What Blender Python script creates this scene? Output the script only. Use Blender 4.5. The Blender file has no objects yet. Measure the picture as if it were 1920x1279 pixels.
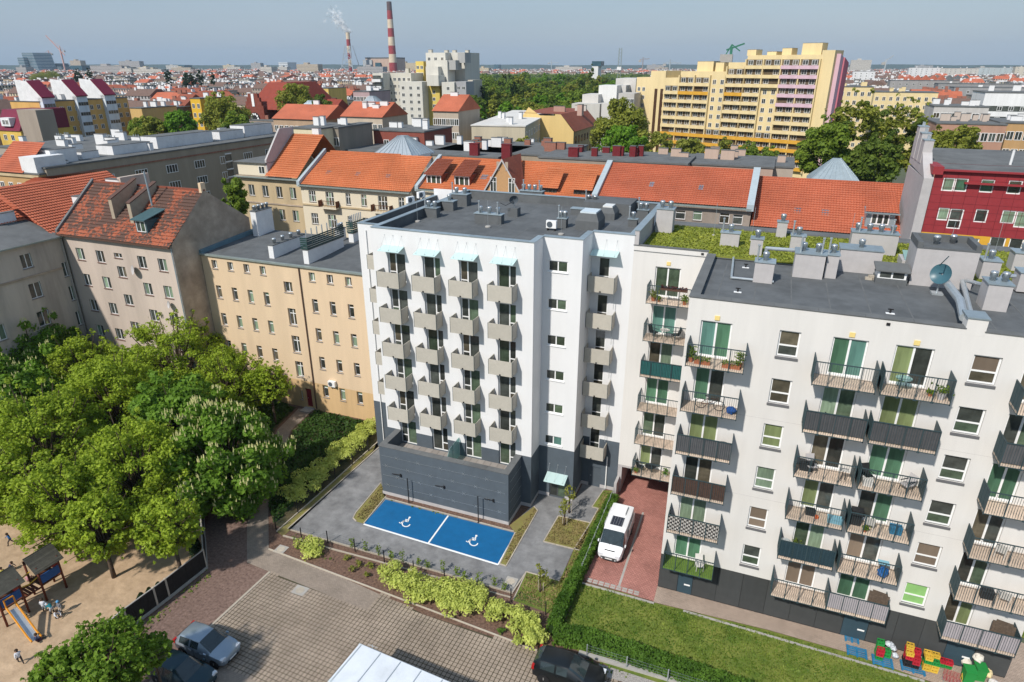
import bpy, bmesh, math, random
from mathutils import Vector, Matrix, noise as mnoise
R = math.radians
sc = bpy.context.scene
col = sc.collection
rnd = random.Random(7)

# ---------------------------------------------------------------- camera
CAMH, FPX, PITCH, AZ = 34.0, 1230.0, R(22.8), R(-21.3)
cd = bpy.data.cameras.new('camera'); cam = bpy.data.objects.new('camera', cd); col.objects.link(cam)
cam.location = (0, 0, CAMH); cam.rotation_euler = (R(90) - PITCH, 0, 0)
cd.sensor_width = 36; cd.lens = 36 * FPX / 1920; cd.clip_start = 0.5; cd.clip_end = 30000
sc.camera = cam

# ---------------------------------------------------------------- sky, sun, exposure
cu, su = math.cos(AZ), math.sin(AZ)
SUND = Vector((0.46 * cu - 1.30 * su, 0.46 * su + 1.30 * cu, -1.35)).normalized()   # travel direction
SEL = math.asin(-SUND.z); SAZ = math.atan2(-SUND.x, -SUND.y)                       # from +Y clockwise
w = bpy.data.worlds.new('World'); sc.world = w; w.use_nodes = True
nt = w.node_tree; nt.nodes.clear()
n_out = nt.nodes.new('ShaderNodeOutputWorld'); n_bg = nt.nodes.new('ShaderNodeBackground')
n_sky = nt.nodes.new('ShaderNodeTexSky'); n_sky.sky_type = 'NISHITA'; n_sky.sun_disc = False
n_sky.sun_elevation = SEL; n_sky.sun_rotation = SAZ; n_sky.altitude = 150
n_sky.air_density = 1.6; n_sky.dust_density = 1.0; n_sky.ozone_density = 2.5
# thin even veil of cloud over the blue: one colour with faint large soft structure
n_tc = nt.nodes.new('ShaderNodeTexCoord'); n_mp = nt.nodes.new('ShaderNodeMapping'); n_mp.inputs['Scale'].default_value = (1.2, 1.2, 5.0)
n_no = nt.nodes.new('ShaderNodeTexNoise'); n_no.inputs['Scale'].default_value = 2.2; n_no.inputs['Detail'].default_value = 5
n_cr = nt.nodes.new('ShaderNodeValToRGB')
n_cr.color_ramp.elements[0].position = 0.3; n_cr.color_ramp.elements[0].color = (1.28, 1.93, 2.85, 1)
n_cr.color_ramp.elements[1].position = 0.75; n_cr.color_ramp.elements[1].color = (1.60, 2.18, 3.05, 1)
n_mx = nt.nodes.new('ShaderNodeMix'); n_mx.data_type = 'RGBA'; n_mx.inputs[0].default_value = 0.80
nt.links.new(n_tc.outputs['Generated'], n_mp.inputs[0]); nt.links.new(n_mp.outputs[0], n_no.inputs['Vector'])
nt.links.new(n_no.outputs['Fac'], n_cr.inputs[0])
nt.links.new(n_sky.outputs[0], n_mx.inputs[6]); nt.links.new(n_cr.outputs[0], n_mx.inputs[7])
nt.links.new(n_mx.outputs[2], n_bg.inputs['Color']); n_bg.inputs['Strength'].default_value = 0.14
nt.links.new(n_bg.outputs[0], n_out.inputs[0])
sl = bpy.data.lights.new('sun', 'SUN'); sl.energy = 3.5; sl.angle = R(2.2); sl.color = (1.0, 0.945, 0.87)
so = bpy.data.objects.new('sun', sl); col.objects.link(so)
so.rotation_euler = SUND.to_track_quat('-Z', 'Y').to_euler(); so.location = (0, 0, 300)
sc.view_settings.view_transform = 'Standard'; sc.view_settings.look = 'None'
sc.view_settings.gamma = 1.0; sc.view_settings.exposure = 0.44; sc.view_settings.use_curve_mapping = False
try:
    sc.cycles.volume_bounces = 0; sc.cycles.max_bounces = 6; sc.cycles.diffuse_bounces = 3
    sc.cycles.transparent_max_bounces = 24
except Exception: pass

# ---------------------------------------------------------------- photo pixel -> place (u along the facades, v away from them, z up)
cp, sp = math.cos(PITCH), math.sin(PITCH)
def ray(px, py):
    x, y = px - 960, py - 639.5
    X, Y, zz = x, cp * FPX - sp * y, -sp * FPX - cp * y
    return (X * cu + Y * su, -X * su + Y * cu, zz)
def Z(px, py, z=0.0):
    r = ray(px, py); t = (z - CAMH) / r[2]; return (r[0] * t, r[1] * t)
def FV(px, py, v):
    r = ray(px, py); t = v / r[1]; return (r[0] * t, CAMH + r[2] * t)
def FU(px, py, u):
    r = ray(px, py); t = u / r[0]; return (r[1] * t, CAMH + r[2] * t)
def D(px, py, d):
    """point at horizontal distance d (metres along the view axis) -> u, v, z"""
    r = ray(px, py); X, Y = r[0] * cu - r[1] * su, r[0] * su + r[1] * cu
    t = d / Y; return (r[0] * t, r[1] * t, CAMH + r[2] * t)
def W(u, v, z=0.0): return Vector((u * cu - v * su, u * su + v * cu, z))

# ---------------------------------------------------------------- materials
MATS = {}
def mat(name, c, rough=0.8, var=0.12, scale=3.0, metal=0.0, spec=0.3, bump=0.0, bscale=40.0, c2=None, stain=0.0, rand=0.0, detail=4.0, trans=0.0, streak=False):
    """procedural surface: base colour broken by two noises, optional second colour, streaky stain, per-object variation"""
    if name in MATS: return MATS[name]
    m = bpy.data.materials.new(name); m.use_nodes = True; t = m.node_tree; N = t.nodes; L = t.links
    b = N['Principled BSDF']; b.inputs['Roughness'].default_value = rough; b.inputs['Metallic'].default_value = metal
    b.inputs['Specular IOR Level'].default_value = spec
    tc = N.new('ShaderNodeTexCoord'); mp = N.new('ShaderNodeMapping'); L.new(tc.outputs['Object'], mp.inputs[0])
    if streak: mp.inputs['Scale'].default_value = (1, 1, 0.12)
    no = N.new('ShaderNodeTexNoise'); no.inputs['Scale'].default_value = scale; no.inputs['Detail'].default_value = detail; no.inputs['Roughness'].default_value = 0.65
    L.new(mp.outputs[0], no.inputs['Vector'])
    r = N.new('ShaderNodeValToRGB'); e = r.color_ramp.elements
    ca = tuple(max(0, x * (1 - var)) for x in c); cb = tuple(min(1, x * (1 + var)) for x in (c2 or c))
    e[0].position, e[1].position = 0.3, 0.7; e[0].color = (*ca, 1); e[1].color = (*cb, 1)
    L.new(no.outputs['Fac'], r.inputs[0]); out = r.outputs[0]
    if stain:
        n2 = N.new('ShaderNodeTexNoise'); n2.inputs['Scale'].default_value = 0.35; n2.inputs['Detail'].default_value = 7; n2.inputs['Roughness'].default_value = 0.72
        L.new(mp.outputs[0], n2.inputs['Vector'])
        r2 = N.new('ShaderNodeMapRange'); r2.inputs[1].default_value = 0.42; r2.inputs[2].default_value = 0.72; r2.inputs[3].default_value = 1.0; r2.inputs[4].default_value = 1 - stain
        L.new(n2.outputs['Fac'], r2.inputs[0])
        mx = N.new('ShaderNodeMix'); mx.data_type = 'RGBA'; mx.blend_type = 'MULTIPLY'; mx.inputs[0].default_value = 1
        L.new(out, mx.inputs[6]); L.new(r2.outputs[0], mx.inputs[7]); out = mx.outputs[2]
    if rand:
        oi = N.new('ShaderNodeObjectInfo'); mr = N.new('ShaderNodeMapRange'); mr.inputs[3].default_value = 1 - rand; mr.inputs[4].default_value = 1 + rand
        L.new(oi.outputs['Random'], mr.inputs[0]); hv = N.new('ShaderNodeHueSaturation'); L.new(out, hv.inputs['Color']); L.new(mr.outputs[0], hv.inputs['Value'])
        out = hv.outputs[0]
    L.new(out, b.inputs['Base Color'])
    if bump:
        n3 = N.new('ShaderNodeTexNoise'); n3.inputs['Scale'].default_value = bscale; n3.inputs['Detail'].default_value = 3
        L.new(tc.outputs['Object'], n3.inputs['Vector']); bp = N.new('ShaderNodeBump'); bp.inputs['Strength'].default_value = bump; bp.inputs['Distance'].default_value = 0.03
        L.new(n3.outputs['Fac'], bp.inputs['Height']); L.new(bp.outputs[0], b.inputs['Normal'])
    if trans:
        tr = N.new('ShaderNodeBsdfTranslucent'); L.new(out, tr.inputs['Color']); ms = N.new('ShaderNodeMixShader'); ms.inputs[0].default_value = trans
        L.new(b.outputs[0], ms.inputs[1]); L.new(tr.outputs[0], ms.inputs[2]); L.new(ms.outputs[0], N['Material Output'].inputs[0])
    MATS[name] = m; return m

def glass(name, c, rough=0.06, var=0.5, spec=0.6):
    """window pane: dark room behind glass, brightness varied from pane to pane, soft vertical room structure"""
    m = mat(name, c, rough=rough, var=0.55, scale=1.1, spec=spec, rand=var); return m

def clear_glass(name, c, alpha=0.35):
    if name in MATS: return MATS[name]
    m = bpy.data.materials.new(name); m.use_nodes = True; N = m.node_tree.nodes; L = m.node_tree.links; b = N['Principled BSDF']
    b.inputs['Base Color'].default_value = (*c, 1); b.inputs['Roughness'].default_value = 0.12
    tr = N.new('ShaderNodeBsdfTransparent'); tr.inputs['Color'].default_value = (*[min(1, x * 1.25) for x in c], 1)
    ms = N.new('ShaderNodeMixShader'); ms.inputs[0].default_value = alpha
    L.new(b.outputs[0], ms.inputs[2]); L.new(tr.outputs[0], ms.inputs[1]); L.new(ms.outputs[0], N['Material Output'].inputs[0])
    MATS[name] = m; return m

def leafmat(name, c1, c2, trans=0.45):
    """foliage: hue and value vary leaf clump by leaf clump (position noise)"""
    if name in MATS: return MATS[name]
    m = mat(name, c1, rough=0.6, var=0.28, scale=0.9, c2=c2, spec=0.25, trans=trans, detail=6.0); return m

def brickmat(name, c1, c2, mortar, sx, sy, msize=0.012, rough=0.85, stain=0.25, rot=0.0, rand=0.5):
    if name in MATS: return MATS[name]
    m = bpy.data.materials.new(name); m.use_nodes = True; t = m.node_tree; N = t.nodes; L = t.links; b = N['Principled BSDF']
    b.inputs['Roughness'].default_value = rough; b.inputs['Specular IOR Level'].default_value = 0.25
    tc = N.new('ShaderNodeTexCoord'); mp = N.new('ShaderNodeMapping'); mp.inputs['Rotation'].default_value = (0, 0, rot)
    L.new(tc.outputs['Object'], mp.inputs[0])
    br = N.new('ShaderNodeTexBrick'); br.inputs['Scale'].default_value = 1; br.inputs['Brick Width'].default_value = sx; br.inputs['Row Height'].default_value = sy
    br.inputs['Mortar Size'].default_value = msize; br.inputs['Color1'].default_value = (*c1, 1); br.inputs['Color2'].default_value = (*c2, 1); br.inputs['Mortar'].default_value = (*mortar, 1)
    L.new(mp.outputs[0], br.inputs['Vector'])
    n2 = N.new('ShaderNodeTexNoise'); n2.inputs['Scale'].default_value = 0.5; n2.inputs['Detail'].default_value = 7; n2.inputs['Roughness'].default_value = 0.7; L.new(tc.outputs['Object'], n2.inputs['Vector'])
    r2 = N.new('ShaderNodeMapRange'); r2.inputs[1].default_value = 0.35; r2.inputs[2].default_value = 0.7; r2.inputs[3].default_value = 1.08; r2.inputs[4].default_value = 1 - stain
    L.new(n2.outputs['Fac'], r2.inputs[0]); mx = N.new('ShaderNodeMix'); mx.data_type = 'RGBA'; mx.blend_type = 'MULTIPLY'; mx.inputs[0].default_value = 1
    L.new(br.outputs['Color'], mx.inputs[6]); L.new(r2.outputs[0], mx.inputs[7]); L.new(mx.outputs[2], b.inputs['Base Color'])
    MATS[name] = m; return m

# ---------------------------------------------------------------- mesh builder
class MB:
    def __init__(s): s.v = []; s.f = []
    def poly(s, pts):
        n = len(s.v); s.v += [tuple(p) for p in pts]; s.f.append(tuple(range(n, n + len(pts)))); return s
    def box(s, x0, y0, z0, x1, y1, z1):
        if x0 > x1: x0, x1 = x1, x0
        if y0 > y1: y0, y1 = y1, y0
        if z0 > z1: z0, z1 = z1, z0
        n = len(s.v); s.v += [(x0, y0, z0), (x1, y0, z0), (x1, y1, z0), (x0, y1, z0), (x0, y0, z1), (x1, y0, z1), (x1, y1, z1), (x0, y1, z1)]
        for q in ((0, 3, 2, 1), (4, 5, 6, 7), (0, 1, 5, 4), (1, 2, 6, 5), (2, 3, 7, 6), (3, 0, 4, 7)): s.f.append(tuple(n + i for i in q))
        return s
    def prism(s, poly, z0, z1):
        n = len(s.v); k = len(poly)
        a = sum(poly[i][0] * poly[(i + 1) % k][1] - poly[(i + 1) % k][0] * poly[i][1] for i in range(k))
        if a < 0: poly = poly[::-1]
        s.v += [(x, y, z0) for x, y in poly] + [(x, y, z1) for x, y in poly]
        s.f.append(tuple(range(n + k - 1, n - 1, -1))); s.f.append(tuple(range(n + k, n + 2 * k)))
        for i in range(k): j = (i + 1) % k; s.f.append((n + i, n + j, n + k + j, n + k + i))
        return s
    def prof(s, poly, x0, x1):
        """profile in (y,z) swept along x"""
        n = len(s.v); k = len(poly)
        s.v += [(x0, y, z) for y, z in poly] + [(x1, y, z) for y, z in poly]
        s.f.append(tuple(range(n + k - 1, n - 1, -1))); s.f.append(tuple(range(n + k, n + 2 * k)))
        for i in range(k): j = (i + 1) % k; s.f.append((n + i, n + j, n + k + j, n + k + i))
        return s
    def tube(s, p, q, r, k=6, r2=None, cap=True):
        p, q = Vector(p), Vector(q); d = (q - p)
        if d.length < 1e-6: return s
        d.normalize(); a = d.orthogonal().normalized(); b = d.cross(a); r2 = r if r2 is None else r2; n = len(s.v)
        for c, rr in ((p, r), (q, r2)):
            for i in range(k):
                t = 2 * math.pi * i / k; s.v.append(tuple(c + a * (rr * math.cos(t)) + b * (rr * math.sin(t))))
        for i in range(k): j = (i + 1) % k; s.f.append((n + i, n + j, n + k + j, n + k + i))
        if cap: s.f.append(tuple(range(n + k - 1, n - 1, -1))); s.f.append(tuple(range(n + k, n + 2 * k)))
        return s
    def path(s, pts, r, k=6):
        for a, b in zip(pts, pts[1:]): s.tube(a, b, r, k)
        return s
    def lathe(s, prof, c=(0, 0, 0), k=10, cap=True):
        n = len(s.v); m = len(prof)
        for r, z in prof:
            for i in range(k):
                t = 2 * math.pi * i / k; s.v.append((c[0] + r * math.cos(t), c[1] + r * math.sin(t), c[2] + z))
        for j in range(m - 1):
            for i in range(k):
                i2 = (i + 1) % k; s.f.append((n + j * k + i, n + j * k + i2, n + (j + 1) * k + i2, n + (j + 1) * k + i))
        if cap: s.f.append(tuple(range(n + k - 1, n - 1, -1))); s.f.append(tuple(range(n + (m - 1) * k, n + m * k)))
        return s
    def mesh(s, name, m=None, smooth=False):
        me = bpy.data.meshes.new(name); me.from_pydata(s.v, [], s.f); me.validate(); me.update()
        if m is not None: me.materials.append(m)
        if smooth: me.polygons.foreach_set('use_smooth', [True] * len(me.polygons))
        return me
    def build(s, name, m, parent=None, smooth=False, loc=None, rot=0.0):
        return link(name, s.mesh(name, m, smooth), parent, loc, rot)

def link(name, me, parent=None, loc=None, rot=0.0):
    o = bpy.data.objects.new(name, me); col.objects.link(o)
    if parent is not None: o.parent = parent
    if loc is not None: o.location = loc
    if rot: o.rotation_euler = (0, 0, rot)
    return o
def tag(o, label=None, cat=None, group=None, kind=None):
    if label: o['label'] = label
    if cat: o['category'] = cat
    if group: o['group'] = group
    if kind: o['kind'] = kind
    return o
def thing(name, label, cat, u, v, z=0.0, rot=0.0, group=None):
    """Empty at the thing's base; its local x,y run along u,v (turned by rot)"""
    o = bpy.data.objects.new(name, None); o.empty_display_size = 0.3; col.objects.link(o)
    o.location = W(u, v, z); o.rotation_euler = (0, 0, AZ + rot); return tag(o, label, cat, group)
def put(o, u, v, z=0.0, rot=0.0):
    o.location = W(u, v, z); o.rotation_euler = (0, 0, AZ + rot); return o
def struct(name, mb, m, z=0.0):
    o = mb.build(name, m); put(o, 0, 0, z); o['kind'] = 'structure'; return o
def solo(name, mb, m, u, v, z, label, cat, rot=0.0, group=None, smooth=False):
    o = mb.build(name, m, smooth=smooth); put(o, u, v, z, rot); return tag(o, label, cat, group)
def copy_tree(o, parent=None):
    c = o.copy(); col.objects.link(c)
    if parent is not None: c.parent = parent
    for ch in list(o.children): copy_tree(ch, c)
    return c

# ---------------------------------------------------------------- facades
def wall(parent, loc, rot, Wd, H, holes, m, name='wall', reveal=0.14, z0=0.0, thick=0.0):
    """wall sheet in local x-z with real openings and reveals (outside = -y)"""
    hs = [h for h in holes]
    xs = sorted({0.0, Wd} | {h[0] for h in hs} | {h[2] for h in hs}); zs = sorted({z0, H} | {h[1] for h in hs} | {h[3] for h in hs})
    xs = [x for x in xs if 0 <= x <= Wd]; zs = [z for z in zs if z0 <= z <= H]
    mb = MB()
    for j in range(len(zs) - 1):
        zc = (zs[j] + zs[j + 1]) / 2; run = None
        act = [h for h in hs if h[1] < zc < h[3]]
        for i in range(len(xs) - 1):
            xc = (xs[i] + xs[i + 1]) / 2
            if any(h[0] < xc < h[2] for h in act):
                if run is not None: mb.poly([(run, 0, zs[j]), (xs[i], 0, zs[j]), (xs[i], 0, zs[j + 1]), (run, 0, zs[j + 1])]); run = None
            elif run is None: run = xs[i]
        if run is not None: mb.poly([(run, 0, zs[j]), (Wd, 0, zs[j]), (Wd, 0, zs[j + 1]), (run, 0, zs[j + 1])])
    d = reveal
    for h in hs:
        a, b, c, e = h[:4]
        if abs(b - z0) > 1e-4: mb.poly([(a, 0, b), (a, d, b), (c, d, b), (c, 0, b)])
        if abs(e - H) > 1e-4: mb.poly([(a, 0, e), (c, 0, e), (c, d, e), (a, d, e)])
        mb.poly([(a, 0, b), (a, 0, e), (a, d, e), (a, d, b)]); mb.poly([(c, 0, b), (c, d, b), (c, d, e), (c, 0, e)])
    return mb.build(name, m, parent, loc=loc, rot=rot)

WC = {}
def window(parent, loc, rot, wd, ht, style, fm, pm, sm=None, depth=0.1, name='window', fb=0.06, sillw=0.06, full=True):
    """window: frame mesh, one pane child for each light, sill child. styles: list of pane rects in 0..1 (x0,z0,x1,z1)"""
    key = (round(wd, 2), round(ht, 2), style, fm.name, round(depth, 3), fb)
    rects = STY[style]
    if key not in WC:
        mb = MB(); y0, y1 = depth - 0.03, depth + 0.03
        mb.box(0, y0, 0, wd, y1, fb); mb.box(0, y0, ht - fb, wd, y1, ht); mb.box(0, y0, fb, fb, y1, ht - fb); mb.box(wd - fb, y0, fb, wd, y1, ht - fb)
        xs = sorted({r[0] for r in rects if 0 < r[0] < 1}); zs = sorted({r[1] for r in rects if 0 < r[1] < 1}); done = set()
        for r in rects:
            for (a, b, c, d, ver) in ((r[0], r[1], r[0], r[3], 1), (r[0], r[1], r[2], r[1], 0)):
                if (ver and a <= 0) or (not ver and b <= 0): continue
                if ver: mb.box(a * wd - fb * .6, y0 - .004, max(b * ht, fb), a * wd + fb * .6, y1, min(d * ht, ht - fb))
                else: mb.box(max(a * wd, fb), y0 - .002, b * ht - fb * .5, min(c * wd, wd - fb), y1, b * ht + fb * .5)
        fme = mb.mesh(name, fm); pm_ = []
        for r in rects:
            a, b, c, d = r[0] * wd, r[1] * ht, r[2] * wd, r[3] * ht
            pm_.append(MB().poly([(0, 0, 0), (c - a, 0, 0), (c - a, 0, d - b), (0, 0, d - b)]).mesh('pane'))
        sme = MB().prof([(-0.08, -sillw), (depth, -sillw + .01), (depth, 0.012), (-0.08, -0.015)], -0.05, wd + 0.05).mesh('sill')
        WC[key] = (fme, pm_, sme, {}, {})
    fme, pms, sme, pv, sv = WC[key]
    f = link(name, fme, parent, loc, rot)
    pl = pm if isinstance(pm, (list, tuple)) else [pm] * len(rects)
    for i, r in enumerate(rects):
        k = (i, pl[i % len(pl)].name)
        if k not in pv:
            me = pms[i].copy(); me.materials.clear(); me.materials.append(pl[i % len(pl)]); pv[k] = me
        link('pane', pv[k], f, (r[0] * wd, depth + 0.005, r[1] * ht))
    if sm is not None:
        if sm.name not in sv: me = sme.copy(); me.materials.clear(); me.materials.append(sm); sv[sm.name] = me
        link('sill', sv[sm.name], f)
    return f
STY = {
 '1': [(0, 0, 1, 1)], '2v': [(0, 0, .5, 1), (.5, 0, 1, 1)], '3v': [(0, 0, .33, 1), (.33, 0, .67, 1), (.67, 0, 1, 1)], '4v': [(i / 4, 0, i / 4 + .25, 1) for i in range(4)],
 '2h': [(0, 0, 1, .42), (0, .42, 1, 1)], 'T': [(0, 0, .5, .68), (.5, 0, 1, .68), (0, .68, 1, 1)], 'cross': [(0, 0, .5, .68), (.5, 0, 1, .68), (0, .68, .5, 1), (.5, .68, 1, 1)],
 'tl': [(0, 0, 1, .72), (0, .72, 1, 1)], 'doorA': [(0, 0, .42, .33), (0, .33, .42, 1), (.42, 0, 1, 1)], 'doorB': [(0, 0, .62, 1), (.62, 0, 1, .33), (.62, .33, 1, 1)],
 'doorC': [(0, 0, 1, .34), (0, .34, 1, 1)], '6': [(i / 3, a, i / 3 + 1 / 3, b) for i in range(3) for a, b in ((0, .6), (.6, 1))],
}
def ground_z(): return 0.0
# ================================================================ palette
m_white = mat('white_render', (0.70, 0.70, 0.70), 0.9, 0.03, 1.2, stain=0.05, bump=0.05, bscale=60, streak=True)
m_offw = mat('off_white_render', (0.665, 0.645, 0.615), 0.9, 0.03, 1.0, stain=0.10, bump=0.05, bscale=60, streak=True)
m_dark = mat('anthracite_render', (0.085, 0.105, 0.125), 0.85, 0.08, 1.5, stain=0.12, bump=0.05, bscale=60)
m_clad = mat('anthracite_board', (0.078, 0.095, 0.112), 0.7, 0.05, 2.0, rand=0.06)
m_plinth = mat('charcoal_board', (0.055, 0.058, 0.058), 0.75, 0.08, 2.0, rand=0.12, stain=0.15)
m_membrane = mat('roof_membrane', (0.115, 0.122, 0.126), 0.85, 0.16, 0.8, stain=0.3, bump=0.15, bscale=25)
m_membrane2 = mat('roof_felt_grey', (0.135, 0.14, 0.14), 0.9, 0.15, 0.6, stain=0.3, bump=0.1)
m_zinc = mat('zinc_flashing', (0.30, 0.36, 0.39), 0.45, 0.1, 2.0, metal=0.35, rand=0.12)
m_galv = mat('galvanised_steel', (0.50, 0.54, 0.56), 0.35, 0.1, 3.0, metal=0.6)
m_steel = mat('bright_steel', (0.62, 0.63, 0.63), 0.28, 0.08, 3.0, metal=0.8)
m_panel = mat('fibre_cement_panel', (0.45, 0.42, 0.36), 0.8, 0.06, 4.0, rand=0.06, stain=0.08)
m_panel_d = mat('fibre_cement_edge', (0.10, 0.10, 0.095), 0.8, 0.06)
m_frame = mat('white_window_frame', (0.78, 0.78, 0.77), 0.45, 0.03)
m_frame_d = mat('dark_window_frame', (0.07, 0.075, 0.08), 0.5, 0.05)
m_gl = glass('window_glass', (0.050, 0.056, 0.050))
m_gl2 = glass('window_glass_warm', (0.085, 0.074, 0.052))
m_gl3 = glass('window_glass_green', (0.066, 0.095, 0.062))
m_bl_g = mat('green_blind', (0.065, 0.145, 0.088), 0.3, 0.4, 2, rand=0.3, streak=True)
m_bl_t = mat('teal_blind', (0.09, 0.19, 0.16), 0.3, 0.35, 2, rand=0.25, streak=True)
m_bl_o = mat('olive_blind', (0.155, 0.19, 0.085), 0.3, 0.35, 2, rand=0.2, streak=True)
m_bl_l = mat('lime_blind', (0.22, 0.42, 0.14), 0.7, 0.1, 2, rand=0.1)
m_bl_b = mat('brown_blind', (0.17, 0.13, 0.095), 0.7, 0.12, 2, rand=0.25, streak=True)
m_cur = mat('net_curtain', (0.17, 0.235, 0.16), 0.8, 0.3, 6, rand=0.3, streak=True)
m_canopy = clear_glass('frosted_canopy_glass', (0.62, 0.78, 0.77), 0.7)
m_screen = clear_glass('glass_screen', (0.42, 0.60, 0.58), 0.5)
m_rail = mat('dark_railing', (0.035, 0.060, 0.068), 0.5, 0.06)
m_asph = mat('dark_paving', (0.185, 0.185, 0.188), 0.9, 0.16, 0.9, c2=(0.235, 0.235, 0.235), stain=0.3, bump=0.2, bscale=9)
m_blue = mat('blue_bay_paint', (0.005, 0.115, 0.285), 0.75, 0.08, 2.0, stain=0.16, bump=0.1, bscale=9)
m_line = mat('white_road_paint', (0.78, 0.79, 0.78), 0.7, 0.05, 6)
m_kerb = mat('concrete_edging', (0.42, 0.37, 0.30), 0.9, 0.1, 4, rand=0.1)
m_soil = mat('bark_mulch', (0.105, 0.060, 0.043), 0.95, 0.35, 6, c2=(0.16, 0.098, 0.070), bump=0.6, bscale=18)
m_sand = mat('playground_sand', (0.42, 0.295, 0.185), 0.95, 0.10, 1.2, c2=(0.48, 0.345, 0.225), stain=0.2, bump=1.0, bscale=4)
m_gravel = mat('red_gravel', (0.15, 0.095, 0.076), 0.95, 0.3, 5, c2=(0.20, 0.135, 0.11), stain=0.2, bump=0.6, bscale=16)
m_lawn = mat('lawn_ground', (0.070, 0.15, 0.012), 0.95, 0.3, 0.5, c2=(0.17, 0.18, 0.04), bump=0.6, bscale=14, detail=8)
m_dry = mat('dry_grass_ground', (0.27, 0.20, 0.085), 0.95, 0.25, 1.2, c2=(0.17, 0.17, 0.045), bump=0.5, bscale=14, detail=8)
m_ivy = mat('ground_cover_soil', (0.030, 0.050, 0.018), 0.95, 0.4, 1.0, c2=(0.085, 0.065, 0.035), bump=0.4, detail=8)
m_walk = brickmat('walkway_pavers', (0.30, 0.245, 0.20), (0.25, 0.205, 0.165), (0.17, 0.14, 0.11), 0.2, 0.1, 0.006, stain=0.2)
m_sidew = brickmat('sidewalk_pavers', (0.44, 0.34, 0.27), (0.36, 0.28, 0.22), (0.20, 0.16, 0.13), 0.2, 0.1, 0.010, stain=0.2)
m_redpav = brickmat('red_pavers', (0.48, 0.215, 0.175), (0.40, 0.17, 0.14), (0.17, 0.095, 0.08), 0.21, 0.13, 0.013, stain=0.32)
m_city = mat('city_ground', (0.125, 0.125, 0.105), 0.95, 0.3, 0.02, c2=(0.075, 0.10, 0.050), stain=0.2)
m_joint = mat('mossy_joint', (0.050, 0.058, 0.022), 0.95, 0.35, 0.8, c2=(0.075, 0.060, 0.040), detail=8)
m_paver = mat('concrete_paver', (0.33, 0.265, 0.205), 0.92, 0.12, 0.5, c2=(0.35, 0.285, 0.225), stain=0.38, rand=0.08)
m_conc = mat('concrete', (0.38, 0.36, 0.33), 0.9, 0.1, 2, stain=0.2)
m_stucco = mat('grey_render', (0.44, 0.42, 0.415), 0.9, 0.06, 2, stain=0.12)
m_black = mat('black_rubber', (0.014, 0.014, 0.015), 0.7, 0.05)
m_wood = mat('stained_wood', (0.115, 0.040, 0.018), 0.7, 0.3, 5, streak=True)

# ================================================================ ground
struct('ground', MB().poly([(-9000, -300, 0), (9000, -300, 0), (9000, 8600, 0), (-9000, 8600, 0)]), m_city, -0.05)
def area(name, pts, m, z): return struct(name, MB().poly([(*Z(*p), 0) for p in pts]), m, z)
def areauv(name, pts, m, z): return struct(name, MB().poly([(*p, 0) for p in pts]), m, z)
areauv('courtyard_soil', [(-110, 5), (25, 5), (25, 37), (-3.4, 37), (-3.4, 60), (-110, 60)], m_soil, -0.02)
area('playground_sand', [(-420, 900), (-120, 800), (250, 770), (360, 880), (381, 1000), (384, 1064), (238, 1180), (90, 1330), (-300, 1330)], m_sand, 0.0)
area('gravel_path', [(386, 1000), (388, 1070), (246, 1186), (150, 1279), (330, 1279), (393, 1177), (506, 1073), (463, 1056), (463, 985), (475, 900), (400, 900)], m_gravel, 0.0)
area('walkway', [(463, 1055), (463, 985), (492, 880), (520, 806), (560, 766), (588, 768), (546, 806), (510, 900), (503, 960), (504, 1031), (640, 1083), (716, 1111), (690, 1146), (600, 1110), (507, 1073)], m_walk, 0.004)
LOT = [(507, 1073), (600, 1110), (690, 1146), (716, 1111), (791, 1151), (1005, 1221), (1120, 1262), (1290, 1330), (1200, 1400), (250, 1420), (150, 1400), (330, 1260), (393, 1177)]
area('parking_ground', LOT, m_joint, 0.0)
area('car_stand', [(322, 1240), (352, 1222), (512, 1292), (640, 1400), (150, 1400)], m_walk, 0.036)
area('planting_bed', [(504, 1030), (527, 1006), (700, 1052), (958, 1120), (1030, 1150), (1045, 1180), (1010, 1221), (791, 1150), (640, 1082)], m_soil, 0.012)
area('garden_bed', [(515, 985), (503, 950), (512, 900), (548, 806), (590, 768), (703, 793), (708, 830), (530, 990)], m_ivy, 0.004)
area('garden_bed', [(300, 720), (490, 740), (556, 764), (518, 803), (470, 930), (300, 860)], m_ivy, 0.004)
area('grass_verge', [(519, 997), (531, 1006), (545, 993), (712, 838), (712, 826)], m_dry, 0.008)
# service drive
DRIVE = [(540, 992), (700, 845), (716, 800), (720, 870), (955, 990), (1000, 945), (1013, 922), (1030, 928), (1078, 935), (1092, 908), (1140, 914), (1131, 921), (1110, 951), (1122, 954), (1107, 981), (1047, 969), (1019, 1016), (1075, 1031), (1049, 1090), (987, 1073), (960, 1113)]
area('service_drive', DRIVE, m_asph, 0.008)
BAY = [(723, 937), (967, 1000), (934, 1059), (682, 983)]
bu = [Z(*p) for p in BAY]
u0, u1, v0, v1 = -27.15, -15.35, 36.20, 39.06
u0, u1 = (bu[0][0] + bu[3][0]) / 2, (bu[1][0] + bu[2][0]) / 2; v0, v1 = (bu[2][1] + bu[3][1]) / 2, (bu[0][1] + bu[1][1]) / 2
sk = [(bu[i][0], bu[i][1]) for i in range(4)]
areauv('parking_bay', sk, m_blue, 0.012)
def lerp(a, b, t): return tuple(a[i] + (b[i] - a[i]) * t for i in range(len(a)))
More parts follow.
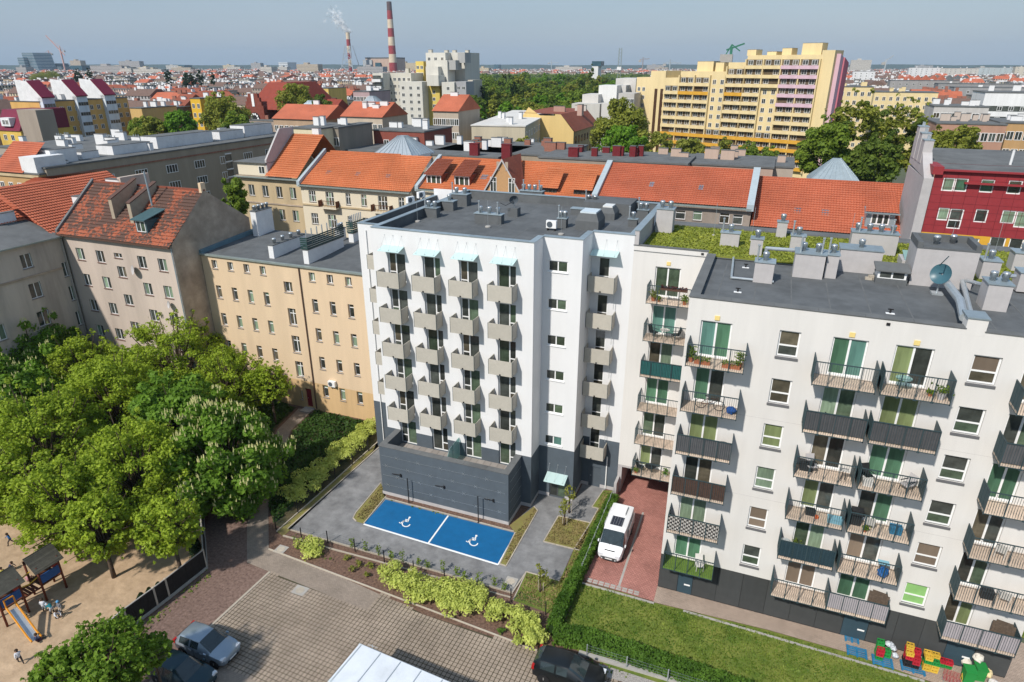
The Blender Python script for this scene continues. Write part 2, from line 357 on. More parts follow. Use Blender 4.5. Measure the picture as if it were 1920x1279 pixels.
def strip(name, a, b, wd, m, z, h=None):
    d = Vector((b[0] - a[0], b[1] - a[1])); n = Vector((-d.y, d.x)).normalized() * wd / 2
    q = [(a[0] + n.x, a[1] + n.y), (b[0] + n.x, b[1] + n.y), (b[0] - n.x, b[1] - n.y), (a[0] - n.x, a[1] - n.y)]
    if h is None: return areauv(name, q, m, z)
    o = MB().prism(q, z, z + h).build(name, m); put(o, 0, 0); o['kind'] = 'structure'; return o
strip('bay_line', sk[3], sk[2], 0.16, m_line, 0.016); strip('bay_line', sk[1], sk[2], 0.12, m_line, 0.020)
strip('bay_line', lerp(sk[0], sk[1], .5), lerp(sk[3], sk[2], .5), 0.13, m_line, 0.024)
def wheelchair(c):
    """painted access symbol, built from flat strips; drawn upright for someone facing the building"""
    mb = MB(); s = 0.62
    def P(x, y): return (c[0] + (x - y * .22) * s, c[1] + y * s * 1.05 , 0)
    def disc(x, y, r, k=16): mb.poly([P(x + r * math.cos(2 * math.pi * i / k), y + r * math.sin(2 * math.pi * i / k)) for i in range(k)])
    def bar(x0, y0, x1, y1, wd):
        d = Vector((x1 - x0, y1 - y0)).normalized(); n = Vector((-d.y, d.x)) * wd / 2
        mb.poly([P(x0 + n.x, y0 + n.y), P(x0 - n.x, y0 - n.y), P(x1 - n.x, y1 - n.y), P(x1 + n.x, y1 + n.y)])
    disc(0.22, 0.92, 0.15)
    a0, a1, k = R(100), R(365), 22
    for i in range(k):
        t0, t1 = a0 + (a1 - a0) * i / k, a0 + (a1 - a0) * (i + 1) / k
        mb.poly([P(.15 + .62 * math.cos(t0), -.28 + .62 * math.sin(t0)), P(.15 + .62 * math.cos(t1), -.28 + .62 * math.sin(t1)), P(.15 + .47 * math.cos(t1), -.28 + .47 * math.sin(t1)), P(.15 + .47 * math.cos(t0), -.28 + .47 * math.sin(t0))])
    bar(0.18, 0.78, 0.24, 0.08, 0.17); bar(0.26, 0.12, -0.36, 0.06, 0.15); bar(0.2, 0.46, -0.24, 0.40, 0.11)
    bar(-0.34, 0.10, -0.60, -0.52, 0.15); bar(-0.58, -0.48, -0.86, -0.40, 0.14)
    o = mb.build('access_symbol', m_line); put(o, 0, 0, 0.028); o['kind'] = 'structure'; return o
wheelchair(Z(761, 979)); wheelchair(Z(887, 1014))
# planted islands round the drive, each with its row of edging stones
def island(name, pts, m, edge, z=0.03):
    q = [Z(*p) for p in pts]; o = MB().prism(q, -0.02, z).build(name, m); put(o, 0, 0); o['kind'] = 'structure'
    for i in edge:
        a, b = q[i], q[(i + 1) % len(q)]; L = math.dist(a, b); n = max(1, round(L / 1.0))
        for k in range(n):
            p0, p1 = lerp(a, b, (k + .01) / n), lerp(a, b, (k + .99) / n); d = Vector((p1[0] - p0[0], p1[1] - p0[1])); c = lerp(p0, p1, .5)
            MB().box(-d.length / 2, -.04, 0, d.length / 2, .04, z + .035).build('edging_stone', m_kerb, o, loc=(*c, 0), rot=math.atan2(d.y, d.x))
    return o
island('planting_island', [(662, 972), (667, 962), (714, 906), (724, 931), (682, 982), (668, 978)], m_dry, [5, 0, 1, 3])
island('planting_island', [(716, 922), (954, 984), (964, 997), (722, 934)], m_soil, [2])
island('planting_island', [(1001, 950), (1008, 958), (949, 1062), (937, 1058), (966, 999), (955, 986)], m_dry, [0, 1, 2, 3])
island('planting_island', [(1047, 968), (1107, 981), (1088, 1033), (1019, 1016)], m_dry, [0, 2, 3])
island('planting_island', [(987, 1073), (1049, 1090), (1062, 1062), (1070, 1092), (1034, 1152), (962, 1126)], m_lawn, [0, 5])
island('planting_island', [(1131, 920), (1150, 921), (1128, 960), (1090, 1050), (1052, 1092), (1076, 1031), (1107, 981), (1122, 954), (1110, 951)], m_lawn, [5, 6, 7, 8])
for a, b in (((540, 992), (712, 838)), ((519, 997), (712, 826)), ((531, 1005), (958, 1121)), ((545, 994), (960, 1112)), ((504, 1030), (1008, 1221)), ((960, 1113), (987, 1073))):
    A, B = Z(*a), Z(*b); strip('kerb', A, B, 0.09, m_kerb, -0.02, 0.10)
A, B = Z(393, 1177), Z(506, 1073); strip('kerb', A, B, 0.16, m_kerb, -0.02, 0.09)
# right-hand side: brick drive, building apron, lawn
areauv('brick_drive', [(-8.62, 36.05), (-3.52, 35.86), (-3.52, 62), (-8.62, 62)], m_redpav, 0.0)
strip('drain_channel', (-6.05, 36.2), (-6.05, 45.3), 0.16, m_conc, 0.004)
mb = MB()
for k in range(9):
    for j in range(2): mb.box(-8.3 + k * .42, 35.98 + j * .22, 0, -8.3 + k * .42 + .34, 36.13 + j * .22, .03)
o = mb.build('grass_grid_kerb', m_conc); put(o, 0, 0, 0.002); o['kind'] = 'structure'
area('sidewalk', [(1225, 1129), (1233, 1098), (1560, 1185), (1800, 1250), (1908, 1202), (1990, 1230), (1990, 1330), (1760, 1283), (1733, 1274), (1589, 1223), (1440, 1181), (1280, 1142)], m_sidew, 0.004)
area('lawn', [(1034, 1195), (1060, 1165), (1091, 1092), (1174, 1113), (1225, 1130), (1280, 1143), (1440, 1182), (1589, 1224), (1733, 1275), (1770, 1290), (1800, 1420), (1300, 1330)], m_lawn, 0.012)
area('lawn', [(1905, 1190), (1925, 1100), (2150, 1120), (2150, 1330), (1990, 1330), (1990, 1230)], m_lawn, 0.012)
A, B = Z(1281, 1146), Z(1733, 1278); strip('kerb', A, B, 0.14, m_conc, -0.02, 0.09)
A, B = Z(1091, 1094), Z(1226, 1132); strip('kerb', A, B, 0.14, m_conc, -0.02, 0.09)
A, B = Z(1085, 1225), Z(1330, 1297); strip('kerb', A, B, 0.3, m_conc, -0.02, 0.16)
A, B = Z(1120, 1254), Z(1300, 1312); strip('gravel_strip', A, B, 0.75, mat('grey_gravel', (0.22, 0.205, 0.19), 0.95, 0.35, 14, c2=(0.36, 0.33, 0.30), bump=0.6, bscale=30), 0.034)

# parking pavers: real blocks with mossy joints; the largest in view are parts, the rest one mesh
def inside(p, poly):
    r = False; j = len(poly) - 1
    for i in range(len(poly)):
        if (poly[i][1] > p[1]) != (poly[j][1] > p[1]) and p[0] < (poly[j][0] - poly[i][0]) * (p[1] - poly[i][1]) / (poly[j][1] - poly[i][1]) + poly[i][0]: r = not r
        j = i
    return r
lotuv = [Z(*p) for p in LOT]; vis = []
A, B = Z(393, 1177), Z(506, 1073); dd = Vector((B[0] - A[0], B[1] - A[1])).normalized(); pa = math.atan2(dd.y, dd.x)
stand = [Z(*p) for p in [(322, 1240), (352, 1222), (512, 1292), (640, 1400), (150, 1400)]]
PS = 0.285; ca, sa = math.cos(pa), math.sin(pa)
for i in range(-70, 110):
    for j in range(-60, 150):
        x, y = A[0] + (i + .5) * PS * ca + (j + .5) * PS * sa, A[1] + (i + .5) * PS * sa - (j + .5) * PS * ca
        if inside((x, y), lotuv) and not inside((x, y), stand):
            q = W(x, y); dpt = q.y * cp + CAMH * sp; yy = 639.5 + FPX * (CAMH * cp - q.y * sp) / dpt; xx = 960 + FPX * q.x / dpt
            if -60 < xx < 1980 and yy < 1330: vis.append((dpt, x, y, xx, yy))
vis.sort(); pg = bpy.data.objects['parking_ground']
hs = PS / 2 - .024
pme = MB().prism([(-hs, -hs), (hs, -hs), (hs, hs), (-hs, hs)], 0.0, 0.03).mesh('paver', m_paver)
near = [t for t in vis if t[4] < 1279 and 0 < t[3] < 1920][:300]; nset = {(t[1], t[2]) for t in near}
for t in near:
    o = link('paver', pme, pg, (t[1], t[2], rnd.uniform(-.004, .004)), pa)
mb = MB()
for t in vis:
    if (t[1], t[2]) in nset: continue
    h = .03 + rnd.uniform(-.005, .004); c = (t[1], t[2])
    q = [(c[0] + hs * (sx * ca - sy * sa), c[1] + hs * (sx * sa + sy * ca)) for sx, sy in ((-1, -1), (1, -1), (1, 1), (-1, 1))]
    n = len(mb.v); mb.v += [(*p, 0) for p in q] + [(*p, h) for p in q]
    mb.f += [(n + 4, n + 5, n + 6, n + 7)] + [(n + a, n + (a + 1) % 4, n + 4 + (a + 1) % 4, n + 4 + a) for a in range(4)]
o = mb.build('paver_field', m_paver, pg); o['kind'] = 'stuff'
# oil stain and covers
for (px, py, wd, ht, z, nm) in ((563, 1108, 1.0, 0.8, 0.034, 'manhole_cover'), (527, 1031, .85, .85, 0.02, 'manhole_cover'), (958, 1091, .85, .85, 0.012, 'manhole_cover')):
    u, v = Z(px, py); t = thing(nm, {563: 'square concrete manhole frame set in the grid paving', 527: 'concrete inspection cover in the soil by the first bush', 958: 'pale square cover on the dark paving beside the lawn corner'}[px], 'manhole', u, v, z)
    MB().box(-wd / 2, -ht / 2, 0, wd / 2, ht / 2, .03).build('frame', m_conc, t); MB().lathe([(.3, .03), (.3, .045)], k=14).build('lid', m_kerb, t)
# ================================================================ rooftop kit (shared shapes, every unit its own thing)
COWL = MB().lathe([(.15, 0), (.15, .22), (.20, .22), (.20, .42), (.23, .44), (.16, .54), (.03, .57)], k=10)
def cowl_me(m): 
    k = 'cowl_' + m.name
    if k not in bpy.data.meshes: COWL.mesh(k, m, True)
    return bpy.data.meshes[k]
PIPE = None
def vent_stack(u, v, z, wd, dp, h, label, nc=2, npipe=0, bm=None, capm=None, cat='roof vent', group=None, rot=0.0, overh=.06, name='vent_stack'):
    """masonry or boarded duct block: base, cap plate, a steel cowl for each duct, thin pipes"""
    t = thing(name, label, cat, u, v, z, rot, group)
    MB().box(0, 0, -0.05, wd, dp, h).build('base', bm or m_membrane, t)
    MB().box(-overh, -overh, h, wd + overh, dp + overh, h + .06).build('cap', capm or m_zinc, t)
    for i in range(nc):
        link('cowl', cowl_me(m_steel), t, (wd * (i + .5) / nc, dp / 2, h + .06))
    for i in range(npipe):
        x = wd * (.15 if i == 0 else .85) if npipe > 1 else wd * .08
        MB().tube((x, dp * .2, h + .06), (x, dp * .2, h + 1.0), .06, 8).lathe([(.09, 1.0), (.09, 1.08)], (x, dp * .2, h), 8).build('pipe', m_galv, t)
    return t
def px_stack(pl, pr, z, dp, h, label, **k):
    a, b = Z(*pl, z), Z(*pr, z); return vent_stack(a[0], a[1], z, max(.4, b[0] - a[0]), dp, h, label, **k)
def roof_edge(parent, pts, closed, zt, wd, m_in, m_cop, zin, seg=1.7, inward=1):
    """parapet upstands and coping stones along a plan polyline (local coords), outside edge given"""
    n = len(pts); E_ = range(n if closed else n - 1)
    for i in E_:
        a, b = Vector(pts[i]), Vector(pts[(i + 1) % n]); d = (b - a); L = d.length; d.normalize(); nn = Vector((-d.y, d.x)) * inward
        ang = math.atan2(d.y, d.x); y0, y1 = (0.012, wd - .05) if inward > 0 else (-wd + .05, -.012)
        MB().box(0.01, y0, zin - .1, L - .01, y1, zt - .05).build('parapet', m_in, parent, loc=(a.x, a.y, 0), rot=ang)
        k = max(1, round(L / seg)); dz = 0.003 * (i % 3)
        for j in range(k):
            x0, x1 = L * j / k - (0.04 if j == 0 else -.006), L * (j + 1) / k + (.04 if j == k - 1 else -.006)
            c0, c1 = (-.05, wd) if inward > 0 else (-wd, .05)
            MB().box(x0, c0, zt - .05 + dz, x1, c1, zt + dz).build('coping', m_cop, parent, loc=(a.x, a.y, 0), rot=ang)

# ================================================================ new white apartment building
U0, V0 = -32.1, 42.62
wb = thing('apartment_building', 'new bright white apartment block with beige boxed balconies and dark grey ground floor', 'apartment building', U0, V0)
FL = [18.3 - 2.95 * i for i in range(6)]
def ly(v): return v - V0
def lx(u): return u - U0
COLS = [(-27.0, -25.45, 'doorA'), (-23.93, -22.45, 'doorB'), (-20.85, -19.35, 'doorA'), (-17.78, -16.3, 'doorB')]
BCOL = [(-27.4, -25.5), (-24.33, -22.45), (-21.22, -19.35), (-18.1, -16.22)]
holes = []
for a, b, s in COLS:
    for f in FL[:5]: holes.append((a + 28.3, f + .04, b + 28.3, f + 2.33))
    holes.append((a + 28.3, 4.85, b + 28.3, FL[5] + 2.33))
wall(wb, (lx(-28.3), 0, 0), 0, 13.35, 22.5, holes, m_white, reveal=.22, z0=4.85)
wall(wb, (lx(-28.3), 0, 0), 0, 13.35, 4.85, [(a + 28.3, 3.58, b + 28.3, 4.85) for a, b, s in COLS], m_dark, name='ground_floor_wall', reveal=.22)
for ci, (a, b, s) in enumerate(COLS):
    for f in FL:
        pm = rnd.choice([[m_gl, m_gl, m_gl3], [m_gl, m_gl2, m_gl], [m_gl3, m_gl, m_gl]])
        z0 = f + .04 if f != FL[5] else 3.58
        window(wb, (lx(a), 0, z0), 0, b - a, f + 2.33 - z0, s, m_frame, pm, None, depth=.2, name='balcony_door', fb=.08)
# stair recess and right-hand bay
wall(wb, (lx(-14.95), 0, 0), R(90), 2.03, 22.5, [], m_white, z0=4.85, name='side_wall'); wall(wb, (lx(-14.95), 0, 0), R(90), 2.03, 4.85, [], m_dark, name='ground_floor_wall')
sw = [(.42, 19.93 - 2.964 * k, 1.92, 20.77 - 2.964 * k) for k in range(6)]
wall(wb, (lx(-14.95), ly(44.65), 0), 0, 3.0, 22.5, sw, m_white, z0=4.85, name='stair_wall')
for k in range(6): window(wb, (lx(-14.95) + .42, ly(44.65), 19.93 - 2.964 * k), 0, 1.5, .84, '2v', m_frame, [m_gl, m_gl3] if k < 5 else [m_gl, m_bl_t], m_frame, depth=.1, fb=.07)
wall(wb, (lx(-14.95), ly(44.65), 0), 0, 3.0, 4.85, [(.95, 0.05, 2.36, 2.15)], m_dark, name='ground_floor_wall')
d = window(wb, (lx(-14.0), ly(44.65), .05), 0, 1.41, 2.1, '2v', m_frame_d, [m_gl, m_gl3], None, depth=.12, name='entrance_door', fb=.07)
wall(wb, (lx(-11.95), ly(44.65), 0), R(90), 2.75, 22.5, [], m_white, z0=4.85, name='side_wall'); wall(wb, (lx(-11.95), ly(44.65), 0), R(90), 2.75, 4.85, [], m_dark, name='ground_floor_wall')
rh = [(.55, f + .04, 1.42, f + 2.3) for f in FL]
wall(wb, (lx(-11.95), ly(47.4), 0), 0, 3.15, 22.5, [h for h in rh[:5]] + [(.55, 4.85, 1.42, rh[5][3])], m_white, z0=4.85, name='bay_wall')
wall(wb, (lx(-11.95), ly(47.4), 0), 0, 3.15, 4.85, [(.55, rh[5][1], 1.42, 4.85), (.63, 0.02, 1.70, 1.98)], m_dark, name='ground_floor_wall')
for h in rh: window(wb, (lx(-11.95) + h[0], ly(47.4), h[1]), 0, .87, h[3] - h[1], 'doorC', m_frame, rnd.choice([[m_gl, m_gl], [m_gl2, m_gl]]), None, depth=.1, name='balcony_door', fb=.07)
dr = MB().box(.0, .1, 0, 1.07, .15, 1.96).build('service_door', m_clad, wb, loc=(lx(-11.32), ly(47.4), .02)); MB().tube((.12, .06, 1.0), (.25, .06, 1.0), .015).build('handle', m_steel, dr)
# left wing, set back
wall(wb, (0, ly(46.4), 0), 0, 3.8, 21.7, [(1.6, f + .04, 3.1, f + 2.33) for f in FL[:5]], m_white, z0=4.85, name='wing_wall'); wall(wb, (0, ly(46.4), 0), 0, 3.8, 4.85, [(2.3, .6, 3.8, 3.6)], m_dark, name='ground_floor_wall')
for f in FL[:5]: window(wb, (1.6, ly(46.4), f + .04), 0, 1.5, 2.29, 'doorA', m_frame, [m_gl, m_gl, m_gl3], None, depth=.1, name='balcony_door', fb=.07)
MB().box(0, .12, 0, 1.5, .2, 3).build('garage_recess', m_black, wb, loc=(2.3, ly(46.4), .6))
MB().poly([(0, 0, 0), (0, 14, 0), (0, 14, 21.7), (0, 0, 21.7)]).build('side_wall', m_white, wb, loc=(0, ly(46.4), 0))
MB().poly([(0, 0, 0), (23.3, 0, 0), (23.3, 0, 22.4), (0, 0, 22.4)]).build('rear_wall', m_white, wb, loc=(0, ly(60.3), 0))
MB().poly([(0, 0, 0), (0, 12.9, 0), (0, 12.9, 22.5), (0, 0, 22.5)]).build('side_wall', m_white, wb, loc=(lx(-8.8), ly(47.4), 0))
MB().poly([(0, 0, 0), (0, 17.6, 0), (0, 17.6, 22.5), (0, 0, 22.5)]).build('side_wall', m_white, wb, loc=(lx(-28.3), 0, 0))
# roof
PLAN = [(-28.3, 42.62), (-14.95, 42.62), (-14.95, 44.65), (-11.95, 44.65), (-11.95, 47.4), (-8.8, 47.4), (-8.8, 60.3), (-28.3, 60.3)]
pl = [(lx(a), ly(b)) for a, b in PLAN]
MB().poly([(x, y, 21.75) for x, y in pl]).build('roof', m_membrane, wb)
roof_edge(wb, pl, True, 22.55, .42, m_membrane, m_zinc, 21.75)
MB().poly([(0, ly(46.4), 21.2), (3.8, ly(46.4), 21.2), (3.8, ly(60.3), 21.2), (0, ly(60.3), 21.2)]).build('roof', m_membrane, wb)
roof_edge(wb, [(0, ly(60.3)), (0, ly(46.4)), (3.78, ly(46.4))], False, 21.76, .38, m_membrane, m_zinc, 21.2)
rr = rnd
for k in range(8):     # welded membrane seams on the roof
    MB().box(0, 0, 0, .07, 16.9, .008).build('membrane_seam', m_membrane2, wb, loc=(lx(-27 + k * 2.25), ly(43.05 if k < 5 else 48.0), 21.75)) if k < 5 else MB().box(0, 0, 0, .07, 12.2, .008).build('membrane_seam', m_membrane2, wb, loc=(lx(-27 + k * 2.25), ly(47.9), 21.75))
# annexe with terrace
ax0, ax1 = lx(-27.4), lx(-15.8); ay = ly(39.74)
wall(wb, (ax0, ay, 0), 0, 11.6, 4.78, [], m_dark, name='annexe_wall', z0=.32); wall(wb, (ax1, ay, 0), R(90), 2.88, 4.78, [], m_dark, name='annexe_wall', z0=.32)
MB().poly([(ax0, ay, 0), (ax0, 0, 0), (ax0, 0, 4.78), (ax0, ay, 4.78)]).build('annexe_wall', m_dark, wb)
MB().box(ax0 + .01, ay + .01, 3.3, ax1 - .01, 0.0, 3.54).build('terrace_slab', m_conc, wb)
roof_edge(wb, [(ax0, -.01), (ax0, ay), (ax1, ay), (ax1, -.01)], False, 4.85, .5, m_dark, m_membrane2, 3.5, seg=1.9)
sl_me = MB().prism([(-.29, -.29), (.29, -.29), (.29, .29), (-.29, .29)], 0, .03).mesh('paving_slab', mat('terrace_slab', (0.30, 0.27, 0.245), 0.9, 0.1, 2, rand=0.12, stain=.15))
for i in range(17):
    for j in range(4): link('paving_slab', sl_me, wb, (ax0 + .85 + i * .605, ay + .82 + j * .605 - .03, 3.545))
gs = MB().box(-.012, 0, 0, .012, 1.25, 1.75).build('glass_screen', m_screen, wb, loc=(lx(-21.35), -1.3, 3.58)); MB().prof([(0, 0), (1.2, 0), (1.2, 1.7), (.75, 1.7), (0, .95)], -.012, .012).build('glass_pane', m_screen, gs, loc=(0, -1.24, 0)); MB().box(-.025, -.03, 0, .025, .0, 1.78).build('post', m_rail, gs)
# base course
for (x, y, L, r) in ((ax0, ay, 11.6, 0), (ax1, ay, 2.88, R(90)), (lx(-15.8), 0, .85, 0), (lx(-14.95), 0, 2.03, R(90)), (lx(-14.95), ly(44.65), .95, 0), (lx(-12.59), ly(44.65), .64, 0), (lx(-11.95), ly(44.65), 2.75, R(90)), (lx(-11.95), ly(47.4), .63, 0), (lx(-10.25), ly(47.4), 1.45, 0)):
    MB().box(-.015, -.03, 0, L + .015, .02, .32).build('base_course', m_stucco, wb, loc=(x, y, 0), rot=r)
# boxed balconies
def wb_balcony(u, v, f, wd, col_i):
    b = MB().box(0, -1.05, -.14, wd, 0, 0).build('balcony', m_panel_d, wb, loc=(lx(u), ly(v), f))
    MB().box(-.02, -1.09, -.15, wd + .02, -1.052, 1.09).build('front_panel', m_panel, b)
    MB().box(-.03, -1.05, -.15, .012, -.02, 1.085).build('side_panel', m_panel, b); MB().box(wd - .012, -1.05, -.15, wd + .03, -.02, 1.085).build('side_panel', m_panel, b)
    MB().box(wd * .46, -1.13, -.14, wd * .46 + .11, -1.092, -.03).build('drain_outlet', m_black, b)
    MB().box(-.035, -1.098, -.15, -.004, -1.05, 1.1).box(wd + .004, -1.098, -.15, wd + .035, -1.05, 1.1).build('corner_post', m_rail, b)
    return b
for (a, b) in BCOL:
    for f in FL[:5]: wb_balcony(a, 42.62, f, b - a, 0)
for f in FL: wb_balcony(-11.9, 47.4, f, 2.0, 1)
for f in FL[:5]: wb_balcony(-30.7, 46.4, f, 1.9, 2)
m_gut2 = mat('rod_steel', (0.30, 0.32, 0.33), .5, .05)
# glass canopies on rods
def canopy(u, v, z, wd, dp, drop, rod):
    c = MB().prof([(0, 0), (-dp, -drop), (-dp, -drop + .025), (0, .025)], 0, wd).build('canopy', m_canopy, wb, loc=(lx(u), ly(v), z))
    mb = MB()
    for t in (.1, .5, .9): mb.tube((wd * t, 0, rod), (wd * t, -dp * .85, -drop * .85 + .03), .007, 5)
    mb.build('tie_rod', m_gut2, c)
    mb = MB()
    for t in (.1, .5, .9): mb.box(wd * t - .03, -.02, rod - .03, wd * t + .03, 0.0, rod + .03); mb.tube((wd * t, -dp * .85, -drop * .85 + .03), (wd * t, -dp * .85, -drop * .85 + .06), .035, 8)
    mb.build('fixing', m_galv, c)
for a, b in ((-27.3, -25.45), (-24.2, -22.36), (-21.1, -19.25), (-18.0, -16.2)): canopy(a, 42.62, 21.2, b - a, .95, .24, .82)
canopy(-11.9, 47.4, 21.17, 2.05, .95, .24, .8); canopy(-14.2, 44.65, 2.42, 1.8, 1.05, .33, .85)
# wires and brackets on the annexe wall, pipes, lamps
mb = MB()
for k in range(4): mb.tube((.2, -.05, 1.1 + k * .95), (11.4, -.05, 1.1 + k * .95), .008, 4)
for k in range(4):
    for j in range(6):
        x = .6 + j * 2.05 + (1.0 if k % 2 else 0)
        if x < 11.4:
            for s1 in (-1, 1): mb.tube((x - .14, -.03, 1.1 + k * .95 - .14 * s1), (x + .14, -.03, 1.1 + k * .95 + .14 * s1), .012, 4)
mb.build('trellis_wire', m_galv, wb, loc=(ax0, ay, 0))
mb = MB()
for k in range(4): mb.tube((.2, -.05, 1.1 + k * .95), (2.7, -.05, 1.1 + k * .95), .008, 4)
mb.build('trellis_wire', m_galv, wb, loc=(ax1, ay, 0), rot=R(90))
for px, py in ((745, 889), (826, 911), (918, 936)):
    u, z = FV(px, py, 39.74); mb = MB().tube((-.45, -.12, 0), (.35, -.12, .06), .035, 6).tube((.35, 0, 0.06), (.35, -.14, .06), .05, 6).box(.28, -.1, -.16, .42, 0, .1); mb.build('wall_lamp', m_black, wb, loc=(lx(u), ay, z))
MB().path([(0, -.08, .3), (0, -.08, 21.2)], .05, 8).build('downpipe', m_frame, wb, loc=(lx(-31.3), ly(46.4), 0))
MB().path([(0, -.08, .1), (0, -.08, 3.3)], .055, 8).build('downpipe', m_frame, wb, loc=(lx(-9.75), ly(47.4), 0))
mb = MB()
for k in range(5): mb.tube((0, -.3, FL[k] + .1 - 2.95 + 1.2), (0, -.3, FL[k] - .1), .02, 5)
mb.build('downpipe', m_galv, wb, loc=(lx(-10.0), ly(47.4), 0))

# rooftop units of the white building
g1 = 'roof vents on the white apartment block'; zr = 21.75
px_stack((795, 407), (819, 409), zr, .7, .8, 'dark two-cowl vent block beside the inner left parapet of the white block', nc=2, npipe=1)
px_stack((829, 394), (847, 397), zr, .9, .8, 'dark single-cowl vent block between two larger ones by the left parapet', nc=1)
px_stack((845, 385), (874, 388), zr, 1.0, 1.05, 'tall dark vent block with two cowls near the rear left corner of the white block', nc=2, npipe=1)
px_stack((890, 417), (944, 419), zr, .7, .75, 'wide dark vent block with three cowls and two pipes in mid roof', nc=3, npipe=2)
px_stack((974, 375), (1018, 377), zr, .8, .9, 'dark vent block with four cowls against the rear parapet of the white block', nc=4, npipe=2)
px_stack((1045, 427), (1060, 429), zr, .6, .75, 'small dark vent block with two cowls behind the white air conditioner', nc=2, npipe=1)
px_stack((1070, 402), (1092, 404), zr, .7, .5, 'low dark vent block with zinc plate beside the skylights', nc=0)
px_stack((1095, 393), (1118, 396), zr, .7, .7, 'dark vent block with two cowls behind the flat skylight', nc=2, npipe=1)
px_stack((1177, 425), (1192, 428), zr, .5, .6, 'narrow dark vent block with one cowl by the right parapet step', nc=1, npipe=1)
px_stack((1194, 409), (1213, 412), zr, .6, .7, 'dark vent block with two cowls near the rear right parapet', nc=2, npipe=1)
a, b = Z(952, 406, zr), Z(973, 406, zr); t = thing('satellite_dish', 'mesh satellite dish on a dark plinth in the middle of the roof', 'satellite dish', a[0], a[1], zr)
MB().box(0, 0, -.05, .9, .8, .75).build('plinth', m_membrane, t); MB().tube((.45, .4, .75), (.45, .4, 1.5), .05, 8).build('mast', m_galv, t)
dm = MB().lathe([(.03, 0), (.2, .03), (.32, .08), (.4, .14)], k=16, cap=False); ob = dm.build('reflector', m_clad, t, True, loc=(.45, .25, 1.5)); ob.rotation_euler = (R(105), 0, R(30)); MB().path([(.45, .2, 1.3), (.0, -.5, 1.05), (-.4, -.75, 1.3)], .025, 6).build('feed_arm', m_black, t)
def skylight(pl_, pr_, dp, h, label, topm):
    a, b = Z(*pl_, zr), Z(*pr_, zr); wd = b[0] - a[0]; t = thing('roof_skylight', label, 'skylight', a[0], a[1], zr)
    mb = MB(); i = .25; n = [(0, 0, -.05), (wd, 0, -.05), (wd, dp, -.05), (0, dp, -.05), (0, 0, h * .55), (wd, 0, h * .55), (wd, dp, h * .55), (0, dp, h * .55), (i, i, h), (wd - i, i, h), (wd - i, dp - i, h), (i, dp - i, h)]
    mb.v = n; mb.f = [(0, 1, 5, 4), (1, 2, 6, 5), (2, 3, 7, 6), (3, 0, 4, 7), (4, 5, 9, 8), (5, 6, 10, 9), (6, 7, 11, 10), (7, 4, 8, 11), (8, 9, 10, 11)]; mb.build('upstand', m_membrane, t)
    MB().box(i + .05, i + .05, h, wd - i - .05, dp - i - .05, h + .12).build('dome', topm, t); return t
sky_m = mat('skylight_dome', (0.55, 0.62, 0.66), 0.3, 0.04); sky_w = mat('skylight_white', (0.66, 0.66, 0.64), 0.4, 0.04)
skylight((1078, 430), (1121, 434), 2.2, 1.3, 'large dark tapered skylight with bluish dome near the front recess', sky_m)
skylight((1121, 411), (1150, 415), 1.8, 1.0, 'dark skylight with white dome in front of the long roof box', sky_w)
a = Z(1150, 402, zr); solo('duct_box', MB().box(-2.6, 0, -.05, 1.7, 3.2, .95), m_membrane, a[0] - .2, a[1], zr, 'long low dark duct box between the skylights and the rear parapet', 'duct')
def ac_unit(u, v, z, label, rot=0.0, h=.2):
    t = thing('air_conditioner', label, 'air conditioner', u, v, z, rot)
    MB().box(-.42, -.16, h, .42, .16, h + .6).build('casing', m_frame, t); MB().lathe([(.24, 0), (.24, .02), (.05, .03)], k=14).build('fan_grille', m_clad, t, loc=(-.12, -.165, h + .3)).rotation_euler = (R(90), 0, 0)
    for x in (-.3, .3): MB().box(x - .04, -.18, 0, x + .04, .18, h).build('foot', m_black, t)
    return t
u, v = Z(1034, 432, zr); ac_unit(u, v, zr, 'white air conditioning unit on rubber feet near the front of the roof')
for k, (px, py) in enumerate(((770, 390), (790, 380))):
    u, v = Z(px, py, 21.2); ac_unit(u, v, 21.2, ['white air conditioner on the lower left roof strip, front one', 'white air conditioner on the lower left roof strip, beside the galvanised flue'][k], R(70), .5)
for k, (px, py) in enumerate(((783, 416), (915, 426), (1052, 440))):
    u, v = Z(px, py, zr); t = thing('lightning_rod', ['thin lightning rod on concrete foot by the left parapet', 'thin lightning rod on concrete foot in front of the wide vent block', 'thin lightning rod on concrete foot at the recessed roof edge'][k], 'lightning rod', u, v, zr)
    MB().lathe([(.24, 0), (.24, .08), (.18, .12)], k=12).build('foot', m_conc, t); MB().tube((0, 0, .1), (0, 0, 2.2), .012, 5).build('rod', m_galv, t)
# two slim posts in the bed before the annexe
for k, (px, py) in enumerate(((767, 945), (897, 980))):
    u, v = Z(px, py); solo('slim_post', MB().tube((0, 0, 0), (0, 0, 2.55), .045, 8).box(-.08, -.08, 0, .08, .08, .03), m_black, u, v, 0.0, ['tall black post in the mulch bed behind the left parking bay', 'tall black post in the mulch bed behind the right parking bay'][k], 'post')
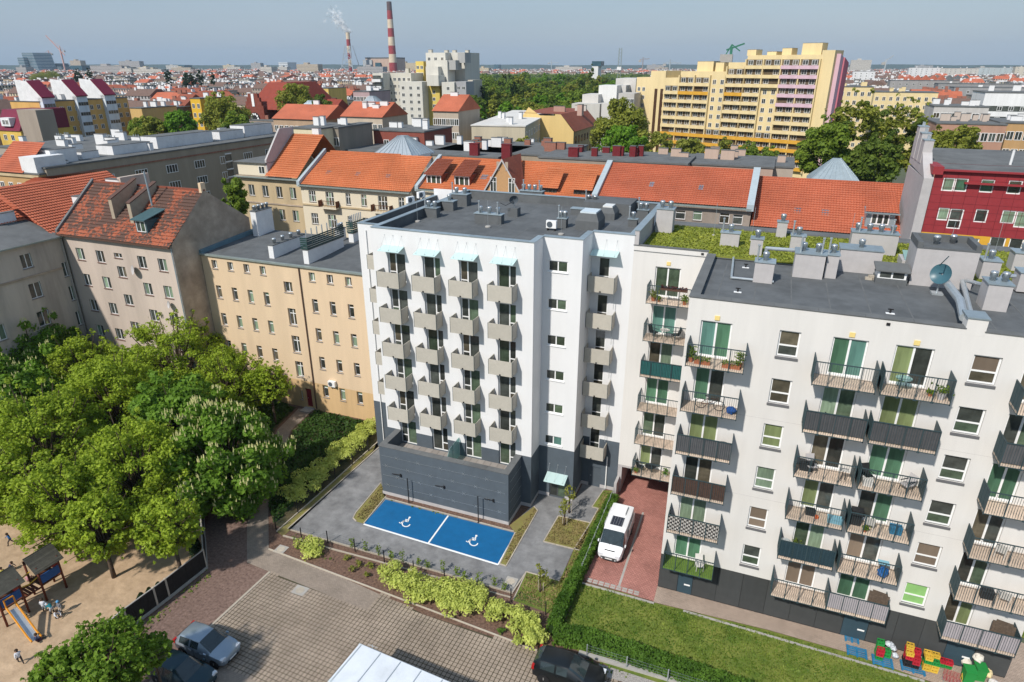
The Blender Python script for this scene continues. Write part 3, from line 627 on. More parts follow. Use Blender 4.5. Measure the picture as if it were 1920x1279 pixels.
# ================================================================ off-white apartment building with open railings
U0, V0 = -8.8, 37.33
rb = thing('apartment_building', 'cream white apartment block with dark railed balconies, charcoal ground floor and green roof', 'apartment building', U0, V0)
RF = [18.0 - 3 * i for i in range(6)]
x0 = 5.3; WD = 20.75                                   # main block starts at u=-3.5
DC = [(-2.7, -.95), (4.35, 6.1), (7.4, 9.2), (13.2, 14.65)]
BC = [(-3.2, 0.0), (3.6, 6.68), (6.95, 10.15), (13.05, 16.7)]
holes = []
for a, b in DC:
    for f in RF: holes.append((a + 3.5, f + .04, b + 3.5, f + 2.3))
for a, b in ((1.6, 2.72), (10.95, 12.2)):
    for f in RF: holes.append((a + 3.5, f + .72, b + 3.5, f + 2.3))
wall(rb, (x0, 0, 0), 0, WD, 21.6, holes, m_offw, z0=2.95, reveal=.2)
PS_ = {  # what hangs behind each pane, floor by floor from the top
 0: [[m_bl_t, m_bl_g], [m_bl_g, m_gl], [m_bl_o, m_bl_o], [m_gl, m_gl2], [m_cur, m_cur], [m_bl_g, m_bl_g]],
 1: [[m_bl_g, m_bl_t], [m_cur, m_gl3], [m_gl2, m_gl], [m_bl_o, m_gl], [m_gl3, m_cur], [m_bl_b, m_bl_b]],
 2: [[m_bl_o, m_gl], [m_bl_o, m_bl_o], [m_bl_g, m_bl_g], [m_gl, m_bl_g], [m_bl_b, m_gl], [m_bl_g, m_bl_g]],
 3: [[m_gl2, m_gl], [m_gl, m_gl3], [m_bl_g, m_bl_g], [m_gl2, m_gl], [m_gl, m_gl3], [m_gl2, m_bl_o]]}
for c, (a, b) in enumerate(DC):
    for i, f in enumerate(RF): window(rb, (a + 8.8, 0, f + .04), 0, b - a, 2.26, '2v', m_frame, PS_[c][i], None, depth=.16, name='balcony_door', fb=.09)
WS = [[[m_gl, m_gl2], [m_gl2, m_gl2], [m_bl_o, m_bl_o], [m_cur, m_cur], [m_bl_b, m_bl_b], [m_gl3, m_gl]], [[m_gl2, m_bl_b], [m_gl3, m_gl], [m_gl3, m_gl], [m_gl3, m_gl], [m_bl_b, m_bl_b], [m_bl_l, m_bl_l]]]
sill_m = mat('grey_sill', (0.13, 0.13, 0.135), 0.6, .08)
for c, (a, b) in enumerate(((1.6, 2.72), (10.95, 12.2))):
    for i, f in enumerate(RF): window(rb, (a + 8.8, 0, f + .72), 0, b - a, 1.58, '2h', m_frame, WS[c][i], sill_m, depth=.16, fb=.09, sillw=.13)
    for i in (): pass
# charcoal ground-floor boards
xb = 0.0; k = 0
doors = [(-2.2 + 3.5, 1.0), (8.2 + 3.5, 1.45), (13.9 + 3.5, 1.5)]
edges = sorted({0.0, WD} | {d[0] for d in doors} | {d[0] + d[1] for d in doors})
cuts = []
for e0, e1 in zip(edges, edges[1:]):
    n = max(1, round((e1 - e0) / 1.55)); cuts += [(e0 + (e1 - e0) * i / n, e0 + (e1 - e0) * (i + 1) / n) for i in range(n)]
MB().poly([(0, .03, 0), (WD, .03, 0), (WD, .03, 2.95), (0, .03, 2.95)]).build('ground_floor_wall', m_black, rb, loc=(x0, 0, 0))
for c0, c1 in cuts:
    isd = any(abs(c0 - d[0]) < .01 for d in doors)
    if isd:
        q = MB().box(.02, -.005, .05, c1 - c0 - .02, .02, 2.35).build('service_door', mat('teal_grey_door', (0.035, 0.065, 0.085), .6, .06), rb, loc=(x0 + c0, 0, 0)); MB().box(c1 - c0 - .55, -.015, .75, c1 - c0 - .15, -.006, .87).build('vent_grille', m_frame, q)
        MB().box(.01, -.02, 2.37, c1 - c0 - .01, .02, 2.94).build('plinth_panel', m_plinth, rb, loc=(x0 + c0, 0, 0))
    else: MB().box(.01, -.02, .1, c1 - c0 - .01, .02, 2.94).build('plinth_panel', m_plinth, rb, loc=(x0 + c0, 0, 0))
MB().poly([(0, 0, 0), (0, 10.2, 0), (0, 10.2, 2.95), (0, 0, 2.95)]).build('side_wall', m_plinth, rb, loc=(x0, 0, 0))
MB().poly([(0, 0, 2.95), (0, 10.2, 2.95), (0, 10.2, 21.6), (0, 0, 21.6)]).build('side_wall', m_offw, rb, loc=(x0, 0, 0))
MB().poly([(0, 0, 0), (0, 20.2, 0), (0, 20.2, 21.6), (0, 0, 21.6)]).build('side_wall', m_offw, rb, loc=(x0 + WD, 0, 0))
MB().poly([(0, 0, 0), (WD + 5.3, 0, 0), (WD + 5.3, 0, 21.4), (0, 0, 21.4)]).build('rear_wall', m_offw, rb, loc=(0, 20.2, 0))
mb = MB()
for z in (8.93, 17.6): pass
mb.box(0, -.004, 9.02, WD, .004, 9.035); mb.box(0, -.004, 14.6, WD, .004, 14.612); mb.build('facade_joint', m_stucco, rb, loc=(x0, 0, 0))
# connector over the passage
cy = 10.07
ch = [(1.7, f + .04, 3.55, f + 2.33) for f in RF]
wall(rb, (0, cy, 0), 0, 5.3, 21.75, ch, m_offw, z0=2.75, name='link_wall', reveal=.2)
CP = [[m_gl3, m_gl3], [m_bl_t, m_bl_t], [m_gl2, m_cur], [m_bl_g, m_bl_g], [m_gl3, m_gl], [m_bl_o, m_gl]]
for i, h in enumerate(ch): window(rb, (h[0], cy, h[1]), 0, 1.85, 2.29, '2v', m_frame, CP[i], None, depth=.16, name='balcony_door', fb=.09)
MB().box(0, cy + .01, 2.55, 5.3, 20, 2.75).build('passage_soffit', m_stucco, rb)
MB().box(-.0, cy + .02, 0, .35, 20, 2.55).build('passage_wall', m_stucco, rb)
MB().box(-.0, cy - 1.2, 0, .22, cy - .02, 1.6).build('passage_wall', m_stucco, rb)
# roofs
MB().poly([(x0, 0, 21.35), (x0 + WD, 0, 21.35), (x0 + WD, 10.2, 21.35), (x0, 10.2, 21.35)]).build('roof', m_membrane, rb)
roof_edge(rb, [(x0, 10.0), (x0, 0), (x0 + 13.75, 0)], False, 21.68, .55, m_membrane, m_membrane2, 21.35, seg=2.4)
roof_edge(rb, [(x0 + 14.65, 0), (x0 + WD, 0), (x0 + WD, 20.2)], False, 21.60, .5, m_membrane, m_membrane2, 21.35, seg=2.4)
MB().box(0, 0, 21.3, .9, .8, 22.2).build('chimney_pier', m_offw, rb, loc=(x0 + 13.75, -.005, 0)); MB().box(-.06, -.06, 22.2, .96, 1.2, 22.27).build('pier_cap', m_zinc, rb, loc=(x0 + 13.75, -.005, 0))
m_sedum = mat('sedum_roof', (0.13, 0.18, 0.02), 0.95, 0.25, 1.0, c2=(0.20, 0.205, 0.035), bump=0.7, bscale=16, detail=8)
MB().box(.4, 10.25, 21.3, x0 + WD - .3, 18.9, 21.52).build('sedum_bed', m_sedum, rb)
MB().poly([(0, 10.0, 21.4), (x0 + WD, 10.0, 21.4), (x0 + WD, 20.2, 21.4), (0, 20.2, 21.4)]).build('roof', m_membrane, rb)
MB().box(0, 18.9, 21.4, x0 + WD, 20.2, 21.62).build('rear_parapet', m_membrane2, rb)
roof_edge(rb, [(0, cy), (x0, cy)], False, 21.82, .3, m_membrane, m_membrane2, 21.4, seg=2.4)
MB().box(.0, cy + .01, 21.4, .32, cy + 6.3, 22.85).build('parapet', m_stucco, rb); MB().box(-.05, cy - .03, 22.85, .4, cy + 6.3, 22.9).build('coping', m_zinc, rb)
for k in range(6): MB().box(0, .6, 0, .08, 9.2, .008).build('membrane_seam', m_membrane2, rb, loc=(x0 + 1.4 + k * 2.05, 0, 21.35))
for k in range(3): MB().box(0, .6, 0, .08, 9.2, .008).build('membrane_seam', m_membrane2, rb, loc=(x0 + 15.4 + k * 1.9, 0, 21.35))
# railed balconies
DK = mat('balcony_decking', (0.56, 0.445, 0.35), 0.85, 0.14, 3, rand=0.15, streak=False)
m_turf = mat('artificial_turf', (0.12, 0.20, 0.03), .95, .2, 4, bump=.5)
m_cov_g = mat('grey_balcony_cloth', (0.085, 0.085, 0.09), .9, .12, 3, rand=.15); m_cov_b = mat('brown_balcony_mat', (0.075, 0.042, 0.03), .9, .25, 6)
m_cov_t = mat('teal_balcony_cloth', (0.018, 0.10, 0.095), .8, .12, 3); m_cov_n = mat('navy_balcony_panel', (0.020, 0.045, 0.060), .7, .1, 3); m_cov_p = mat('lilac_grey_screen', (0.37, 0.34, 0.36), .8, .06, 3)
m_side = mat('dark_mesh_screen', (0.045, 0.075, 0.085), .6, .1, 3); m_hurdle = mat('wicker_screen', (0.085, 0.062, 0.045), .95, .35, 9)
m_check = None
def checker():
    m = bpy.data.materials.new('chequered_cloth'); m.use_nodes = True; N = m.node_tree.nodes; L = m.node_tree.links
    c = N.new('ShaderNodeTexChecker'); c.inputs['Color1'].default_value = (.55, .52, .48, 1); c.inputs['Color2'].default_value = (.035, .025, .022, 1); c.inputs['Scale'].default_value = 7
    t = N.new('ShaderNodeTexCoord'); L.new(t.outputs['Object'], c.inputs[0]); L.new(c.outputs[0], N['Principled BSDF'].inputs['Base Color']); N['Principled BSDF'].inputs['Roughness'].default_value = .9; return m
m_check = checker()
RC = {}
def rb_balcony(xa, y, f, wd, cover=None, deck=None, sides='LR', fold=True, solid=True):
    dp = 1.3
    b = MB().box(0, -dp, -.13, wd, -.005, 0).build('balcony', deck or DK, rb, loc=(xa, y, f))
    k = round(wd, 2)
    if k not in RC:
        mb = MB(); n = int(wd / .115)
        for i in range(n + 1): x = wd * i / n; mb.box(x - .008, -dp - .008, -.12, x + .008, -dp + .008, 1.22)
        mb.box(-.02, -dp - .025, 1.22, wd + .02, -dp + .025, 1.27); mb.box(-.02, -dp - .02, -.16, wd + .02, -dp + .02, -.115)
        m = 4
        for i in range(m + 1): x = wd * i / m; mb.box(x - .022, -dp - .02, -.2, x + .022, -dp + .02, 1.23); mb.box(x - .07, -dp - .035, -.2, x + .07, -dp + .03, -.1) if 0 < i < m else None
        s = MB()
        for yy in (0, .33, .66, 1): s.box(-.018, -dp + dp * yy - (.02 if yy == 1 else 0), -.14, .018, -dp + dp * yy + (0.02 if yy < 1 else 0), 1.26)
        s.box(-.02, -dp, 1.22, .02, 0, 1.265); s.box(-.02, -dp, -.15, .02, 0, -.11)
        for i in range(1, 12): s.box(-.006, -dp + dp * i / 12 - .006, -.12, .006, -dp + dp * i / 12 + .006, 1.23)
        RC[k] = (mb.mesh('railing', m_rail), s.mesh('side_railing', m_rail), MB().box(-.008, -dp + .03, -.1, .008, -.03, 1.22).mesh('side_screen', m_side))
    rm, smh, scn = RC[k]; link('railing', rm, b)
    for sd in sides:
        xx = -.0 if sd == 'L' else wd; link('side_railing', smh, b, (xx, 0, 0))
        if solid: link('side_screen', scn, b, (xx + (.012 if sd == 'L' else -.012), 0, 0))
    if cover is not None:
        mb = MB(); n = 40; a = .018
        for i in range(n):
            p, q = wd * i / n, wd * (i + 1) / n; y0 = -dp + .03 + a * math.sin(i * 2.1) * fold; y1 = -dp + .03 + a * math.sin((i + 1) * 2.1) * fold
            mb.poly([(p, y0, .08), (q, y1, .08), (q, y1, 1.2), (p, y0, 1.2)])
        mb.build('screen_cloth', cover, b)
    return b
COV = {(0, 2): m_cov_g, (0, 3): m_cov_b, (0, 4): m_check, (1, 1): m_cov_g, (2, 1): m_cov_g, (1, 4): m_cov_n, (2, 5): m_cov_p, (3, 1): m_cov_g, (3, 5): m_cov_p}
for c, (a, b) in enumerate(BC):
    for i, f in enumerate(RF):
        if c in (1, 2) and i == 5: continue
        wd = b - a if not (c == 3 and i < 4) else 3.65
        rb_balcony(a + 8.8, 0, f, wd, COV.get((c, i)), m_turf if (c, i) == (0, 5) else None)
bw = rb_balcony(3.62 + 8.8, 0, 3.0, 3.2, None); rb_balcony(6.86 + 8.8, 0, 3.0, 3.25, m_cov_p, fold=False, sides='R', solid=False)
for i, f in enumerate(RF): rb_balcony(1.42, cy, f, 3.1, m_cov_t if i == 2 else None, sides='L', solid=False)
for (u, f) in ((9.45, 3.0), (15.85, 3.0)):   # wicker hurdles at the balcony ends
    o = MB().box(-.55, -.03, 0, .55, .03, 1.5).box(-.4, -.03, 1.5, .4, .03, 1.62).build('wicker_screen', m_hurdle, rb, loc=(u + 8.8 + .1, -.95, f)); o.rotation_euler = (R(-14), 0, R(-12))
for c, (a, b) in enumerate(DC[:3]):       # yellow wall lamps over the top doors
    MB().box(-.14, -.06, 0, .14, 0, .26).build('wall_lamp', mat('yellow_lamp', (0.75, 0.58, 0.22), .5, .05), rb, loc=((a + b) / 2 + 8.8, 0, 20.42))
MB().box(-.14, -.06, 0, .14, 0, .26).build('wall_lamp', MATS['yellow_lamp'], rb, loc=(2.62, cy, 20.5))
for px, py in ((1317, 478), (1665, 610)):
    u, z = FV(px, py, 47.4 if px < 1400 else 37.33); MB().box(-.09, -.05, 0, .09, 0, .14).build('overflow_spout', m_black, rb, loc=(u + 8.8, cy if px < 1400 else 0, z))

# rooftop units
zr = 21.35; zg = 21.5
def gst(pl_, pr_, z, dp, h, label, **k): return px_stack(pl_, pr_, z, dp, h, label, bm=m_stucco, capm=m_zinc, **k)
gst((1228, 436), (1258, 440), zg, 1.2, 1.9, 'tall grey rendered vent shaft at the left end of the green roof', nc=2)
gst((1349, 461), (1384, 464), zg, .8, 1.0, 'wide grey vent box with one cowl and a pipe standing in the sedum', nc=1, npipe=1)
gst((1404, 479), (1427, 481), zg, .8, 1.2, 'narrow grey vent box with a cowl at the front of the sedum', nc=1)
gst((1411, 529), (1447, 533), zr, 1.0, 1.3, 'grey vent box with blue wrapped pipe on the black roof', nc=1, npipe=1)
gst((1454, 445), (1473, 446), zg, .7, 1.2, 'slim grey vent box with one cowl at the rear of the green roof', nc=1)
gst((1479, 473), (1506, 476), zg, .8, 1.2, 'grey vent box with cowl and pipe in mid sedum', nc=1, npipe=1)
gst((1485, 519), (1541, 525), zr, 1.5, 1.55, 'broad grey vent box with two cowls on the black roof', nc=2, npipe=2)
gst((1544, 521), (1566, 522), zr, 1.2, 1.5, 'grey vent box leaning against the broad one on the black roof', nc=1, npipe=1)
gst((1569, 508), (1647, 514), zr, 1.5, 1.5, 'longest grey duct box along the edge of the green roof', nc=1)
gst((1591, 474), (1678, 482), zg, 1.2, 1.5, 'long grey vent box with four cowls at the back of the green roof', nc=4, npipe=2)
gst((1835, 524), (1872, 530), zg, 1.2, 1.2, 'grey vent box with cowl and pipe right of the lift tower', nc=1, npipe=1)
gst((1895, 508), (1935, 513), zg, 1.2, 1.2, 'grey vent box at the far right of the green roof', nc=1)
gst((1905, 545), (1950, 550), zg, 1.2, 1.1, 'low grey box at the right front of the green roof', nc=0)
gst((1841, 581), (1891, 591), zr, 1.4, 1.5, 'grey vent box with two cowls and silver bent ducts', nc=2)
u, v = Z(1738, 537, zr); t = thing('lift_tower', 'tall grey lift housing with open top parapet on the roof edge', 'lift housing', u - 1.0, v, zr)
MB().box(0, 0, -.05, 3.3, 2.6, 2.35).build('walls', m_stucco, t); MB().box(.3, .3, 2.35, 3.0, 2.3, 2.37).build('roof', m_membrane, t)
for (a, b, c, d) in ((-.03, -.03, .27, 2.63), (3.03, -.03, 3.33, 2.63), (.27, 2.35, 3.03, 2.63), (.27, -.03, 3.03, .25)): MB().box(a, b, 2.352, c, d, 2.75 if d - b > 1 or b > 1 else 2.45).build('parapet', m_membrane, t)
link('cowl', cowl_me(m_galv), t, (1.2, 1.4, 2.37)); link('cowl', cowl_me(m_steel), t, (2.2, 2.0, 2.37))
# satellite dish in front of it
u, v = Z(1757, 553, zr); t = thing('satellite_dish', 'big blue green satellite dish in front of the lift housing', 'satellite dish', u, v, zr)
MB().lathe([(.05, 0), (.26, .03), (.46, .10), (.60, .18)], k=24, cap=False).build('reflector', mat('dish_paint', (0.045, 0.115, 0.145), .35, .08, 2), t, True, loc=(0, .1, 1.25)).rotation_euler = (R(72), R(0), R(-38))
MB().tube((0, .2, 0), (0, .2, 1.4), .05, 8).box(-.3, -.1, -.02, .3, .5, .1).build('stand', m_galv, t); MB().path([(-.35, -.4, 1.9), (-.3, -.9, 2.3), (.1, .1, 2.35)], .03, 6).build('feed_arm', m_rail, t)
# ducts
def duct(pts, r, label, m=None):
    o = MB(); 
    for a, b in zip(pts, pts[1:]): o.tube(a, b, r, 10)
    for p in pts[1:-1]: o.lathe([(r * .5, -r * .9), (r, -r * .4), (r, r * .4), (r * .5, r * .9)], p, 10)
    ob = o.build('duct', m or m_galv, smooth=False); base = pts[0]; put(ob, 0, 0); return tag(ob, label, 'duct')
A = Z(1764, 546, zr); B = Z(1806, 590, zr); C = (10.15, 38.2)
duct([(A[0], A[1], zr + .75), (B[0] - .3, B[1] + .1, zr + .75), (C[0] + .1, C[1] - .1, zr + .6)], .22, 'thick grey air duct running from the dish to the corner pier')
A = Z(1800, 545, zr); duct([(A[0], A[1], zr + .6), (10.7, 38.6, zr + .55)], .14, 'thin grey duct beside the thick one on short legs')
A = Z(1810, 548, zr); B = Z(1845, 560, zr); duct([(A[0] - .2, A[1] - .2, zr + .8), (B[0], B[1] - 1, zr + .95), (B[0] + .6, B[1], zr + 1.5), (B[0] + 1.2, B[1], zr + 1.5)], .12, 'bright silver bent duct leading into the two-cowl box', m_steel)
A = Z(1432, 502, zr); B = Z(1520, 490, zr); duct([(A[0], A[1], zr + .2), (A[0], A[1], zr + 1.35), (B[0] - .3, A[1] + .2, zr + 1.35)], .12, 'bluish insulated pipe arching towards the broad vent box')
for k, (a, b) in enumerate((((1375, 486), (1371, 524)), ((1371, 524), (1450, 532)))):
    A, B = Z(*a, zr), Z(*b, zr); duct([(*A, zr + .12), (*B, zr + .12)], .08, ['galvanised cable tray crossing the black roof towards the sedum', 'galvanised cable tray ending at the box with the blue pipe'][k])
# rooflights
u, v = Z(1640, 531, zr); t = thing('roof_hatch', 'raised roof hatch with tilted glass lid and white framed sides', 'roof hatch', u, v, zr)
MB().box(0, 0, -.02, 1.75, 1.3, .35).build('upstand', m_membrane, t); MB().box(.08, .08, .35, 1.67, 1.22, .85).build('glazed_sides', m_frame, t)
for k in range(2): MB().box(.2 + k * .72, .06, .42, .82 + k * .72, .085, .78).build('pane', m_gl, t)
MB().prof([(-.12, .82), (1.4, 1.0), (1.4, 1.08), (-.12, .9)], -.1, 1.85).build('lid', m_membrane2, t)
u, v = Z(1688, 505, zg); t = thing('roof_skylight', 'pale framed skylight with greenish glass at the sedum edge', 'skylight', u, v, zg)
MB().box(0, 0, -.02, 1.7, 1.8, .6).build('frame', m_stucco, t); MB().prof([(.15, .62), (1.65, .9), (1.65, .94), (.15, .66)], .15, 1.55).build('pane', m_screen, t)
for k, (px, py) in enumerate(((1398, 502), (1383, 548), (1669, 588))):
    u, v = Z(px, py, zr); t = thing('roof_drain', 'small black roof vent on a pale square plate on the felt roof', 'roof drain', u, v, zr, 0, 'small plate vents on the black roof'); MB().box(-.22, -.12, 0, .22, .12, .02).build('plate', m_frame, t); MB().tube((0, .05, 0), (0, .05, .22), .05, 6).box(-.14, .02, .2, .14, .08, .26).build('vent', m_black, t)
for k, (px, py) in enumerate(((1338, 442), (1408, 452), (1590, 465), (1863, 480), (1774, 485))):
    u, v = Z(px, py, zg); t = thing('lightning_rod', 'thin upright lightning rod on the green roof', 'lightning rod', u, v, zg, 0, 'lightning rods on the green roof'); MB().tube((0, 0, 0), (0, 0, 2.6), .014, 5).build('rod', m_galv, t); MB().lathe([(.15, 0), (.15, .06), (.1, .1)], k=10).build('foot', m_conc, t)
u, v = Z(1628, 524, zr)
for k, (dx, dy, dz) in enumerate(((0, 0, 0), (.42, .1, 0), (.2, .05, .14), (.55, .35, 0))): solo('concrete_block', MB().box(-.2, -.14, 0, .2, .14, .14), m_kerb, u + dx, v + dy, zr + dz, 'brown concrete block in the small heap beside the roof hatch', 'block', .15 * k, 'concrete blocks by the roof hatch')
# ================================================================ tenement kit
def tilemat(name, c1, c2, dark=None, amt=0.0):
    """clay tiles: tile-by-tile tint, optional weathered dark patches"""
    if name in MATS: return MATS[name]
    m = bpy.data.materials.new(name); m.use_nodes = True; t = m.node_tree; N = t.nodes; L = t.links; b = N['Principled BSDF']; b.inputs['Roughness'].default_value = .75; b.inputs['Specular IOR Level'].default_value = .3
    tc = N.new('ShaderNodeTexCoord'); n1 = N.new('ShaderNodeTexNoise'); n1.inputs['Scale'].default_value = 6; n1.inputs['Detail'].default_value = 2; L.new(tc.outputs['Object'], n1.inputs['Vector'])
    r = N.new('ShaderNodeValToRGB'); r.color_ramp.elements[0].position = .35; r.color_ramp.elements[1].position = .65; r.color_ramp.elements[0].color = (*c1, 1); r.color_ramp.elements[1].color = (*c2, 1); L.new(n1.outputs['Fac'], r.inputs[0]); out = r.outputs[0]
    n4 = N.new('ShaderNodeTexNoise'); n4.inputs['Scale'].default_value = .25; n4.inputs['Detail'].default_value = 5; L.new(tc.outputs['Object'], n4.inputs['Vector'])
    mr = N.new('ShaderNodeMapRange'); mr.inputs[1].default_value = .35; mr.inputs[2].default_value = .7; mr.inputs[3].default_value = 1.08; mr.inputs[4].default_value = .82; L.new(n4.outputs['Fac'], mr.inputs[0])
    mx = N.new('ShaderNodeMix'); mx.data_type = 'RGBA'; mx.blend_type = 'MULTIPLY'; mx.inputs[0].default_value = 1; L.new(out, mx.inputs[6]); L.new(mr.outputs[0], mx.inputs[7]); out = mx.outputs[2]
    if dark:
        n2 = N.new('ShaderNodeTexNoise'); n2.inputs['Scale'].default_value = .42; n2.inputs['Detail'].default_value = 1.5; L.new(tc.outputs['Object'], n2.inputs['Vector'])
        n3 = N.new('ShaderNodeTexNoise'); n3.inputs['Scale'].default_value = 3.2; n3.inputs['Detail'].default_value = 2; L.new(tc.outputs['Object'], n3.inputs['Vector'])
        ad = N.new('ShaderNodeMath'); ad.operation = 'ADD'; L.new(n2.outputs['Fac'], ad.inputs[0]); L.new(n3.outputs['Fac'], ad.inputs[1])
        m2 = N.new('ShaderNodeMapRange'); m2.inputs[1].default_value = 1.0 - amt; m2.inputs[2].default_value = 1.08 - amt; L.new(ad.outputs[0], m2.inputs[0])
        mm = N.new('ShaderNodeMix'); mm.data_type = 'RGBA'; L.new(m2.outputs[0], mm.inputs[0]); L.new(out, mm.inputs[6]); mm.inputs[7].default_value = (*dark, 1); out = mm.outputs[2]
    L.new(out, b.inputs['Base Color']); MATS[name] = m; return m
m_tile = tilemat('orange_roof_tile', (0.45, 0.135, 0.053), (0.545, 0.182, 0.076))
m_tile2 = tilemat('red_roof_tile', (0.385, 0.102, 0.052), (0.47, 0.14, 0.073))
m_tile_old = tilemat('weathered_roof_tile', (0.29, 0.080, 0.040), (0.37, 0.115, 0.058), (0.105, 0.058, 0.043), 0.10)
m_tile_br = tilemat('brown_roof_tile', (0.20, 0.055, 0.030), (0.27, 0.08, 0.045))
def tiles(parent, a, b, c, m, d=None, tw=.30, th=.42, amp=.05):
    """tiled slope: eave from a to b, ridge from d to c (local coords); one mesh of pantile waves and courses"""
    a, b, c = Vector(a), Vector(b), Vector(c); d = a + (c - b) if d is None else Vector(d)
    nrm = (b - a).cross(d - a).normalized()
    if nrm.z < 0: nrm = -nrm
    L = (b - a).length; S = ((d + c) / 2 - (a + b) / 2).length; nc, nr = max(2, int(L / tw)), max(2, int(S / th)); mb = MB(); nx = 2 * nc + 1
    for r in range(nr):
        for e, h in ((0, .085), (1, 0.0)):
            t = (r + e) / nr; p, q = a.lerp(d, t), b.lerp(c, t)
            for i in range(nx):
                mb.v.append(tuple(p.lerp(q, i / (nx - 1)) + nrm * (h + (amp if i % 2 else 0))))
    for j in range(2 * nr - 1):
        for i in range(nx - 1): k = j * nx + i; mb.f.append((k, k + 1, k + nx + 1, k + nx))
    o = mb.build('roof_tiles', m, parent); o['kind'] = 'stuff'; return o
def roofbox(parent, x, y, z, wd, dp, h, m, capm=None, name='chimney', pots=0):
    c = MB().box(0, 0, 0, wd, dp, h).build(name, m, parent, loc=(x, y, z)); MB().box(-.05, -.05, h, wd + .05, dp + .05, h + .07).build('cap', capm or m_membrane2, c)
    if pots:
        mb = MB()
        for i in range(pots): mb.lathe([(.09, 0), (.08, .35), (.1, .38)], (wd * .5 if dp > wd else wd * (i + .5) / pots, dp * (i + .5) / pots if dp > wd else dp * .5, h + .07), 6)
        mb.build('pots', m_galv, c)
    return c
def wgrid(parent, loc, rot, items, fm, pm, sm, style='2v', depth=.12, fb=.06):
    for it in items:
        s = it[4] if len(it) > 4 else style; p = pm if not isinstance(pm, list) or pm and not isinstance(pm[0], list) else rnd.choice(pm)
        n = len(STY[s]); window(parent, Vector(loc) + Vector((it[0] * math.cos(rot), it[0] * math.sin(rot), it[1])), rot, it[2] - it[0], it[3] - it[1], s, fm, [rnd.choice(p) for _ in range(n)] if isinstance(p, list) else p, sm, depth=depth, fb=fb)
GL = [m_gl, m_gl, m_gl2, m_cur]
m_peach = mat('peach_render', (0.66, 0.50, 0.335), .9, .05, .8, stain=.10, bump=.05, streak=True); m_peach2 = mat('ochre_render', (0.60, 0.41, 0.215), .9, .06, .8, stain=.2, streak=True)
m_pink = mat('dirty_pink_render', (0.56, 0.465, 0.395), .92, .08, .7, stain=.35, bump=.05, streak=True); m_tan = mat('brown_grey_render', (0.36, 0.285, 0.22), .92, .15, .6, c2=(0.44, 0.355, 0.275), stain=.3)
m_lgrey = mat('dirty_grey_render', (0.50, 0.435, 0.375), .92, .12, .5, stain=.45, bump=.08, streak=True); m_sillbr = mat('brown_sill', (0.13, 0.065, 0.05), .8, .1); m_sillg = mat('sill_grey', (0.22, 0.20, 0.19), .8, .1)
m_wchim = mat('white_chimney', (0.70, 0.70, 0.70), .9, .06, 1.2, stain=.15)
m_gutter = mat('zinc_gutter', (0.27, 0.31, 0.29), .5, .1, 2, metal=.3); m_pipe_b = mat('brown_pipe', (0.10, 0.055, 0.04), .6, .1)

# ---------------------------------------------------------------- peach tenement
bb = thing('tenement_house', 'peach rendered four storey tenement with small deep windows and a red door', 'tenement', -54.3, 50.1)
BW = 22.4; items = []
cu4 = [1.28, 3.38, 5.45, 7.5]; cr = [13.46, 15.55, 17.65, 19.7]
for c in cu4 + cr:
    w_ = .68
    items.append((c, 14.5, c + w_ + .04, 15.42, '2v'))
    for z in (11.25, 8.15, 5.0, 1.75): items.append((c, z, c + w_, z + 1.42, 'tl'))
st = [(10.26, 13.0, 11.28, 14.12, '2v'), (10.3, 9.45, 11.28, 11.3, 'cross'), (10.3, 6.4, 11.28, 8.3, 'cross'), (10.3, 3.6, 11.28, 5.4, 'cross'), (10.4, .9, 10.75, 2.0, '1')]
door = (11.1, .12, 11.9, 2.35)
up = lambda L_: [h for h in L_ if h[1] >= 3.3]; lo = lambda L_: [h for h in L_ if h[3] < 3.3]
wall(bb, (0, 0, 0), 0, BW, 15.95, up(items + st), m_peach, z0=3.25, reveal=.3)
wall(bb, (0, 0, 0), 0, BW, 3.25, lo(items + st) + [door], m_peach2, name='ground_floor_wall', reveal=.3)
wgrid(bb, (0, 0, 0), 0, items + st, m_frame, GL, m_sillg, depth=.26, fb=.07)
dd_ = MB().box(0, .22, 0, .8, .27, 2.23).build('door', mat('red_door', (0.22, 0.018, 0.03), .5, .08), bb, loc=(11.1, 0, .12)); MB().tube((.1, .18, 1.0), (.22, .18, 1.0), .018).build('handle', m_steel, dd_)
MB().box(10.9, -1.0, 0, 12.1, -.01, .12).build('step', m_conc, bb)
MB().box(-.02, -.22, 15.85, BW, .1, 16.02).build('gutter', m_gutter, bb)
MB().poly([(0, .1, 15.98), (BW + 3, .1, 15.98), (BW + 3, 9.5, 16.5), (0, 9.5, 16.5)]).build('roof', m_membrane, bb)
MB().prof([(-.1, 15.9), (9.5, 16.4), (9.5, 16.95), (-.1, 16.35)], -.05, .3).build('parapet', mat('blue_zinc', (0.12, 0.20, 0.24), .5, .1, 2), bb)
MB().poly([(0, 9.5, 0), (BW + 3, 9.5, 0), (BW + 3, 9.5, 16.5), (0, 9.5, 16.5)]).build('rear_wall', m_peach, bb)
MB().path([(12.42, -.1, .2), (12.42, -.1, 15.8)], .06, 8).build('downpipe', m_pipe_b, bb)
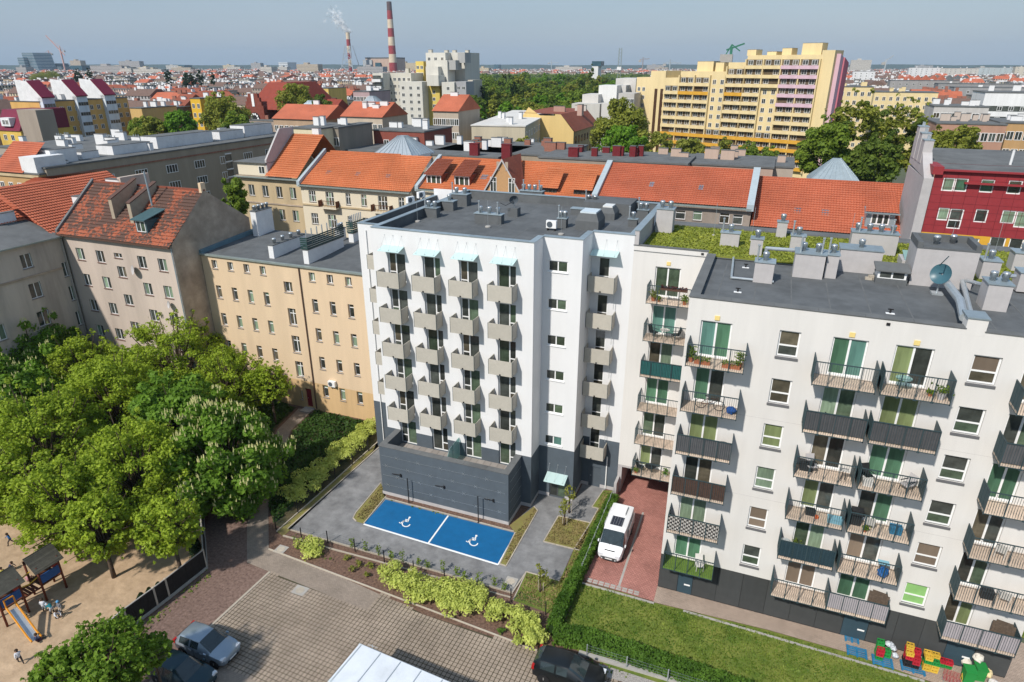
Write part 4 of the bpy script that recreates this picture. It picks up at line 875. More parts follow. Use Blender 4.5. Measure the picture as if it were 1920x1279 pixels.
def long_stack(pf, pb, wd, h, label, pots=3, screen=False, z=16.2, bm=None):
    a, b = Z(*pf, z), Z(*pb, z); L = max(.8, b[1] - a[1]); t = thing('chimney_stack', label, 'chimney', a[0], a[1], z)
    MB().box(0, 0, -.5, wd, L, h).build('stack', bm or m_wchim, t); MB().box(-.06, -.06, h, wd + .06, L + .06, h + .08).build('cap', m_membrane2, t)
    for i in range(pots): link('cowl', cowl_me(m_galv), t, (wd / 2, L * (i + .5) / pots, h + .08))
    if screen:
        for k in range(6): MB().box(-.1, -.1, h + .1 + k * .2, wd + .1, -.06, h + .24 + k * .2).box(wd + .06, -.06, h + .1 + k * .2, wd + .1, L + .1, h + .24 + k * .2).build('slat', m_cov_t if k < 0 else mat('green_slat', (0.022, 0.055, 0.050), .6, .1), t)
        for k in range(7): MB().tube((wd / 2, L * (k + .5) / 7, h + .5), (wd / 2, L * (k + .5) / 7, h + 1.9), .06, 6).build('flue', m_galv, t)
    return t
long_stack((476, 445), (521, 437), .75, 2.9, 'tall white double chimney stack with panelled side on the peach tenement roof', 4)
long_stack((505, 481), (560, 458), .6, 1.15, 'low white chimney wall on the peach tenement roof', 4)
long_stack((570, 491), (626, 463), .6, 1.2, 'white chimney wall topped by a dark green slatted screen with flues', 0, True)
long_stack((630, 456), (646, 452), .6, 1.5, 'small white chimney beside the slatted one', 2); long_stack((655, 458), (668, 448), .6, 1.2, 'white chimney with dark green screen against the white apartment block', 0, True)
u, z = FV(625, 719, 50.1); t = ac_unit(u, 49.9, z - .3, 'white air conditioner hung on the ochre ground floor wall', 0, .05)

# ---------------------------------------------------------------- dirty pink tenement with weathered roof
pb = thing('tenement_house', 'dirty pink tenement with weathered mottled tile roof and brown gable wall', 'tenement', -70.04, 46.86)
PW = 15.7; items = []
for c in (1.65, 4.62, 10.54, 13.32):
    for z in (14.72, 11.85, 8.9, 5.9, 2.8): items.append((c, z, c + 1.15, z + 1.32, '2v'))
items += [(7.27, 15.5, 8.4, 16.03, '2v')] + [(7.27, z, 8.45, z + 1.2, '2v') for z in (13.4, 10.3, 7.2, 4.2)]
wall(pb, (0, 0, 0), 0, PW, 17.5, items, m_pink, reveal=.2); wgrid(pb, (0, 0, 0), 0, items, m_frame, GL, m_sillbr, depth=.16)
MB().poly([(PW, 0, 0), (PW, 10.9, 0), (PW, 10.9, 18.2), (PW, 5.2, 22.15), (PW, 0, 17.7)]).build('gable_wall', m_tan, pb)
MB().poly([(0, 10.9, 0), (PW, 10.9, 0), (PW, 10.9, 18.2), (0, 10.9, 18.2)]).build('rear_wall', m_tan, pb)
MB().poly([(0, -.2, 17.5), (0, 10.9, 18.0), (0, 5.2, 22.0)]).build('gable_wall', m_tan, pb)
tiles(pb, (-.3, -.35, 17.45), (PW, -.35, 17.45), (PW, 5.2, 22.05), m_tile_old); MB().poly([(0, 5.2, 22.0), (PW, 5.2, 22.0), (PW, 11, 18.1), (0, 11, 18.1)]).build('rear_roof', m_tile_old, pb)
MB().box(-.3, 5.1, 22.05, PW, 5.35, 22.22).build('ridge_cap', m_tile_br, pb); MB().box(-.2, -.5, 17.32, PW, -.33, 17.46).build('gutter', m_pipe_b, pb)
MB().prof([(-.3, 17.55), (5.2, 22.15), (5.2, 22.45), (-.3, 17.85)], -.35, -.05).build('verge', m_membrane2, pb)
MB().box(PW - .35, 4.9, 21.9, PW - .02, 5.5, 22.9).build('chimney', m_peach, pb)
for x, y, L, h in ((6.2, 1.6, 3.4, 3.2), (9.0, 1.4, 3.6, 3.0)):
    c = MB().prof([(0, 0), (L, 2.6), (L, h + 1.6), (0, h)], 0, .45).build('chimney', mat('old_chimney_render', (0.40, 0.335, 0.25), .9, .15, .8, stain=.4), pb, loc=(x, y, 18.0)); MB().prof([(-.05, h), (L + .05, h + 1.62), (L + .05, h + 1.72), (-.05, h + .1)], -.06, .51).build('cap', m_pipe_b, c)
MB().tube((10.3, 3.3, 20), (10.1, 3.3, 24), .1, 8).build('flue', m_zinc, pb)
dm = MB().box(0, 0, 0, 1.5, 2.6, 1.45).build('dormer', mat('teal_zinc', (0.055, 0.105, 0.115), .5, .1, 2), pb, loc=(10.6, .6, 18.2)); MB().prof([(-.35, 1.42), (3.0, 2.2), (3.0, 2.3), (-.35, 1.52)], -.2, 1.7).build('dormer_roof', MATS['teal_zinc'], dm); window(pb, (10.75, .6, 18.45), 0, 1.2, 1.1, '2v', m_frame, [m_gl, m_gl3], None, depth=-.02)
for k, (px, py) in enumerate(((252, 506), (319, 571))):
    u, z = FV(px, py, 46.6); t = thing('satellite_dish', ['large grey satellite dish on the dirty pink wall', 'small satellite dish below it on the dirty pink wall'][k], 'satellite dish', u, 46.55, z); MB().lathe([(.04, 0), (.3, .05), (.5 - .1 * k, .14)], k=14, cap=False).build('reflector', m_stucco, t, True).rotation_euler = (R(80), 0, R(-25)); MB().tube((0, .3, -.1), (0, 0, 0), .03).build('arm', m_galv, t)
MB().path([(.0, -.15, 1), (.0, -.15, 17.3)], .07, 6).build('downpipe', m_pipe_b, pb); MB().path([(PW - .1, -.12, 1), (PW - .1, -.12, 17.3)], .06, 6).build('downpipe', m_zinc, pb)

# ---------------------------------------------------------------- grey-beige wing at the far left, facing the court
lb = thing('tenement_house', 'stained grey beige tenement wing with dark felt roof at the courtyard corner', 'tenement', -70.04, 20.0)
items = []
for (x, z, w_, h) in ((26.05, 12.8, .8, 1.6), (26.1, 10.05, .65, 1.65), (26.1, 7.1, .7, 1.65), (26.1, 4.1, .7, 1.65), (22.1, 14.75, 1.1, 1.5), (22.1, 11.5, 1.25, 1.65), (22.1, 8.4, 1.25, 1.65), (17.5, 11.5, 1.25, 1.65), (17.5, 14.75, 1.1, 1.5), (17.5, 8.4, 1.25, 1.65)): items.append((x, z, x + w_, z + h, '2v'))
wall(lb, (0, 0, 0), R(90), 26.8, 17.2, items, m_lgrey, reveal=.2); wgrid(lb, (0, 0, 0), R(90), items, m_frame, GL, m_sillg, depth=.16)
MB().box(-.01, 8, 13.75, .12, 26.0, 13.95).build('cornice', m_tan, lb); MB().box(-.1, 0, 17.1, .45, 26.7, 17.25).build('gutter', m_gutter, lb)
MB().poly([(.4, 0, 17.25), (.4, 26.6, 17.25), (-4.5, 26.6, 18.6), (-4.5, 0, 18.6)]).build('felt_roof', m_membrane2, lb)
tiles(lb, (-4.4, 26.6, 18.6), (-4.4, 0, 18.6), (-9.5, 0, 21.5), m_tile2, (-9.5, 26.6, 21.5)); MB().poly([(-9.5, 0, 21.45), (-9.5, 26.6, 21.45), (-14, 26.6, 18), (-14, 0, 18)]).build('rear_roof', m_tile2, lb)
MB().poly([(.3, 26.6, 0), (.3, 26.6, 17.2), (-4.5, 26.6, 18.6), (-9.5, 26.6, 21.4), (-14, 26.6, 18), (-14, 26.6, 0)]).build('gable_wall', m_lgrey, lb)
c = MB().box(0, 0, 0, .5, 2.4, 1.3).build('chimney', m_wchim, lb, loc=(-5.0, 23.2, 18.4)); MB().box(-.06, -.06, 1.3, .56, 2.46, 1.36).build('cap', m_membrane2, c)
# red roofed house behind the corner
hh = thing('tenement_house', 'red tiled corner house with white chimney stacks behind the pink tenement', 'tenement', -88, 46)
MB().box(0, 0, 0, 17.6, 14, 17.2).build('wall', m_lgrey, hh); tiles(hh, (17.7, .2, 17.2), (17.7, 14, 17.2), (10, 14, 21.8), m_tile2, (10, .2, 21.8)); tiles(hh, (-.2, .0, 17.2), (17.7, .0, 17.2), (10, 7, 21.8), m_tile2, (7, 7, 21.8)); MB().poly([(-.2, 14, 17.2), (-.2, 0, 17.2), (7, 7, 21.8), (10, 14, 21.8)]).build('rear_roof', m_tile2, hh)
roofbox(hh, 14.3, 5.6, 18.0, 1.3, .8, 2.3, m_wchim); roofbox(hh, 13.9, 10.5, 18.3, 2.2, .6, 3.2, m_wchim); roofbox(hh, 9.5, 3.4, 19, 1.2, .8, 1.6, m_wchim); MB().box(15.9, 10.5, 17.8, 16.4, 14.5, 21.8).build('firewall', m_pink, hh)

# ---------------------------------------------------------------- row of red-roofed tenements behind
m_crm = mat('cream_render', (0.68, 0.60, 0.46), .9, .05, .7, stain=.12, streak=True); m_sandy = mat('sandy_render', (0.50, 0.39, 0.24), .9, .07, .6, stain=.18, streak=True)
m_brick = brickmat('red_brick_wall', (0.25, 0.105, 0.07), (0.33, 0.15, 0.10), (0.30, 0.25, 0.21), .25, .08, .012, rot=0); m_gbrick = mat('tan_brick', (0.46, 0.27, 0.13), .9, .1, 4)
def row_house(label, u0, u1, v, ze, ur0, ur1, vr, zr_, wm, tm, items, fm=None, style='cross', dp=12.5, gx=None):
    t = thing('tenement_house', label, 'tenement', u0, v, 0); L = u1 - u0
    wall(t, (0, 0, 0), 0, L, ze, items, wm, z0=2, reveal=.18); wgrid(t, (0, 0, 0), 0, items, fm or m_frame, GL, m_sillg, style, depth=.14)
    if tm is not None:
        tiles(t, (0, -.4, ze), (L, -.4, ze), (ur1 - u0, vr - v, zr_), tm, (ur0 - u0, vr - v, zr_))
        MB().poly([(ur0 - u0, vr - v, zr_), (ur1 - u0, vr - v, zr_), (L, dp, ze), (0, dp, ze)]).build('rear_roof', tm, t)
        MB().box(ur0 - u0, vr - v - .12, zr_ + .02, ur1 - u0, vr - v + .14, zr_ + .16).build('ridge_cap', tm, t)
        MB().poly([(0, 0, 2), (0, dp, 2), (0, dp, ze), (ur0 - u0, vr - v, zr_ - .05), (0, 0, ze)]).build('gable_wall', wm, t); MB().poly([(L, 0, 2), (L, dp, 2), (L, dp, ze), (ur1 - u0, vr - v, zr_ - .05), (L, 0, ze)]).build('gable_wall', wm, t)
    MB().box(0, -.62, ze - .22, L, -.40, ze - .04).build('gutter', m_gutter, t); MB().poly([(0, dp, 0), (L, dp, 0), (L, dp, ze), (0, dp, ze)]).build('rear_wall', wm, t)
    return t
def fire(t, x, v, ze, vr, zr_, w_=.5): MB().prof([(-.6, ze - .3), (vr, zr_ - .2), (vr, zr_ + .45), (-.6, ze + .45)], x - w_ / 2, x + w_ / 2).build('firewall', mat('zinc_firewall', (0.36, 0.42, 0.45), .6, .08, 2), t)
def win_at(t0u, v, L_):      # photo window corners -> openings in the wall
    r = []
    for (x0_, y0_, x1_, y1_, s) in L_:
        a, b = FV(x0_, y0_, v), FV(x1_, y1_, v); r.append((a[0] - t0u, b[1], b[0] - t0u, a[1], s))
    return r
# sandy four-window house
it = []
for c in (2.5, 5.1, 7.7, 10.2):
    for z in (15.6, 12.2, 8.9, 5.6): it.append((c - .55, z, c + .55, z + 1.65, '2v'))
v8 = 80.0
sh = row_house('sandy rendered house with grey flat front roof piece and red tiles', -76.4, -64.6, v8, 18.6, -70, -64.6, 86, 23.6, m_sandy, None, it)
tiles(sh, (5.7, -.4, 18.7), (11.6, -.4, 18.7), (11.6, 7, 24.2), m_tile, (5.7, 7, 24.2)); MB().poly([(5.7, 7, 24.2), (11.6, 7, 24.2), (11.6, 12.5, 19), (5.7, 12.5, 19)]).build('rear_roof', m_tile, sh)
MB().box(.2, .3, 18.6, 5.6, 12, 20.5).build('attic_wall', m_crm, sh); MB().box(-.1, -.1, 20.5, 5.9, 12, 20.62).build('attic_roof', m_membrane2, sh); MB().prof([(.2, 18.6), (7.2, 23.9), (7.2, 25.2), (4, 25.2), (.2, 21)], 5.6, 5.9).build('firewall', m_stucco, sh); window(sh, (4.2, .3, 18.95), 0, 1.1, 1.1, '2v', m_frame, [m_gl, m_gl], None, depth=-.02)
MB().box(0, -.12, 14.5, 11.8, 0, 14.7).build('string_course', m_tan, sh); MB().box(0, -.15, 18.2, 11.8, 0, 18.6).build('cornice', m_tan, sh); roofbox(sh, 9.5, 7, 23.5, 1.2, .7, 1.6, m_wchim)
# cream house
it = []
for (x0_, x1_, s) in ((1.3, 2.5, '6'), (4.25, 5.65, '6'), (7.7, 8.5, 'cross'), (10.3, 11.2, 'cross'), (13.1, 14.6, '6'), (16.4, 17.3, 'cross')):
    for k, z in enumerate((15.45, 12.15, 8.8, 5.5)): it.append((x0_, z - (.35 if s == '6' and x0_ > 4 and k < 2 else 0), x1_, z + 1.62, s))
ul, zl = FV(620, 285, 86.5); ur, zr2 = FV(751, 290, 86.5)
ch_ = row_house('cream house with white cross windows, iron balcony and hipped orange roof', -64.5, -46.0, v8 - .2, 17.95, ul, ur, 86.5, (zl + zr2) / 2, m_crm, m_tile, it)
fire(ch_, .05, v8, 17.95, 6.6, (zl + zr2) / 2); MB().box(0, -.14, 14.9, 18.5, 0, 15.12).build('string_course', m_sandy, ch_); MB().box(0, -.3, 17.5, 18.5, 0, 17.72).build('cornice', m_crm, ch_)
tiles(ch_, (0, -.3, 17.95), (1.5, -.3, 17.95), (ul + 64.5, 6.7, zl - .05), m_tile, (0, 6.7, zl - .05)); tiles(ch_, (17, -.3, 17.95), (18.5, -.3, 17.95), (18.5, 6.7, zr2 - .05), m_tile, (ur + 64.5, 6.7, zr2 - .05))
for x in (5.0, 13.9):
    b = MB().box(-1.5, -.9, 0, 1.5, 0, .2).build('balcony', m_crm, ch_, loc=(x, 0, 14.75)); mb = MB()
    for i in range(13): mb.box(-1.5 + i * .25 - .015, -.9, .2, -1.5 + i * .25 + .015, -.87, 1.15)
    mb.box(-1.5, -.92, 1.12, 1.5, -.86, 1.18).box(-1.5, -.9, .2, -1.47, 0, 1.15).box(1.47, -.9, .2, 1.5, 0, 1.15).build('railing', m_wood, b)
def skylights(t, u0, v, pts, ze, vr, zr_, wd=.75, m=None):
    for px, py in pts:
        # intersect the view ray with the roof slope
        r = ray(px, py); s = (zr_ - ze) / (vr - v); k = (ze - CAMH - s * v) / (r[2] - s * r[1]); x, y, z = r[0] * k, r[1] * k, CAMH + r[2] * k
        a = math.atan(s); o = MB().box(-wd / 2, -.55, .04, wd / 2, .55, .16).build('roof_window', m_gutter, t, loc=(x - u0, y - v, z)); o.rotation_euler = (a, 0, 0); MB().box(-wd / 2 + .08, -.45, .16, wd / 2 - .08, .45, .175).build('pane', m or glass('roof_pane', (0.10, 0.13, 0.17), .1, .3), o)
skylights(ch_, -64.5, v8 - .2, [(616, 325), (671, 328), (728, 332)], 17.95, 86.5, (zl + zr2) / 2)
# orange row with dormers and gable
zE = 18.3; uA, zA = FV(800, 293, 88); uB, zB = FV(1127, 312, 88); zM = (zA + zB) / 2
it = [(1.2 + 3.05 * i, z, 2.3 + 3.05 * i, z + 1.7, 'cross') for i in range(8) for z in (15.2, 11.8)]
oh = row_house('long orange tiled house with tiled dormers and a small brick gable', -45.6, -20.6, 81, zE, -45.6, -20.6, 88, zM, m_crm, m_tile, it); fire(oh, .1, 81, zE, 7, zM)
skylights(oh, -45.6, 81, [(908, 334)], zE, 88, zM, 1.0)
for (xa, xb, ya, yb) in ((800, 828, 328, 352), (852, 881, 330, 355)):
    a, b = FV(xa, yb, 82), FV(xb, ya, 82); q = MB().box(0, 0, -.3, b[0] - a[0], 4.2, b[1] - a[1]).build('dormer', m_tile_br, oh, loc=(a[0] + 45.6, 1.0, a[1])); window(oh, (a[0] + 45.6 + .1, 1.0, a[1]), 0, b[0] - a[0] - .2, b[1] - a[1] - .1, '3v', m_frame, [m_gl, m_gl3, m_gl], None, depth=-.04, fb=.12)
    o = tiles(q, (-.25, -.5, b[1] - a[1] - .1), (b[0] - a[0] + .25, -.5, b[1] - a[1] - .1), (b[0] - a[0] + .1, 3.8, b[1] - a[1] + 1.6), m_tile_br, (-.1, 3.8, b[1] - a[1] + 1.6))
for (xa, xb, ya, yb) in ((1013, 1043, 354, 361), (1075, 1107, 358, 366)):
    a, b = FV(xa, yb, 81.6), FV(xb, ya, 81.6); q = MB().box(0, 0, -.2, b[0] - a[0], 3.5, b[1] - a[1]).build('dormer', m_frame_d, oh, loc=(a[0] + 45.6, .7, a[1])); tiles(q, (-.3, -.4, b[1] - a[1]), (b[0] - a[0] + .3, -.4, b[1] - a[1]), (b[0] - a[0] + .1, 3.4, b[1] - a[1] + 2.1), m_tile, (-.1, 3.4, b[1] - a[1] + 2.1))
    window(oh, (a[0] + 45.6 + .05, .7, a[1] + .02), 0, b[0] - a[0] - .1, b[1] - a[1] - .1, '4v', m_frame_d, [m_gl], None, depth=-.03)
gl_, gr_ = FV(912, 358, 81), FV(976, 356, 81); gu, gz = FV(944, 302, 81)
q = MB().prof([], 0, 0) if False else None
g = MB(); gx0, gx1 = gl_[0] + 45.6, gr_[0] + 45.6; gc = (gx0 + gx1) / 2
g.poly([(gx0, -.25, zE - 1.5), (gx1, -.25, zE - 1.5), (gx1, -.25, zE + .2), (gc, -.25, gz), (gx0, -.25, zE + .2)]).poly([(gx0, -.2, zE + .2), (gc, -.2, gz), (gc, 6.3, gz), (gx0, 1, zE + .5)]).poly([(gx1, -.2, zE + .2), (gc, -.2, gz), (gc, 6.3, gz), (gx1, 1, zE + .5)])
g.build('gable', m_gbrick, oh)
for s1 in (-1, 1):
    xe = gx0 if s1 < 0 else gx1; MB().poly([(xe + s1 * .3, -.5, zE + .15), (gc, -.5, gz + .25), (gc, 6.5, gz + .25), (xe + s1 * .3, 1.0, zE + .3)]).build('gable_roof', m_tile_br, oh); MB().poly([(xe + s1 * .3, -.5, zE - .1), (xe + s1 * .3, -.5, zE + .25), (gc, -.5, gz + .35), (gc, -.5, gz)]).build('bargeboard', m_stucco, oh)
    window(oh, (gc + s1 * 1.3 - .45, -.3, zE + .3), 0, .9, 1.9, 'cross', m_frame, [m_gl], None, depth=.02); MB().box(-.2, -.04, 0, .2, .02, 1.1).build('blind_niche', m_tan, oh, loc=(gc + s1 * .6, -.28, zE + 3.1))
# plain orange roof
uA, zA = FV(1140, 305, 88); uB, zB = FV(1413, 322, 88); zM = (zA + zB) / 2; zE3 = 18.75
it = win_at(-20.5, 81, [(1267, 394, 1284, 412, 'tl'), (1300, 395, 1315, 414, 'tl'), (1350, 399, 1366, 420, 'tl'), (1375, 402, 1391, 422, 'tl')])
it += [(1.2 + 2.6 * i, 15.9, 2.2 + 2.6 * i, 17.6, 'tl') for i in range(4)]
ph = row_house('red brick house with plain orange tiled roof between zinc firewalls', -20.5, -1.75, 81, zE3, -20.5, -1.75, 88, zM, m_brick, m_tile2, it, dp=13); fire(ph, .15, 81, zE3, 7, zM, .7); fire(ph, 18.6, 81, zE3, 7, zM, .8); skylights(ph, -20.5, 81, [(1222, 348), (1314, 354)], zE3, 88, zM, .6)
# wide red roof with one dormer
uA, zA = FV(1425, 331, 89); uB, zB = FV(1722, 350, 89); zM = (zA + zB) / 2; zE4 = 16.7
wh = row_house('house with wide red tiled roof and a long dormer beside the crimson building', -1.6, 15.6, 81, zE4, -1.6, 15.6, 89, zM, m_brick, m_tile2, [(1.2 + 2.8 * i, 13, 2.4 + 2.8 * i, 14.8, 'tl') for i in range(6)], dp=15); skylights(wh, -1.6, 81, [(1496, 396), (1547, 400)], zE4, 89, zM, .8); fire(wh, 17.0, 81, zE4, 8, zM, .6)
a, b = FV(1621, 421, 81.8), FV(1680, 400, 81.8); q = MB().box(0, 0, -.3, b[0] - a[0], 4, b[1] - a[1]).build('dormer', m_zinc, wh, loc=(a[0] + 1.6, .8, a[1])); tiles(q, (-.2, -.4, b[1] - a[1]), (b[0] - a[0] + .3, -.4, b[1] - a[1]), (b[0] - a[0] + .1, 4, b[1] - a[1] + 1.7), m_tile2, (0, 4, b[1] - a[1] + 1.7)); MB().box(-.3, -.55, b[1] - a[1] - .12, b[0] - a[0] + .4, -.38, b[1] - a[1] + .02).build('dormer_gutter', m_zinc, q)
window(wh, (a[0] + 1.6 + .5, .8, a[1] + .1), 0, b[0] - a[0] - 1.0, b[1] - a[1] - .25, '3v', m_frame, [m_gl], None, depth=-.03, fb=.12)
mb = MB(); 
for f_ in (.25, .62): mb.box(.5, 0, 0, 17, .05, .05)
# ---------------------------------------------------------------- crimson clad building
m_crim = mat('crimson_cladding', (0.265, 0.030, 0.036), .6, .1, 1.5, rand=.0); m_yel = mat('yellow_render', (0.62, 0.34, 0.035), .85, .06, 1, stain=.1)
cv = 76.0; ul_, zt = FV(1745, 318, cv); ub_, zb = FV(1722, 436, cv); cu0 = 14.75
cb = thing('apartment_building', 'crimson clad apartment building over a yellow ground storey', 'apartment building', cu0, cv)
zb = FV(1760, 437, cv)[1]; W_ = 22
it = win_at(cu0, cv, [(1770, 333, 1786, 359, '1'), (1793, 334, 1811, 360, '1'), (1841, 336, 1860, 362, '1'), (1893, 338, 1912, 365, '1'), (1761, 389, 1776, 414, '1'), (1783, 391, 1799, 430, '2h'), (1831, 392, 1848, 418, '1'), (1881, 394, 1900, 420, '1'), (1908, 396, 1925, 428, '1')])
wall(cb, (0, 0, 0), 0, W_, zt, it, m_crim, z0=zb, reveal=.15)
for i, h in enumerate(it): window(cb, (h[0], 0, h[1]), 0, h[2] - h[0], h[3] - h[1], h[4], m_frame, [rnd.choice([m_bl_g, m_cur, m_gl, m_gl3])] * 2, None, depth=.1, fb=.1)
iy = win_at(cu0, cv, [(1735, 444, 1772, 456, '2v'), (1781, 446, 1801, 459, '2v'), (1812, 446, 1833, 464, '2h'), (1858, 444, 1882, 466, '1'), (1895, 446, 1915, 470, '1')])
wall(cb, (0, 0, 0), 0, W_, zb, iy, m_yel, name='ground_floor_wall', z0=8, reveal=.2)
for h in iy: window(cb, (h[0], 0, h[1]), 0, h[2] - h[0], h[3] - h[1], h[4], m_frame, [m_gl, m_bl_t], None, depth=.12, fb=.1)
MB().box(-.1, -.35, zt - .05, W_, 0, zt + .12).build('eaves', m_crim, cb); MB().poly([(0, 0, zt + .1), (W_, 0, zt + .1), (W_, 13, zt + .8), (0, 13, zt + .8)]).build('roof', m_membrane2, cb); MB().box(2.6, -.5, zt - 1.15, W_, 0, zt - 1.0).build('canopy_strip', m_crim, cb)
mb = MB()
for i in range(1, 22): mb.box(i * 1.0 - .012, -.012, zb + .05, i * 1.0 + .012, 0, zt)
for i in range(1, 10): mb.box(0, -.012, zb + i * .75, W_, 0, zb + i * .75 + .02)
mb.build('cladding_joint', mat('cladding_joint', (0.11, 0.012, 0.018), .8, .05), cb)
MB().box(-.9, -.3, 0, -.05, 9.5, zt - .8).build('side_wall', m_stucco, cb); MB().prof([(-.3, zt - .8), (9.5, zt - .5), (9.5, zt + 2.2), (4.5, zt + 2.2), (2, zt + .4)], -.9, -.05).build('firewall', m_stucco, cb)
for k in range(3): roofbox(cb, -.95, 3.2 + 2.1 * k, zt + .2, .85, 1.5, 3.2 - .5 * (2 - k), m_stucco, m_zinc, pots=2)
MB().box(-.3, -.36, zt - .4, .6, 3.5, zt + .35).build('verge', m_crim, cb); roofbox(cb, 10.0, 4.5, zt + .3, 3.0, 1.2, 1.2, m_sandy)
solo('roof_vent', MB().tube((0, 0, 0), (0, 0, 1.4), .12, 8), m_wchim, cu0 + 7, cv + 4, zt + .3, 'slim white vent pipe on the roof of the crimson building', 'roof vent')
# ================================================================ foliage
import numpy as np
NR = np.random.default_rng(5)
def leaf_object(name, C, Nn, S, m, parent=None, fold=.35, aspect=1.6):
    """many folded leaf quads: centres, facing directions, sizes"""
    n = len(C); Nn = Nn / (np.linalg.norm(Nn, axis=1, keepdims=True) + 1e-9); rv = NR.normal(size=(n, 3)); a = np.cross(Nn, rv); a /= (np.linalg.norm(a, axis=1, keepdims=True) + 1e-9); b = np.cross(Nn, a); s = S[:, None]
    P = np.stack([C - a * s * .5 * aspect, C - b * s * .5 + Nn * s * fold * .5, C + a * s * .5 * aspect, C + b * s * .5 + Nn * s * fold * .5], 1).reshape(-1, 3)
    me = bpy.data.meshes.new(name); me.vertices.add(4 * n); me.vertices.foreach_set('co', P.astype(np.float32).ravel())
    # two triangles folded along the leaf axis
    idx = (np.arange(n) * 4)[:, None] + np.array([[0, 1, 2, 0, 2, 3]]); me.loops.add(6 * n); me.loops.foreach_set('vertex_index', idx.ravel().astype(np.int32))
    me.polygons.add(2 * n); me.polygons.foreach_set('loop_start', np.arange(2 * n, dtype=np.int32) * 3); me.update(calc_edges=True); me.materials.append(m)
    o = link(name, me, parent); o['kind'] = 'stuff'; return o
def clump_leaves(cl, per, size, up=.35, shell=(.55, 1.0), jit=.6):
    C, N_, S = [], [], []
    for (x, y, z, r) in cl:
        n = max(4, int(per * r * r)); d = NR.normal(size=(n, 3)); d /= np.linalg.norm(d, axis=1, keepdims=True); d[:, 2] = np.where(NR.random(n) < up, np.abs(d[:, 2]), d[:, 2])
        rr = r * NR.uniform(shell[0], shell[1], (n, 1)) ** .7; C.append(np.array([[x, y, z]]) + d * rr * np.array([[1, 1, .85]])); N_.append(d + NR.normal(size=(n, 3)) * jit + np.array([[0, 0, .35]])); S.append(size * NR.uniform(.65, 1.25, n))
    return np.concatenate(C), np.concatenate(N_), np.concatenate(S)
LM = {'chestnut': leafmat('chestnut_leaf', (0.095, 0.205, 0.017), (0.185, 0.32, 0.032)), 'locust': leafmat('locust_leaf', (0.205, 0.315, 0.02), (0.37, 0.465, 0.042)), 'maple': leafmat('maple_leaf', (0.10, 0.20, 0.016), (0.19, 0.30, 0.03)),
 'spirea': leafmat('spirea_leaf', (0.44, 0.53, 0.085), (0.62, 0.66, 0.18)), 'hedge': leafmat('hedge_leaf', (0.060, 0.150, 0.014), (0.115, 0.215, 0.026)), 'thuja': leafmat('thuja_leaf', (0.016, 0.042, 0.012), (0.035, 0.070, 0.018)), 'ivy': leafmat('ivy_leaf', (0.028, 0.075, 0.014), (0.060, 0.12, 0.02)),
 'dark': leafmat('dark_tree_leaf', (0.075, 0.14, 0.02), (0.155, 0.21, 0.03)), 'mid': leafmat('mid_tree_leaf', (0.13, 0.23, 0.024), (0.22, 0.295, 0.035)), 'olive': leafmat('olive_tree_leaf', (0.20, 0.245, 0.03), (0.30, 0.315, 0.05)), 'bright': leafmat('bright_tree_leaf', (0.10, 0.235, 0.016), (0.17, 0.31, 0.026)), 'sapling': leafmat('sapling_leaf', (0.20, 0.23, 0.035), (0.30, 0.31, 0.06)), 'purple': leafmat('purple_leaf', (0.07, 0.022, 0.025), (0.11, 0.035, 0.035))}
m_bark = mat('bark', (0.085, 0.06, 0.042), .95, .25, 6, bump=.5, bscale=12)
m_flower = mat('blossom', (0.52, 0.50, 0.22), .8, .15, 8)
def crown_clumps(rx, rz, n, rmin, rmax, seed, flat=.0):
    r_ = random.Random(seed); out = []
    for i in range(n):
        while True:
            x, y, z = r_.uniform(-1, 1), r_.uniform(-1, 1), r_.uniform(-.9, 1)
            q = x * x + y * y + z * z
            if .18 < q < 1 and (q > .42 or r_.random() < .35): break
        out.append((x * rx * .86, y * rx * .86, z * rz * .86, r_.uniform(rmin, rmax)))
    for i in range(n // 4):      # loose sprays that break the outline
        a, e = r_.uniform(0, 6.283), r_.uniform(-.6, 1.4); f = r_.uniform(.92, 1.16); out.append((math.cos(a) * math.cos(e) * rx * f, math.sin(a) * math.cos(e) * rx * f, math.sin(e) * rz * f, rmin * r_.uniform(.5, .9)))
    return out
